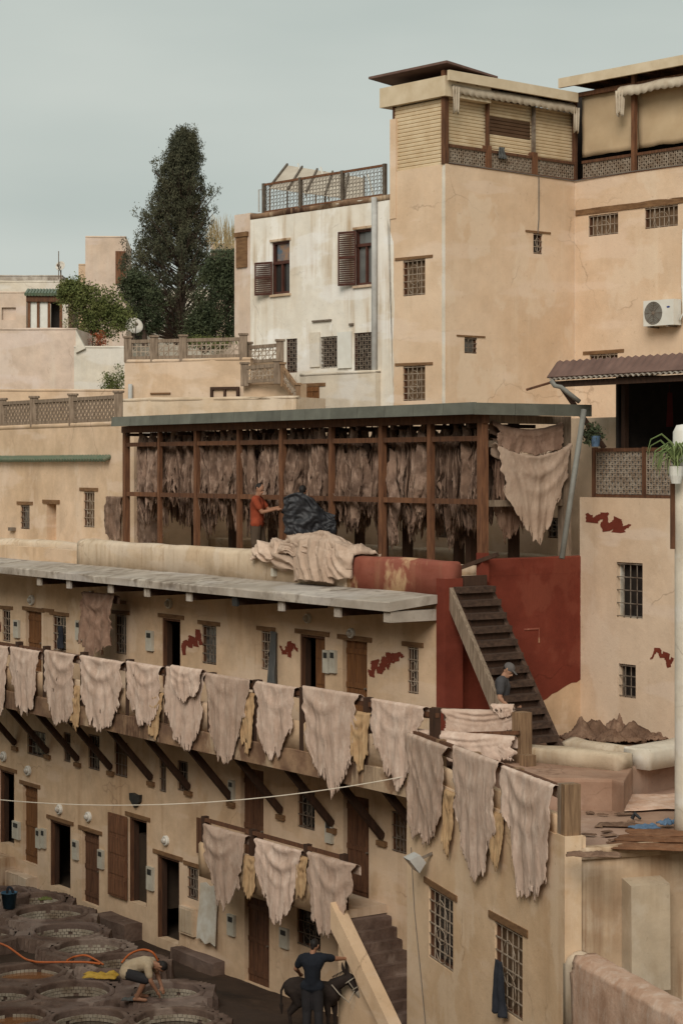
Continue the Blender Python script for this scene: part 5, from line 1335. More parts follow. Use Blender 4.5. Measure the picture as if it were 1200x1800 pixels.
bush('dark_tree', 'dark leafy tree between the conifer and the white house', [(at(398, 515, Yb), 1.2), (at(412, 470, Yb), .85), (at(380, 555, Yb), 1.0), (at(425, 560, Yb), .9), (at(358, 575, Yb), .75), (at(426, 515, Yb), .8), (at(385, 480, Yb), .7)], 'tree_leaf', 26, .11, .13, [at(400, 610, Yb), at(400, 550, Yb)], cnt=90, seed=2)
bush('dark_tree', 'dark leafy tree at the foot of the conifer on its left', [(at(250, 520, Yb), .8), (at(235, 500, Yb), .5), (at(262, 560, Yb), .6)], 'tree_leaf', 26, .11, .13, [at(255, 610, Yb), at(252, 550, Yb)], cnt=70, seed=3)
bush('pale_shrub', 'small pale shrub growing at the corner of the terrace block', [(at(206, 668, 60.5), .45), (at(196, 682, 60.5), .35)], 'bush_leaf', 16, .07, .08, None, 'shrub', 40, 4)
bush('flower_shrub', 'reddish flowering shrub at the foot of the yellow green bush', [(at(172, 598, 68), .35)], 'red_flower', 14, .06, .07, None, 'shrub', 30, 5)
bush('terrace_plants', 'row of low green plants along the terrace block fence', [(at(360, 603, 58), .25), (at(335, 600, 58), .22), (at(385, 603, 58), .2)], 'bush_leaf', 16, .05, .07, None, 'plants', 36, 6)
b = MB()
for i in range(260):
    p = at(random.uniform(362, 428), random.uniform(420, 440), 91); q = p + Vector((random.gauss(0, .12), random.gauss(0, .1), random.uniform(.3, 1.3))); b.tube([p, p.lerp(q, .6) + Vector((random.gauss(0, .04), 0, 0)), q], [.012, .01, .004], 3)
b.build('dry_grass', 'dry_grass', None, 'tall dry grass on the roof behind the conifer', 'grass', kind='stuff')
b = MB()
for i in range(60):
    p = at(random.uniform(335, 432), 604, 55); b.tube([p, p + Vector((random.gauss(0, .05), 0, random.uniform(.08, .25)))], [.012, .003], 3)
b.build('weeds', 'bush_leaf', None, 'weeds along the terrace block fence', 'weeds', kind='stuff')

# pillar at the right edge with a fern
pil = empty('round_pillar', at(1206, 1460, 31), 'pale round plaster pillar cut by the right edge of the picture', 'pillar')
pc = at(1207, 1460, 31); zt_ = at(1207, 745, 31).z
MB().lathe((pc.x, pc.y, 0), [(.20, 4.45), (.185, 4.8), (.185, 9.0), (.19, zt_ - .8)], 28, .01).build('shaft', 'pale_plaster', pil, smooth=True)
MB().lathe((pc.x, pc.y, 0), [(.19, zt_ - .79), (.22, zt_ - .70), (.21, zt_ - .12), (.16, zt_ - .02), (.001, zt_ + .0)], 28, .02).build('cap', 'white_plastic', pil, smooth=True)
b = MB(); fr = Fr((pc.x - .23, pc.y), (1, 0), (0, -1)); b.box(fr, -.02, .05, -.03, .03, at(0, 965, 31).z, at(0, 850, 31).z); b.build('bracket', 'old_wood', pil)
fern = empty('fern_plant', at(1185, 800, 30.6), 'spiky green plant hanging beside the pillar top', 'plant')
b = MB()
for i in range(46):
    th = random.uniform(0, 2 * math.pi); L_ = random.uniform(.2, .42); d = Vector((math.cos(th), math.sin(th) * .8, 0)); p = at(1186, 805, 30.65) + Vector((random.gauss(0, .03), random.gauss(0, .03), random.gauss(0, .08)))
    b.tube([p, p + d * (L_ * .45) + Vector((0, 0, .16)), p + d * (L_ * .85) + Vector((0, 0, .08)), p + d * L_ + Vector((0, 0, -.14))], [.012, .014, .010, .002], 4)
b.build('fronds', 'fern_leaf', fern)
MB().lathe(at(1188, 850, 30.65), [(.07, 0), (.10, .12), (.11, .26), (.09, .26), (.08, .2)], 14).build('pot', 'white_plastic', fern)
fern = empty('potted_plant', at(1046, 775, 38), 'small green plant trailing at the shop terrace corner', 'plant')
v, f = leaves([tuple(at(1040 + random.gauss(0, 7), 765 + random.gauss(0, 8), 38)) for _ in range(50)], 8, .05, .08, .4, .2); leaf_obj('leaves', v, f, 'tree_leaf', fern)
MB().lathe(at(1046, 785, 38), [(.07, 0), (.1, .2), (.08, .2)], 12).build('pot', 'cloth_blue', fern)

# ------------------------------------------------------------------ hides
def hide_mesh(fr, t0, t1, ztop, H, off, seed, tilt=0.0, shape=.35, taper=.22, back=.22, nu=72, nvv=84, wr=1.0, frin=.10, pinch=0.0, sag=.0, slits=True):
    """a skin slung over a rail: short drop behind, long ragged drop in front"""
    b = MB(); rs = random.Random(seed); W = t1 - t0
    ph_ = rs.uniform(0, 6.28); cx = rs.uniform(-.3, .3); ks = rs.uniform(2.2, 3.4); vn = rs.uniform(2.5, 5.5); skew = rs.uniform(-.10, .10); ct = rs.uniform(-.35, .35)
    swag = rs.uniform(.2, 1.1); q1 = rs.uniform(.4, 1.2); dg_ = rs.uniform(-.9, .9); sw = rs.uniform(.9, 1.0); lopl, lopr = rs.uniform(0, .22), rs.uniform(0, .22)
    b0 = -back / H; rows = [b0 + (1 - b0) * j / nvv for j in range(nvv + 1)]
    Ls = []
    for i in range(nu + 1):
        x = i / nu * 2 - 1
        L = 1 - shape * abs(x - ct) ** 1.6 / (1 + abs(ct)) ** 1.2 + .17 * nz(x * 1.9 + seed, 1, 2) + .10 * nz(x * 4.6 + seed, 4, 2)
        L -= frin * .7 * (.5 + .5 * nz(x * 9 + seed, 3, 1)) + frin * .7 * max(0, nz(x * 24 + seed, 8, 1)) + rs.uniform(0, frin * .3)
        L -= lopl * sstep(.35, 1, -x) + lopr * sstep(.35, 1, x)
        Ls.append(max(.35, min(1.02, L)))
    for j, y in enumerate(rows):
        for i in range(nu + 1):
            x = i / nu * 2 - 1; yy = y * Ls[i] if y > 0 else y
            yp = max(0, yy)
            wv_ = 1 - taper * yp ** 1.3 - .06 * math.sin(math.pi * min(1, yp * 1.1))
            e = abs(x) ** 4
            xx = x * wv_ * sw + e * (.16 * nz(yp * 5 + seed, x * 3, 4) + .07 * nz(yp * 17, x * 3 + seed, 5)) + skew * yp + pinch * yp * (-x) + .012 * nz(yp * 8, x * 4 + seed, 3)
            t = (t0 + t1) / 2 + xx * W / 2
            u_ = x - cx
            cat_ = math.exp(-((yp - .16) / .30) ** 2) * math.exp(-u_ ** 2 / .55)
            s1 = math.sin(2 * math.pi * (ks * 1.6 * yp + 1.25 * u_ * u_) + ph_)
            fold = .030 * swag * cat_ * (s1 if s1 > 0 else .5 * s1)
            vr = math.sin(vn * math.pi * (x + .12 * nz(yp * 2.5, seed, 1)) * (1 - .15 * yp) + ph_)
            fold += (.003 + .013 * min(1, yp * 1.2)) * vr * q1 * min(1, yp * 4)
            dgn = x * .8 + yp * H * dg_; fold += .020 * (1 - 2 * abs(nz(dgn * 2.4 + seed, yp * .8, 12))) * min(1, yp * 4)
            rd = 1 - 2 * abs(nz(x * 3.1 + seed, yp * 1.3, 1)); fold += .016 * rd * min(1, yp * 5)
            fold += .020 * nz(x * 1.6 + seed, yp * 1.7, 6) + .009 * nz(x * 7 + seed, yp * 4.5, 9) + .006 * nz(x * 16, yp * 10 + seed, 2) + .014 * nz(x * 20 + seed, 2, 2) * max(0, yp - .6)
            fold *= wr
            over = max(0.0, 1 - abs(y * H) / .05)
            oo = off + (.045 if y > 0 else -.10) * (1 - over) + (fold if y > 0 else fold * .4) + .02 * yp
            if Ls[i] - yp < .04 and y > 0: oo += .02 * nz(x * 8, seed, 3)
            z = ztop - abs(yy) * H + tilt * x * .5 - sag * (1 - x * x) * (1 - min(1, yp * .9)) - .012 * abs(nz(x * 3, seed, 7))
            b.v.append(fr.P(t, oo, z))
    m = nu + 1
    hx = [(rs.uniform(-.7, .7), rs.uniform(.25, .8), rs.uniform(.010, .028)) for _ in range(rs.choice((0, 0, 1, 2)))]
    cut = {}
    if slits:
        for _ in range(int(nu * .22)): cut[rs.randrange(1, nu - 1)] = 1 - rs.uniform(.02, .12)
    for j in range(nvv):
        for i in range(nu):
            x = (i + .5) / nu * 2 - 1; y = rows[j]
            if i in cut and y > cut[i]: continue
            if any(((x - a) * W / 2) ** 2 + ((y - c) * H * .5) ** 2 < r * r for a, c, r in hx): continue
            k = j * m + i; b.f.append((k, k + 1, k + m + 1, k + m))
    return b
def hide(name, label, fr, u0, u1, v0, v1, off, seed, m='hide_pink', group=None, **kw):
    uc = (u0 + u1) / 2; t0, t1 = sorted((fr.tu(u0, off), fr.tu(u1, off))); zt_ = fr.tz(uc, v0, off)[1]; zb_ = fr.tz(uc, v1, off)[1]
    o = hide_mesh(fr, t0, t1, zt_, zt_ - zb_, off, seed, **kw).build(name, m, None, label, 'hide', group, smooth=True, fixn=False)
    md = o.modifiers.new('thickness', 'SOLIDIFY'); md.thickness = .008; return o
gb = 'pale hides on the balcony rail'
zr_ = 5.82
spec = [(-22, 17, 1133, 1272, .3, .1, 'pale hide cut by the left edge on the balcony rail'),
        (18, 73, 1140, 1264, .25, .15, 'pale hide second from the left on the balcony rail'),
        (78, 138, 1146, 1282, .2, .1, 'pale hide third from the left on the balcony rail'),
        (142, 222, 1157, 1290, .15, .1, 'wide pale hide with small holes below the brown hanging skin'),
        (223, 287, 1166, 1284, .35, .2, 'short whitish hide below the dark open doorway'),
        (292, 364, 1176, 1322, .2, .1, 'hide on the balcony rail with a small skin lying over it'),
        (363, 443, 1188, 1356, .35, .3, 'long pale hide below the window by the red splash'),
        (449, 527, 1202, 1342, .3, .3, 'pale hide below the half open upper door'),
        (530, 636, 1212, 1402, .3, .38, 'largest hide in the middle of the balcony rail'),
        (650, 754, 1234, 1388, .35, .3, 'last hide on the balcony rail beside the corner post')]
for i, (u0, u1, v0, v1, sh_, tp_, lb) in enumerate(spec):
    hide('hide', lb, F, u0, u1, v0, v1, 1.30, 100 + i * 7, group=gb, shape=sh_, taper=tp_)
hide('hide', 'small skin lying over another hide on the balcony rail', F, 303, 356, 1172, 1238, 1.39, 301, shape=.4, taper=.1, frin=.12, back=.15, nvv=34)
for i, (u0, u1, v0, v1, lb) in enumerate([(420, 452, 1215, 1330, 'ochre'), (620, 655, 1250, 1362, 'crumpled ochre'), (262, 292, 1215, 1305, 'dusty ochre'), (130, 146, 1205, 1290, 'narrow ochre')]):
    hide('plastic_sheet', lb + ' sheet tucked between hides on the balcony front at %s' % ['its middle', 'its right end', 'its left part', 'its far left'][i], F, u0, u1, v0, v1, 1.27, 340 + i * 3, m='ochre_sheet', shape=.2, taper=.1, back=.05, nu=26, nvv=36, wr=1.3)
# terrace rails
frA = Fr(ra0.xy, (ra1 - ra0).xy, (-(ra1 - ra0).xy.normalized().y * -1, -(ra1 - ra0).xy.normalized().x)); dA = (ra1 - ra0).xy.normalized(); frA = Fr(ra0.xy, dA, (dA.y, -dA.x))
dB = (rb1 - rb0).xy.normalized(); frB = Fr(rb0.xy, dB, (dB.y, -dB.x))
hide('hide', 'hide on the rear rail in front of the man by the stair', frA, 776, 908, 1247, 1296, .06, 401, shape=.1, taper=.02, frin=.12, nvv=30)
hide('hide', 'hide with torn lower edge on the front rail by the square post', frB, 733, 906, 1288, 1342, .05, 403, shape=-.15, taper=.02, frin=.3, nvv=34)
for i, (u0, u1, v0, v1, sh_, lb) in enumerate([(716, 792, 1300, 1500, .2, 'grey pink hide at the far end of the near building wall'), (797, 880, 1324, 1560, .3, 'long pale hide in the middle of the near building wall'), (882, 980, 1362, 1592, .35, 'bright draped hide at the front corner of the near building')]):
    hide('hide', lb, NL, u0, u1, v0, v1, .02, 420 + i * 11, shape=sh_, taper=.25, group='pale hides on the near building wall')
hide('plastic_sheet', 'ochre sheet between the first two hides on the near building', NL, 782, 804, 1390, 1510, .012, 470, m='ochre_sheet', shape=.2, taper=.3, back=.02, nu=24, nvv=34)
hide('plastic_sheet', 'ochre sheet showing beside the bright corner hide', NL, 868, 890, 1430, 1535, .012, 473, m='ochre_sheet', shape=.2, taper=.3, back=.02, nu=24, nvv=34)
for i, (u0, u1, v0, v1, sh_, lb) in enumerate([(358, 438, 1458, 1604, .4, 'left hide on the small stair landing'), (450, 532, 1484, 1634, .35, 'middle hide on the small stair landing'), (540, 628, 1508, 1662, .4, 'right hide on the small stair landing above the donkey')]):
    hide('hide', lb, F, u0, u1, v0, v1, 1.04, 500 + i * 13, m='hide_pink', shape=sh_, taper=.35, group='hides on the stair landing')
for i, (u0, u1, lb) in enumerate([(432, 455, 'ochre sheet left of the middle landing hide'), (524, 545, 'ochre sheet right of the middle landing hide')]):
    hide('plastic_sheet', lb, F, u0, u1, 1505, 1585, 1.03, 530 + i, m='ochre_sheet', shape=.1, taper=.0, back=.03, nu=20, nvv=26)
# gallery end
hide('hide', 'big pale hide spread across the open end of the gallery', E, 866, 1003, 778, 962, .02, 601, m='hide_pile_skin', shape=.42, taper=.5, sag=.22, nu=60)
hide('hide', 'brown skin slung along the top of the gallery end', E, 862, 990, 740, 800, -.02, 603, m='hide_brown', shape=.1, taper=.0, sag=.15, nvv=30)
hide('hide', 'dark skin hanging behind the big hide at the gallery end', E, 858, 930, 800, 955, -.35, 605, m='hide_brown', shape=.2, taper=.1)
hide('hide', 'narrow skin hanging left inside the gallery end', E, 862, 890, 770, 900, -.2, 607, m='hide_brown', shape=.2, taper=.1, nu=30)
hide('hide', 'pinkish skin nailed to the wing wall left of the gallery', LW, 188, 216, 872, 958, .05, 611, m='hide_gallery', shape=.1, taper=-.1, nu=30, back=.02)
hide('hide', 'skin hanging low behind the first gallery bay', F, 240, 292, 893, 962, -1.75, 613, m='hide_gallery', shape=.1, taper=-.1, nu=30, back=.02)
# brown skin hung from the canopy
hide('hide', 'large brown skin hanging folded from the canopy above the balcony', F, 146, 204, 1042, 1166, .55, 621, m='hide_brown', shape=.25, taper=-.25, wr=2.4)
rag('dark_cloth', 'long grey cloth hanging beside an upper window', 'cloth_grey', F.tz(484, 1110), .28, 1.1, F, .06, 3.0)
t_, z_ = F.tz(110, 1100); rag('dark_cloth', 'dark garment hanging in front of the upper window at left', 'cloth_dark', (t_, z_), .22, .55, F, .05, 6.0)
t_, z_ = NL.tz(890, 1690); o = rag('dark_garment', 'navy garment hanging from the bars of the lower near window', 'cloth_dark', (t_ + .06, z_), .50, .84, NL, .10, 9.0, 'garment', 2, .45)
# hides inside the gallery: eight cut patterns, copied
var = []
GL = Fr((0, 0), dv, -ev)
for k in range(12):
    rs = random.Random(900 + k); b = MB(); nu, nvv = 30, 46; W = rs.uniform(.13, .36); H = rs.uniform(1.8, 2.45); ph_ = rs.uniform(0, 6); nf = rs.uniform(1.5, 3.6); tw = rs.uniform(-1.2, 1.2); dg = rs.uniform(-.25, .25)
    for j in range(nvv + 1):
        y = j / nvv
        for i in range(nu + 1):
            x = i / nu * 2 - 1
            L = 1 - .22 * abs(nz(x * 2 + k * 9, 1)) - .20 * (.5 + .5 * nz(x * 6 + k * 5, 2)) - .12 * max(0, nz(x * 19, k)) - rs.uniform(0, .03)
            top = .16 * abs(x - dg) ** 1.2 + .14 * abs(nz(x * 3 + k, 6))       # skins droop from a few pegs
            yy = lerp(top, L, y); amp_ = .10 * (.25 + .9 * math.sin(math.pi * min(1, y * .8 + .1)))
            ww = W * (.45 + .55 * math.sin(math.pi * min(1, .2 + y * .65))) * (1 + .45 * nz(y * 3.5 + k * 3, (x > 0) * 9)) + .16 * nz(y * 8 + k, x * 2) * abs(x) ** 3
            a_ = tw * (y - .4)
            xx = x * ww / 2; oo = amp_ * math.sin(nf * math.pi * x + ph_ + 2.2 * nz(y * 1.6, k)) + .08 * (1 - 2 * abs(nz(x * 1.7 + k, y * 1.1))) + .04 * nz(x * 4, y * 3 + k) + .015 * nz(x * 11, y * 8 + k)
            t = xx * math.cos(a_) - oo * math.sin(a_) + .08 * nz(y * 2, k * 2.2); oo = xx * math.sin(a_) + oo * math.cos(a_)
            b.v.append(GL.P(t, oo, -yy * H))
    m_ = nu + 1; cut = {rs.randrange(1, nu - 1): rs.uniform(.65, .95) for _ in range(7)}
    for j in range(nvv):
        for i in range(nu):
            if i in cut and j / nvv > cut[i]: continue
            q = j * m_ + i; b.f.append((q, q + 1, q + m_ + 1, q + m_))
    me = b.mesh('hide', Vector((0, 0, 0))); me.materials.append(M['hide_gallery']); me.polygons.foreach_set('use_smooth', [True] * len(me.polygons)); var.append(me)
bay_names = ['first', 'second', 'third', 'fourth', 'fifth', 'sixth', 'seventh', 'eighth']
GTs = sorted(GT, reverse=True)
def bay_of(t):
    for k in range(8):
        if GTs[k] >= t >= GTs[k + 1]: return k
    return 0 if t > GTs[0] else 7
ords = ['first', 'second', 'third', 'fourth', 'fifth', 'sixth', 'seventh', 'eighth', 'ninth', 'tenth', 'eleventh', 'twelfth', 'thirteenth', 'fourteenth', 'fifteenth', 'sixteenth', 'seventeenth', 'eighteenth']
rows_ = [(1.30, .165, 10.92), (1.66, .175, 10.92), (2.08, .20, 10.88)]
for rI, (s_, stp, zt_) in enumerate(rows_):
    t = .45 + .1 * rI; lst = []
    while t < 13.2:
        lst.append(t); t += stp * random.uniform(.6, 1.4)
    cnt = {}
    for t in reversed(lst):
        k = random.randrange(12); o = bpy.data.objects.new('hide', var[k]); COL.objects.link(o)
        lowr = random.random() < .4
        o.location = F.P(t, -s_ + random.uniform(-.13, .13), zt_ - (random.uniform(.1, .55) if lowr else random.uniform(0, .06)))
        o.rotation_euler = (random.uniform(-.05, .05), random.uniform(-.06, .06), random.uniform(-.7, .7)); o.scale = (random.uniform(.8, 1.25), 1, random.uniform(.82, 1.0) if lowr else random.uniform(.9, 1.08))
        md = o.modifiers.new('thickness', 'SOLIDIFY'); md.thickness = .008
        bi = bay_of(t); cnt[bi] = cnt.get(bi, -1) + 1
        setp(o, '%s ragged hide from the left in the %s row of the %s gallery bay' % (ords[min(17, cnt[bi])], ['front', 'second', 'third', 'back'][rI], bay_names[bi]), 'hide', 'hides hanging inside the gallery')
# heap of soft hides over the parapet: one folded skin each
def drape(label, u0, u1, ztop, zbot, seed, lift=0.0, ang=.5, reach=.0):
    t1_, t0_ = F.tu(u0), F.tu(u1); b = MB(); n, m = 64, 84
    path = [(-.62, 8.0), (-.50, lerp(8.2, ztop, .55)), (-.32, ztop - .03), (-.14, ztop), (.02 + reach, lerp(8.3, ztop, .55)), (.10 + reach, 8.2 if zbot < 8.1 else lerp(zbot, ztop, .4)), (.12 + reach, lerp(zbot, 8.2, .5)), (.10 + reach, zbot), (.03, zbot + .05)]
    for i in range(n + 1):
        x = i / n * 2 - 1; env_ = max(0.0, 1 - abs(x) ** 3) ** .5
        for j in range(m + 1):
            y = j / m * (len(path) - 1); a = min(int(y), len(path) - 2); w = y - a; w = w * w * (3 - 2 * w) * .5 + w * .5
            o_ = lerp(path[a][0], path[a + 1][0], w); z_ = lerp(path[a][1], path[a + 1][1], w)
            t = lerp(t0_, t1_, i / n); arc = y * .16
            z_ += (.10 * nz(t * 3 + seed, 1) if y > 6 else 0)
            base_z = 8.26 if o_ < .04 else z_
            q = t * math.cos(ang) * 2.6 + arc * math.sin(ang) * 2.6 + .35 * nz(t * 2, arc * 2 + seed, 1)
            r1 = 1 - 2 * abs(nz(q * 1.6 + seed, arc * .7, 2)); r2 = 1 - 2 * abs(nz(q * 3.9 + seed, arc * 1.6, 5))
            d_ = (.105 * r1 + .045 * r2 + .012 * nz(t * 14, arc * 14, seed)) * (.35 + .65 * env_)
            zz_ = lerp(base_z, z_, env_) if o_ < .04 else z_
            up_ = 1.0 if y < 4 else .25; out_ = .3 if y < 3 else 1.0
            b.v.append(F.P(t + .05 * nz(arc * 3, seed), o_ * (1 if o_ < 0 else .4 + .6 * env_) + lift + d_ * out_, zz_ + d_ * up_ + .02))
    for i in range(n):
        for j in range(m):
            k = i * (m + 1) + j; b.f.append((k, k + 1, k + m + 2, k + m + 1))
    o = b.build('hide', 'hide_pile_skin', None, label, 'hide', 'heap of soft hides on the parapet', smooth=True, fixn=False)
    o.modifiers.new('thickness', 'SOLIDIFY').thickness = .012; return o
drape('leftmost soft folded hide of the heap on the parapet', 450, 514, 8.38, 8.06, 3.1, 0, .9)
drape('folded hide drooping left of the middle of the heap', 488, 548, 8.48, 7.90, 9.7, .03, 1.2)
drape('folded hide falling lowest down the front of the heap', 532, 596, 8.52, 7.72, 15.3, .09, .4)
drape('rightmost folded hide of the heap over the red parapet', 572, 626, 8.40, 7.82, 22.9, .02, .9)
drape('topmost folded hide crowning the heap on the parapet', 500, 606, 8.58, 8.26, 31.4, .05, 1.35)
# small pale box on the parapet front
t_, z_ = F.tz(484, 1006, .04); b = MB(); b.box(F, t_ - .05, t_ + .05, .03, .12, z_ - .08, z_ + .08); b.build('junction_box', 'meter_plastic', tan)
# leather drying on the terrace
def crumple(name, label, c, L, W, ang, h, m, seed, cat='hide', n=44, z0=None, spike=0.0, shape=.35):
    b = MB(); d = Vector((math.cos(ang), math.sin(ang), 0)); e = Vector((-d.y, d.x, 0)); rs = random.Random(seed)
    pk = [(rs.uniform(-.7, .7), rs.uniform(-.4, .5), rs.uniform(.45, .85), rs.uniform(.3, .8)) for _ in range(3)]
    for i in range(n + 1):
        for j in range(n + 1):
            x = i / n * 2 - 1; y = j / n * 2 - 1
            ed = 1 + shape * nz(math.atan2(y, x) * 1.3 + seed, 2, 1); r = max(abs(x), abs(y))
            q = Vector(c) + d * (x * L / 2 * ed) + e * (y * W / 2 * ed)
            zz_ = h * (.55 + .6 * nz(x * 2.2 + seed, y * 2.2, 3) + .4 * abs(nz(x * 5 + seed, y * 5, 4))) * (1 - r ** 6 * .7)
            if spike:
                for px_, py_, pr_r, phh in pk:
                    dd = math.hypot(x - px_ + .1 * nz(y * 4, seed), (y - py_) * .8 + .1 * nz(x * 4, seed)); zz_ += spike * .34 * phh * max(0, 1 - dd / pr_r) ** 1.15
                zz_ += .06 * (1 - 2 * abs(nz(x * 3 + seed, y * 3, 2))) + .03 * (1 - 2 * abs(nz(x * 7 + seed, y * 7, 2)))
            q.z = c[2] + max(.006, zz_); b.v.append(q)
    for i in range(n):
        for j in range(n):
            q = i * (n + 1) + j; b.f.append((q, q + n + 1, q + n + 2, q + 1))
    o = b.build(name, m, None, label, cat, smooth=True, fixn=False); o.modifiers.new('thickness', 'SOLIDIFY').thickness = .01; return o
def tp(u, v, z): x, y = pf(u, v, z); return (x, y, z)
for i, (u, v, L, W, a, h, sp, lb) in enumerate([(1022, 1300, .75, .5, .2, .10, .7, 'leftmost stiff dried brown leather by the stair foot'), (1052, 1296, .8, .5, -.4, .10, .8, 'second peaked dried brown leather from the stair foot'),
        (1085, 1304, .9, .55, .3, .09, .6, 'low crumpled dried leather at the front of the heap'), (1092, 1290, .7, .5, .6, .12, .95, 'tall peaked dried leather at the middle of the heap'), (1125, 1298, .8, .55, -.3, .10, .75, 'folded dried leather right of the middle of the heap'),
        (1140, 1288, .7, .45, .5, .12, 1.1, 'tallest dried leather peak leaning on the shop wall'), (1165, 1300, .8, .5, .1, .09, .7, 'rightmost dried leather of the heap near the pillar')]):
    crumple('dried_leather', lb, tp(u, v + 4, 5.0), L, W, a, h, 'dry_scrap', 11 + i * 7, spike=sp, n=30)
crumple('hide', 'pale pink hide laid flat on the terrace floor below the pillar', tp(1150, 1410, 4.53), 1.7, 1.5, .25, .05, 'hide_laid', 41, shape=.35)
for i, (u, v, L, W, a, lb) in enumerate([(1165, 1490, 1.5, .5, -.15, 'nearest flat rust brown leather strip on the terrace edge'), (1170, 1477, 1.4, .45, -.2, 'second flat rust brown leather piece on the terrace edge'), (1180, 1466, 1.3, .5, -.1, 'third flat rust brown leather piece near the pillar foot')]):
    crumple('leather_sheet', lb, tp(u, v, 4.54 + .03 * i), L, W, a, .05, 'hide_rust', 61 + i * 5, shape=.25, n=34)
crumple('leather_scrap', 'dark curled leather scraps at the terrace edge beside the corner post', tp(1042, 1505, 4.56), .75, .3, -.15, .07, 'dry_scrap', 77, n=30)
crumple('leather_scrap', 'dark ragged edge of leather lying left of the pink hide', tp(1090, 1452, 4.53), .7, .25, -.2, .05, 'dry_scrap', 79, n=26)
crumple('blue_cloth', 'crumpled blue cloth on the terrace left of the pillar', tp(1133, 1456, 4.56), .42, .25, .2, .07, 'cloth_blue', 83, 'cloth', 26)
crumple('blue_cloth', 'smaller blue cloth at the foot of the pillar', tp(1172, 1450, 4.56), .28, .22, .6, .10, 'cloth_blue', 87, 'cloth', 22)
b = MB(); q = Vector(tp(1110, 1440, 4.53)); b.tube([q, q + Vector((.05, 0, .08)), q + Vector((.12, -.1, .02))], [.03, .035, .02], 6); b.build('leather_scrap', 'black_leather', None, 'small black curled scrap on the pink hide', 'scrap')
rs_ = random.Random(4)
for i in range(16):
    u, v = rs_.uniform(1020, 1185), rs_.uniform(1425, 1495)
    crumple('leather_scrap', 'one of the small dark leather scraps strewn over the terrace floor', tp(u, v, 4.525), rs_.uniform(.08, .3), rs_.uniform(.05, .14), rs_.uniform(-.6, .6), .03, 'dry_scrap', 200 + i * 3, 'scrap', 10)['group'] = 'small scraps on the terrace floor'
# pink hide over the lower parapet
b = MB(); n, k = 60, 30
for i in range(n + 1):
    for j in range(k + 1):
        t = lerp(.34 + .10 * nz(j * .35, 4) + .05 * nz(j * 1.1, 7), 6.5, i / n); y = j / k
        arc = [(.02 + .012, zp - 1.3), (.02, zp - .22), (.0, zp - .05), (-.10, zp + .035), (-.36, zp + .035), (-.47, zp - .06), (-.485, zp - .35)]
        x = y * (len(arc) - 1); a = min(int(x), len(arc) - 2); w = x - a; o_ = lerp(arc[a][0], arc[a + 1][0], w); z_ = lerp(arc[a][1], arc[a + 1][1], w)
        if j == 0: z_ += .25 * abs(nz(t * 4, 1)) + .1 * abs(nz(t * 15, 3))
        b.v.append(NLX.P(t + (.05 * nz(y * 6, 5) if i == 0 else 0), o_ + .02 + .02 * nz(t * 2, y * 3, 8) + .012 * math.sin(t * 9 + nz(t, y)) * (y < .35), z_ + .012 * nz(t * 5, y * 9, 3) + .012))
for i in range(n):
    for j in range(k):
        q = i * (k + 1) + j; b.f.append((q, q + k + 1, q + k + 2, q + 1))
o = b.build('hide', 'hide_laid', None, 'long pink hide draped over the lowest parapet at bottom right', 'hide', smooth=True, fixn=False); o.modifiers.new('thickness', 'SOLIDIFY').thickness = .01
# wall light on the near building
fl_ = empty('flood_light', NL.P(NL.tu(755), .1, NL.tz(755, 1520)[1]), 'grey floodlight tilted down on the near building wall', 'lamp')
c_ = NL.P(NL.tu(752), .22, NL.tz(752, 1513)[1]); ax0 = Vector((NL.n.x, NL.n.y, -.8)).normalized(); ax1 = Vector((NL.a.x, NL.a.y, 0)); ax2 = ax0.cross(ax1)
b = MB()
b.hexa([c_ + ax1 * a * .16 + ax2 * e * .12 * s_ + ax0 * d * .1 for d, s_ in ((-1, .7), (1, 1.2)) for a, e in ((-1, -1), (1, -1), (1, 1), (-1, 1))]); b.build('housing', 'grey_pipe', fl_)
b = MB(); b.bar(c_, NL.P(NL.tu(760), -.0, NL.tz(760, 1500)[1]), .05, .05); b.build('arm', 'dull_iron', fl_)
b = MB(); b.add([c_ + ax1 * a * .13 + ax2 * e * .12 + ax0 * .105 for a, e in ((-1, -1), (1, -1), (1, 1), (-1, 1))], [(0, 1, 2, 3)]); b.build('lens', 'lamp_glass', fl_)
b = MB(); b.tube([NL.p(722, 1490, .01), NL.p(728, 1600, .01), NL.p(740, 1720, .01), NL.p(752, 1850, .01)], .008, 4); b.build('wall_cable', 'cable_grey', None, 'thin cable running down the near building wall at left', 'cable')
pl, pr_ = at(-60, 1400, 40), NL.P(NT, .02, NL.tz(713, 1364)[1])
pts = [pl.lerp(pr_, i / 24) - Vector((0, 0, .32 * 4 * (i / 24) * (1 - i / 24))) for i in range(25)]
MB().tube(pts, .009, 5).build('clothesline', 'rope_white', None, 'thin white line strung across below the balcony', 'line')

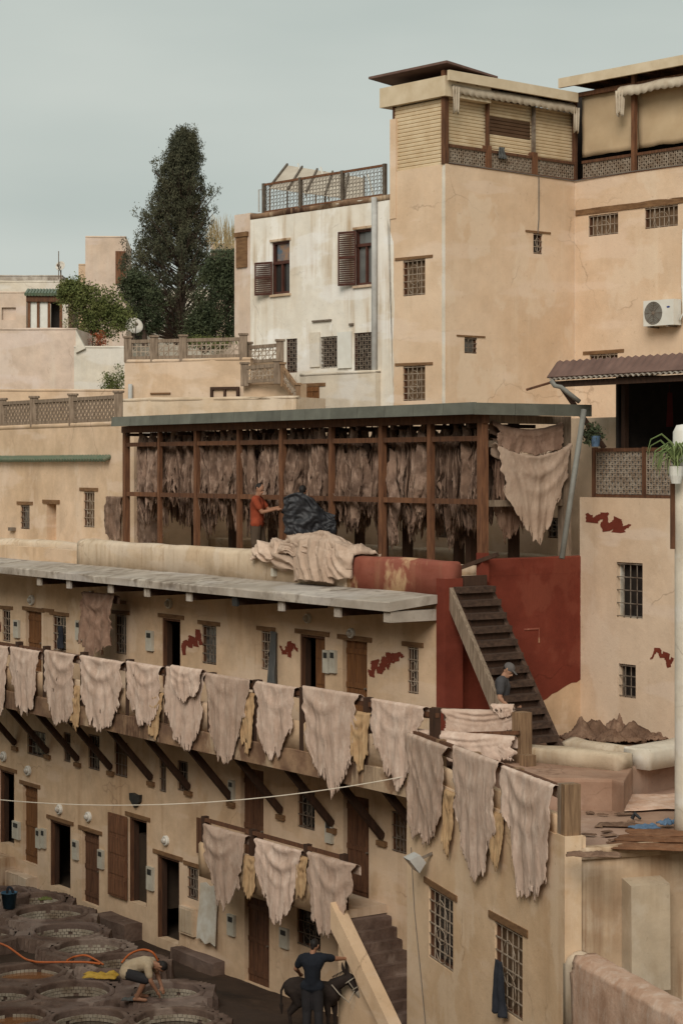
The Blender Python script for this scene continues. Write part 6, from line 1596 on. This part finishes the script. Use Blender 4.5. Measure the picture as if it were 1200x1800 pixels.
# ------------------------------------------------------------------ dye vats
RZ = .10
vat_px = [  # centre u, v, width px, liquid, label
    (60, 1580, 98, 'liquid_grey', 'farthest vat beside the blue bucket'),
    (88, 1604, 116, 'liquid_grey', 'vat just in front of the farthest one'),
    (117, 1636, 112, 'liquid_grey', 'pale tiled vat above the middle of the vat yard'),
    (156, 1664, 114, 'liquid_grey', 'pale tiled vat above the hose loop'),
    (214, 1690, 112, 'liquid_grey', 'vat behind the bending man under the right hose loop'),
    (50, 1708, 114, 'liquid_orange', 'vat with orange brown liquid at the left below the hose'),
    (2, 1748, 100, 'liquid_grey', 'vat cut by the left picture edge'),
    (130, 1740, 126, 'liquid_grey', 'pale tiled vat below the yellow sheet'),
    (297, 1741, 108, 'liquid_grey', 'vat the bending man reaches into'),
    (307, 1790, 138, 'liquid_dark', 'vat with dark liquid at the lower right of the yard'),
    (156, 1789, 124, 'liquid_dark', 'dark brown vat at the bottom edge'),
    (28, 1786, 108, 'liquid_orange', 'orange brown vat at the lower left corner'),
    (-25, 1640, 84, 'liquid_dark', 'vat off the left edge with only its round wall showing'),
    (8, 1568, 80, 'liquid_dark', 'dark vat at the far left beneath the steps')]
VC = []
for i, (u, v, w, lq, lb) in enumerate(vat_px):
    x, y = pf(u, v, RZ); R_ = w * y / FPX / 2 * 1.0; VC.append((x, y, R_))
    root = empty('dye_vat', (x, y, -.62), 'round clay dye vat: ' + lb, 'vat', 'dye vats in the yard')
    s_ = i * 3.7
    prof = [(R_ + .075, -.70), (R_ + .085, -.25), (R_ + .11, RZ - .08), (R_ + .115, RZ - .04), (R_ + .10, RZ - .010), (R_ + .06, RZ + .010), (R_ + .02, RZ + .008), (R_ + .006, RZ - .004), (R_, RZ - .02), (R_ - .005, RZ - .10), (R_ - .008, RZ - .9)]
    m = MB().lathe((x, y, 0), prof, 56, .055, s_)
    m.build('vat_wall', 'vat_clay', root)
    g = MB(); nt_ = 46; lz = RZ - {'liquid_orange': .17, 'liquid_dark': .24}.get(lq, random.uniform(.30, .44))
    for rI in range(5):
        for k in range(nt_):
            if random.random() < .05: continue
            th = 2 * math.pi * (k + .5 * (rI % 2)) / nt_; rr = (R_ - .008) * (1 + .055 * nz(math.cos(th) * 1.5 + s_, math.sin(th) * 1.5, -.5)) - .012
            hw = math.pi * rr / nt_ * .86; c = Vector((x + rr * math.cos(th), y + rr * math.sin(th), 0)); tx = Vector((-math.sin(th), math.cos(th), 0)) * hw; nx_ = Vector((math.cos(th), math.sin(th), 0)) * .018
            z0 = RZ - .17 - rI * .062 + .006 * nz(k * .7, rI, i); z1 = z0 + .052
            up = lambda p, z: Vector((p.x, p.y, z))
            g.hexa([up(c - tx - nx_, z0), up(c + tx - nx_, z0), up(c + tx + nx_, z0), up(c - tx + nx_, z0), up(c - tx - nx_, z1), up(c + tx - nx_, z1), up(c + tx + nx_, z1), up(c - tx + nx_, z1)])
    g.build('tile_lining', 'tile_pale', root, kind='stuff')
    MB().lathe((x, y, 0), [(R_ + .02, lz), (.001, lz + .002)], 32).build('liquid', lq, root)
# clay platform flowing between the rims
b = MB(); st_ = .09; X0, X1, Y0, Y1 = -11.5, -1.6, 34.5, 50.0
nx, ny = int((X1 - X0) / st_), int((Y1 - Y0) / st_); idx = {}; hgt = {}
VA = np.array(VC)
for i in range(nx + 1):
    for j in range(ny + 1):
        x, y = X0 + i * st_, Y0 + j * st_
        d = np.hypot(VA[:, 0] - x, VA[:, 1] - y) - VA[:, 2]; dm = d.min()
        h = RZ - .025 - .85 * sstep(.34, .44, dm + .16 * nz(x * 1.1, y * 1.1, 3)) + .02 * nz(x * 2, y * 2, 1) + .014 * nz(x * 6, y * 6, 1)
        hgt[(i, j)] = (x, y, h, dm)
for i in range(nx):
    for j in range(ny):
        q = [(i, j), (i + 1, j), (i + 1, j + 1), (i, j + 1)]
        if min(hgt[k][3] for k in q) < .06 or max(hgt[k][2] for k in q) < -.64: continue
        f = []
        for k in q:
            if k not in idx: idx[k] = len(b.v); b.v.append(Vector(hgt[k][:3]))
            f.append(idx[k])
        b.f.append(tuple(f))
b.build('vat_platform', 'vat_clay', kind='structure')
# hose, sheet, bucket, scraps
def yp(u, v, z=RZ + .05): return Vector(tp(u, v, z))
def spline(pts, n=8):
    out = []; P = [pts[0]] + pts + [pts[-1]]
    for i in range(1, len(P) - 2):
        for k in range(n):
            t = k / n; a, b_, c, d = P[i - 1], P[i], P[i + 1], P[i + 2]
            out.append(.5 * ((2 * b_) + (c - a) * t + (2 * a - 5 * b_ + 4 * c - d) * t * t + (3 * b_ - a - 3 * c + d) * t ** 3))
    out.append(pts[-1]); return out
def yz(u, v, Y): return at(u, v, Y)
MB().tube(spline([yz(-15, 1655, 42.0), yz(12, 1664, 41.5), yz(42, 1685, 41.0), yp(57, 1690), yp(70, 1692), yp(110, 1692), yp(150, 1692), yp(176, 1695)]), .022, 7).build('hose', 'hose_orange', None, 'orange hose snaking over the vats from the left edge', 'hose', smooth=True)
MB().tube(spline([yp(118, 1689), yz(130, 1683, 41.2), yz(150, 1680, 41.2), yz(168, 1688, 41.1), yp(181, 1696)]), .022, 7).build('hose', 'hose_orange', None, 'short orange hose bend lying over the longer hose', 'hose', smooth=True)
MB().tube(spline([yp(214, 1693), yz(228, 1678, 40.9), yz(250, 1670, 40.8), yz(268, 1675, 40.7), yp(278, 1690)]), .022, 7).build('hose', 'hose_orange', None, 'orange hose loop arching behind the bending man', 'hose', smooth=True)
crumple('yellow_sheet', 'bright yellow sheet lying between two vats', Vector(tp(178, 1718, RZ)), .62, .42, -.1, .10, 'yellow_sheet', 93, 'sheet', 26)
bk = empty('bucket', Vector(tp(16, 1597, RZ)), 'blue plastic bucket with a dark cloth on the far vats', 'bucket'); bp = Vector(tp(16, 1597, RZ))
MB().lathe(bp, [(.13, 0), (.18, .34), (.19, .34), (.19, .36), (.165, .36), (.12, .03), (.001, .03)], 20).build('tub', 'blue_plastic', bk, smooth=True)
MB().tube(spline([bp + Vector((-.05, 0, .3)), bp + Vector((-.02, -.02, .46)), bp + Vector((.06, -.02, .44)), bp + Vector((.10, 0, .3))]), .03, 6).build('rag', 'cloth_dark', bk)
crumple('pale_scrap', 'pale green scrap floating at the edge of the farthest vat', Vector(tp(80, 1582, RZ)), .3, .2, .3, .07, 'bush_leaf', 95, 'scrap', 16)
crumple('grey_rag', 'small grey rag on the vat rim at the feet of the bending man', Vector(tp(230, 1759, RZ)), .34, .16, .1, .07, 'cloth_grey', 97, 'cloth', 18)

# ------------------------------------------------------------------ people
def person(label, loc, heading, J, parts, skin='skin', head_dir=(0, 1, 0), hand_curl=.5, vox=.011, cap=None, hair=True, extra=None):
    """J: joints (right, forward, up) in metres from the feet; one continuous body, clothes over it"""
    ca, sa = math.cos(heading), math.sin(heading)
    fwd = Vector((ca, sa, 0)); rgt = Vector((sa, -ca, 0)); L = Vector(loc)
    W = lambda p: L + rgt * p[0] + fwd * p[1] + Vector((0, 0, p[2]))
    root = empty('person', L, label, 'person')
    j = {k: W(v) for k, v in J.items()}
    hd = (rgt * head_dir[0] + fwd * head_dir[1] + Vector((0, 0, head_dir[2]))).normalized()
    hup = (j['head'] - j['neck']).normalized(); hr = hd.cross(hup).normalized(); hd = hup.cross(hr)
    b = MB(); hc = j['head']
    def limb(keys, radii, g=0.0, m=b):
        for a, c, r0, r1 in zip(keys[:-1], keys[1:], radii[:-1], radii[1:]): m.cone(j[a], j[c], r0 + g, r1 + g, 10)
    def torso(m, g=0.0):
        m.cone(j['hipl'], j['hipr'], .115 + g, .115 + g); m.cone(j['pelvis'], j['waist'], .125 + g, .125 + g); m.cone(j['waist'], j['chest'], .128 + g, .135 + g)
        sl, sr = j['shl'], j['shr']; m.cone(sl.lerp(sr, .12), sl.lerp(sr, .88), .075 + g, .075 + g)
        w = j['waist'].lerp(j['chest'], .45)
        for s_ in (sl, sr): m.cone(w.lerp(s_, .25), s_.lerp(j['chest'], .35), .10 + g, .09 + g)
    torso(b)
    limb(['chest', 'neck'], [.075, .058]); b.cone(j['neck'], hc - hup * .05, .055, .055)
    b.ball(hc + hup * .025, .1, 14, 10, (1, 1, 1), Matrix((hr * .76, hd * .95, hup * 1.12)).transposed())
    b.cone(hc - hup * .05 + hd * .03, hc - hup * .085 + hd * .055, .055, .038)
    b.cone(hc + hd * .09 + hup * .01, hc + hd * .108 - hup * .028, .010, .015, 8)
    for s_ in (-1, 1): b.cone(hc + hr * (.075 * s_) - hup * .005 - hd * .005, hc + hr * (.084 * s_) + hup * .03 - hd * .015, .012, .015, 8)
    b.cone(hc + hd * .085 - hup * .055 - hr * .018, hc + hd * .085 - hup * .055 + hr * .018, .011, .011, 8)
    for s_ in 'lr':
        limb(['sh' + s_, 'el' + s_, 'wr' + s_], [.058, .045, .030]); limb(['hip' + s_, 'kn' + s_, 'an' + s_], [.098, .062, .042])
        an = j['an' + s_]; ft = j.get('toe' + s_, an + fwd * .17 - Vector((0, 0, .05)))
        b.cone(an - Vector((0, 0, .035)), ft, .042, .032); b.cone(an - Vector((0, 0, .03)), an - fwd * .045 - Vector((0, 0, .04)), .042, .036)
        # hand: palm, four unequal bent fingers, thumb from the side of the palm
        wr, el = j['wr' + s_], j['el' + s_]; d = (wr - el).normalized(); n_ = d.cross(Vector((0, 0, 1)))
        if n_.length < .2: n_ = d.cross(fwd)
        n_.normalize(); dn = n_.cross(d); dn = dn if dn.z < 0 else -dn
        b.cone(wr, wr + d * .075, .028, .034, 8)
        for q, (o_, ln) in enumerate(((-.032, .062), (-.011, .075), (.011, .072), (.031, .058))):
            p0 = wr + d * .085 + n_ * o_; p1 = p0 + d * ln * .55 + dn * ln * .25 * hand_curl; p2 = p1 + d * ln * .40 * (1 - .5 * hand_curl) + dn * ln * .5 * hand_curl
            b.cone(wr + d * .05 + n_ * o_ * .9, p0, .012, .0105, 6); b.cone(p0, p1, .0105, .0095, 6); b.cone(p1, p2, .0095, .008, 6)
        sg = 1 if s_ == 'l' else -1; t0_ = wr + d * .025 + n_ * (.028 * sg); t1_ = t0_ + d * .035 + n_ * (.03 * sg) + dn * .012; b.cone(t0_, t1_, .014, .011, 6); b.cone(t1_, t1_ + d * .03 + dn * .014, .011, .009, 6)
    body = b.build('body', skin, root); remesh(body, vox, 1)
    for nm, m_, kind in parts:
        g = MB()
        if kind == 'tee':
            torso(g, .022)
            for s_ in 'lr': g.cone(j['sh' + s_], j['sh' + s_].lerp(j['el' + s_], .62), .082, .074)
        elif kind == 'long_sleeve':
            torso(g, .022)
            for s_ in 'lr': limb(['sh' + s_, 'el' + s_, 'wr' + s_], [.08, .065, .048], 0, g)
        elif kind == 'vest':
            torso(g, .018)
        elif kind in ('trousers', 'shorts'):
            g.cone(j['hipl'], j['hipr'], .135, .135); g.cone(j['pelvis'], j['pelvis'].lerp(j['waist'], .55), .142, .134)
            for s_ in 'lr':
                k = 1.0 if kind == 'shorts' else 0.92
                g.cone(j['hip' + s_], j['kn' + s_], .122, .095)
                if kind == 'trousers': g.cone(j['kn' + s_], j['kn' + s_].lerp(j['an' + s_], .93), .09, .072)
        elif kind == 'shoes':
            for s_ in 'lr':
                an = j['an' + s_]; ft = j.get('toe' + s_, an + fwd * .17 - Vector((0, 0, .05))); g.cone(an - fwd * .04 - Vector((0, 0, .035)), ft, .052, .046)
        elif kind == 'stripe':
            g.cone(j['shl'].lerp(j['waist'], .45) + (j['shl'] - j['shr']) * .02, j['hipl'] + (j['hipl'] - j['hipr']) * .22 + Vector((0, 0, .1)), .085, .085)
        o = g.build(nm, m_, root); remesh(o, .016, 2)
    if hair:
        g = MB(); Mx = Matrix((hr * .80, hd * .98, hup * 1.12)).transposed()
        g.ball(hc + hup * .045 - hd * .018, .102, 14, 10, (1, 1, .86), Mx); g.cone(hc - hd * .055 + hup * .02, hc - hd * .055 - hup * .035, .05, .04)
        o = g.build('hair', 'hair', root); remesh(o, .014, 1)
    if cap:
        g = MB(); Mx = Matrix((hr * .86, hd * 1.02, hup * 1.10)).transposed()
        g.ball(hc + hup * .055 - hd * .01, .106, 14, 10, (1, 1, .78), Mx)
        for k in (-1, 0, 1): g.cone(hc + hup * .055 + hd * .07 + hr * .04 * k, hc + hup * .035 + hd * .165 + hr * .028 * k, .016, .012, 8)
        o = g.build('cap', cap, root); remesh(o, .012, 1)
    g = MB()
    for s_ in (-1, 1): g.ball(hc + hd * .088 + hr * (.030 * s_) + hup * .012, .011, 8, 6)
    g.build('eyes', 'black_plastic', root)
    return root, j
def stand(**kw):
    J = dict(anl=(-.11, 0, .085), anr=(.11, 0, .085), knl=(-.105, .03, .48), knr=(.105, .03, .48), hipl=(-.085, 0, .92), hipr=(.085, 0, .92), pelvis=(0, 0, .98), waist=(0, 0, 1.10),
             chest=(0, 0, 1.33), neck=(0, .01, 1.50), head=(0, .04, 1.62), shl=(-.19, 0, 1.42), shr=(.19, 0, 1.42), ell=(-.24, -.03, 1.14), elr=(.24, -.03, 1.14), wrl=(-.25, .08, .89), wrr=(.25, .08, .89))
    J.update(kw); return J
# man in the orange-red shirt, reaching to the right
p = F.P(F.tu(452, -.62), -.62, GF)
r1, j1 = person('man in orange red shirt and brown shorts reaching out on the gallery terrace', p, math.radians(-12),
       stand(ell=(-.20, .20, 1.20), elr=(.21, .16, 1.16), wrl=(-.10, .44, 1.26), wrr=(.12, .42, 1.22), knl=(-.11, .08, .48), head=(0, .05, 1.63), anl=(-.12, .10, .085), anr=(.11, -.08, .085), knr=(.105, -.01, .48)),
       [('shirt', 'shirt_red', 'tee'), ('shirt_stripe', 'stripe_blue', 'stripe'), ('shorts', 'shorts_brown', 'shorts'), ('shoes', 'trousers_dark', 'shoes')], head_dir=(.45, 1, -.05))
# man with the black skin, seen from behind
p2 = F.P(F.tu(531, -.58), -.58, GF)
r2, j2 = person('man seen from behind wrapped in a big black skin on the gallery terrace', p2, math.radians(72),
       stand(ell=(-.34, .10, 1.16), elr=(.42, .02, 1.12), wrl=(-.40, -.10, 1.22), wrr=(.62, -.06, 1.02), head=(.0, .03, 1.60)),
       [('shirt', 'trousers_dark', 'long_sleeve'), ('trousers', 'trousers_dark', 'trousers'), ('shoes', 'trousers_dark', 'shoes')], head_dir=(-.1, 1, -.1))
b = MB(); n = 52; bl = p2
Ll, Rr = at(499, 874, bl.y - .38), at(590, 905, bl.y - .30)
for i in range(n + 1):
    for k in range(n + 1):
        x = i / n; y = k / n
        top = Ll.lerp(Rr, x) + Vector((0, 0, .22 * math.sin(math.pi * min(1, x * 1.25)) if x < .8 else .22 * math.sin(math.pi * 1.0) + .0))
        dr = (.50 + .45 * math.sin(math.pi * min(1, x * 1.0 + .15)) + .06 * nz(x * 9, 3)) * y
        fo = .05 * math.sin(4 * math.pi * (x + .3 * y) + 2 * nz(x * 2, y * 2, 5)) * (.3 + y * .7) + .06 * (1 - 2 * abs(nz(x * 3 + y, y * 2, 7))) + .03 * (1 - 2 * abs(nz(x * 8, y * 6, 2))) + .012 * nz(x * 20, y * 20, 2)
        q = top + Vector((.06 * nz(y * 4, x, 2), -.06 - fo - .05 * math.sin(math.pi * x), -dr)); b.v.append(q)
for i in range(n):
    for k in range(n):
        q = i * (n + 1) + k; b.f.append((q, q + n + 1, q + n + 2, q + 1))
o = b.build('black_skin', 'black_leather', None, 'large glossy black skin held up by the man on the terrace', 'hide', smooth=True, fixn=False); o.modifiers.new('t', 'SOLIDIFY').thickness = .012
# man with the cap at the foot of the stair
p3 = at(880, 820, 35.95); p3.z = 6.56 - 1.72
person('man in grey T-shirt and cap looking down at the foot of the wooden stair', p3, math.radians(-14),
       stand(head=(0, .13, 1.58), neck=(0, .05, 1.47), chest=(0, .02, 1.32), shl=(-.19, .03, 1.40), shr=(.19, .03, 1.40), elr=(.24, .02, 1.12), ell=(-.22, .08, 1.13), wrr=(.2, .20, .93), wrl=(-.16, .26, .98)),
       [('shirt', 'shirt_grey', 'tee'), ('trousers', 'trousers_dark', 'trousers'), ('shoes', 'trousers_dark', 'shoes')], skin='skin_pale', head_dir=(.2, 1, -.55), cap='cap_grey')
hide('hide', 'small pale skin bundled in the hands of the man with the cap', frA, 862, 905, 1238, 1262, .10, 733, shape=.3, taper=.1, nu=24, nvv=20, back=.1)
# man with the donkey
p4 = at(549, 820, 36.95); p4.z = gz(p4.x, p4.y)
person('man in dark navy T-shirt with his back turned beside the donkey', p4, math.radians(80),
       stand(head=(.02, .06, 1.62), ell=(-.32, .08, 1.20), wrl=(-.30, .28, 1.08), elr=(.40, .22, 1.38), wrr=(.56, .42, 1.34), shr=(.20, .02, 1.44), hipl=(-.09, 0, .92), anr=(.13, -.02, .085)),
       [('shirt', 'shirt_navy', 'tee'), ('trousers', 'trousers_dark', 'trousers'), ('shoes', 'trousers_dark', 'shoes')], head_dir=(.25, 1, -.05))
# bending man among the vats
p5 = Vector(tp(238, 1757, RZ)); p5.z = RZ
person('barefoot man in beige shirt bending over a vat', p5, math.radians(-8),
       dict(anl=(-.14, .02, .075), anr=(.14, .06, .075), knl=(-.19, .20, .42), knr=(.20, .24, .42), hipl=(-.09, -.16, .50), hipr=(.09, -.16, .50), pelvis=(0, -.14, .55), waist=(0, -.02, .61),
            chest=(0, .20, .66), neck=(0, .36, .67), head=(0, .47, .63), shl=(-.19, .27, .67), shr=(.19, .27, .66), ell=(-.24, .36, .42), elr=(.22, .34, .40), wrl=(-.15, .46, .22), wrr=(.14, .44, .20)),
       [('shirt', 'shirt_beige', 'tee'), ('shorts', 'trousers_dark', 'shorts')], skin='skin', head_dir=(0, .5, -.85))

# ------------------------------------------------------------------ donkey
dk_c = at(553, 820, 37.5); dk_c.z = gz(dk_c.x, dk_c.y)
def donkey(label, L, heading):
    ca, sa = math.cos(heading), math.sin(heading); fwd = Vector((ca, sa, 0)); lf = Vector((-sa, ca, 0))
    W = lambda f, s_, z: L + fwd * f + lf * s_ + Vector((0, 0, z))
    root = empty('donkey', L, label, 'donkey'); b = MB()
    L = L.copy(); b.cone(W(-.40, 0, .82), W(-.05, 0, .78), .20, .225, 14); b.cone(W(-.05, 0, .78), W(.32, 0, .80), .225, .20, 14); b.cone(W(-.46, 0, .86), W(-.3, 0, .9), .15, .15)
    b.cone(W(.30, 0, .72), W(.36, 0, .92), .17, .13); b.cone(W(.36, 0, .93), W(.62, 0, 1.08), .135, .095); b.cone(W(.62, 0, 1.08), W(.68, 0, 1.10), .10, .09)
    b.cone(W(.66, 0, 1.10), W(.82, 0, .88), .095, .062); b.cone(W(.82, 0, .88), W(.88, 0, .80), .058, .052)
    for s_ in (-1, 1):
        b.cone(W(.62, .05 * s_, 1.18), W(.58, .09 * s_, 1.30), .03, .034, 8); b.cone(W(.58, .09 * s_, 1.30), W(.565, .10 * s_, 1.40), .034, .012, 8)
        # foreleg: shoulder, wrist ("knee"), fetlock, hoof
        fo = .03 * s_
        b.cone(W(.30 + fo, .10 * s_, .70), W(.33 + fo, .10 * s_, .40), .085, .045); b.cone(W(.33 + fo, .10 * s_, .40), W(.33 + fo, .10 * s_, .13), .040, .028); b.cone(W(.33 + fo, .10 * s_, .13), W(.36 + fo, .10 * s_, .04), .032, .042)
        # hind leg: thigh, stifle forward, hock back, near-vertical shank
        ho = -.05 * s_
        b.cone(W(-.42 + ho, .10 * s_, .80), W(-.32 + ho, .11 * s_, .58), .13, .085); b.cone(W(-.32 + ho, .11 * s_, .58), W(-.50 + ho, .11 * s_, .37), .075, .04); b.cone(W(-.50 + ho, .11 * s_, .37), W(-.47 + ho, .11 * s_, .12), .036, .028); b.cone(W(-.47 + ho, .11 * s_, .12), W(-.44 + ho, .11 * s_, .04), .032, .042)
    o = b.build('body', 'donkey_coat', root); remesh(o, .016, 2)
    g = MB(); g.cone(W(.835, 0, .865), W(.895, 0, .785), .062, .056); o = g.build('muzzle', 'donkey_pale', root); remesh(o, .012, 1)
    g = MB(); g.tube([W(-.58, 0, .90), W(-.66, 0, .75), W(-.66, 0, .50)], [.03, .022, .02], 7); g.cone(W(-.66, 0, .5), W(-.65, 0, .34), .035, .015, 8); g.build('tail', 'donkey_coat', root)
    g = MB()
    for i in range(10):
        q = i / 9; g.cone(W(lerp(.36, .60, q), 0, lerp(1.06, 1.19, q)), W(lerp(.35, .59, q), 0, lerp(1.10, 1.24, q)), .02, .012, 6)
    g.build('mane', 'hair', root)
    g = MB()
    def ring(c, r, ax):
        ax = ax.normalized(); x = ax.cross(lf).normalized(); pts = [c + x * (r * math.cos(t)) + lf * (r * math.sin(t)) for t in np.linspace(0, 2 * math.pi, 14)]; g.tube(pts, .011, 5, cap=False)
    hx = W(.82, 0, .88) - W(.66, 0, 1.10); ring(W(.79, 0, .925), .08, hx); ring(W(.69, 0, 1.06), .105, hx)
    for s_ in (-1, 1): g.tube([W(.79, .078 * s_, .925), W(.70, .10 * s_, 1.05)], .010, 5)
    g.tube([W(.80, -.08, .90), W(.72, -.16, .70), W(.55, -.2, .85), W(.4, -.19, 1.0)], .012, 5); g.build('halter', 'rope', root)
    g = MB()
    for s_ in (-1, 1): g.ball(W(.70, .078 * s_, 1.10), .016, 8, 6)
    g.build('eyes', 'black_plastic', root)
donkey('dark brown donkey with pale muzzle standing under the landing', dk_c, math.radians(-20))
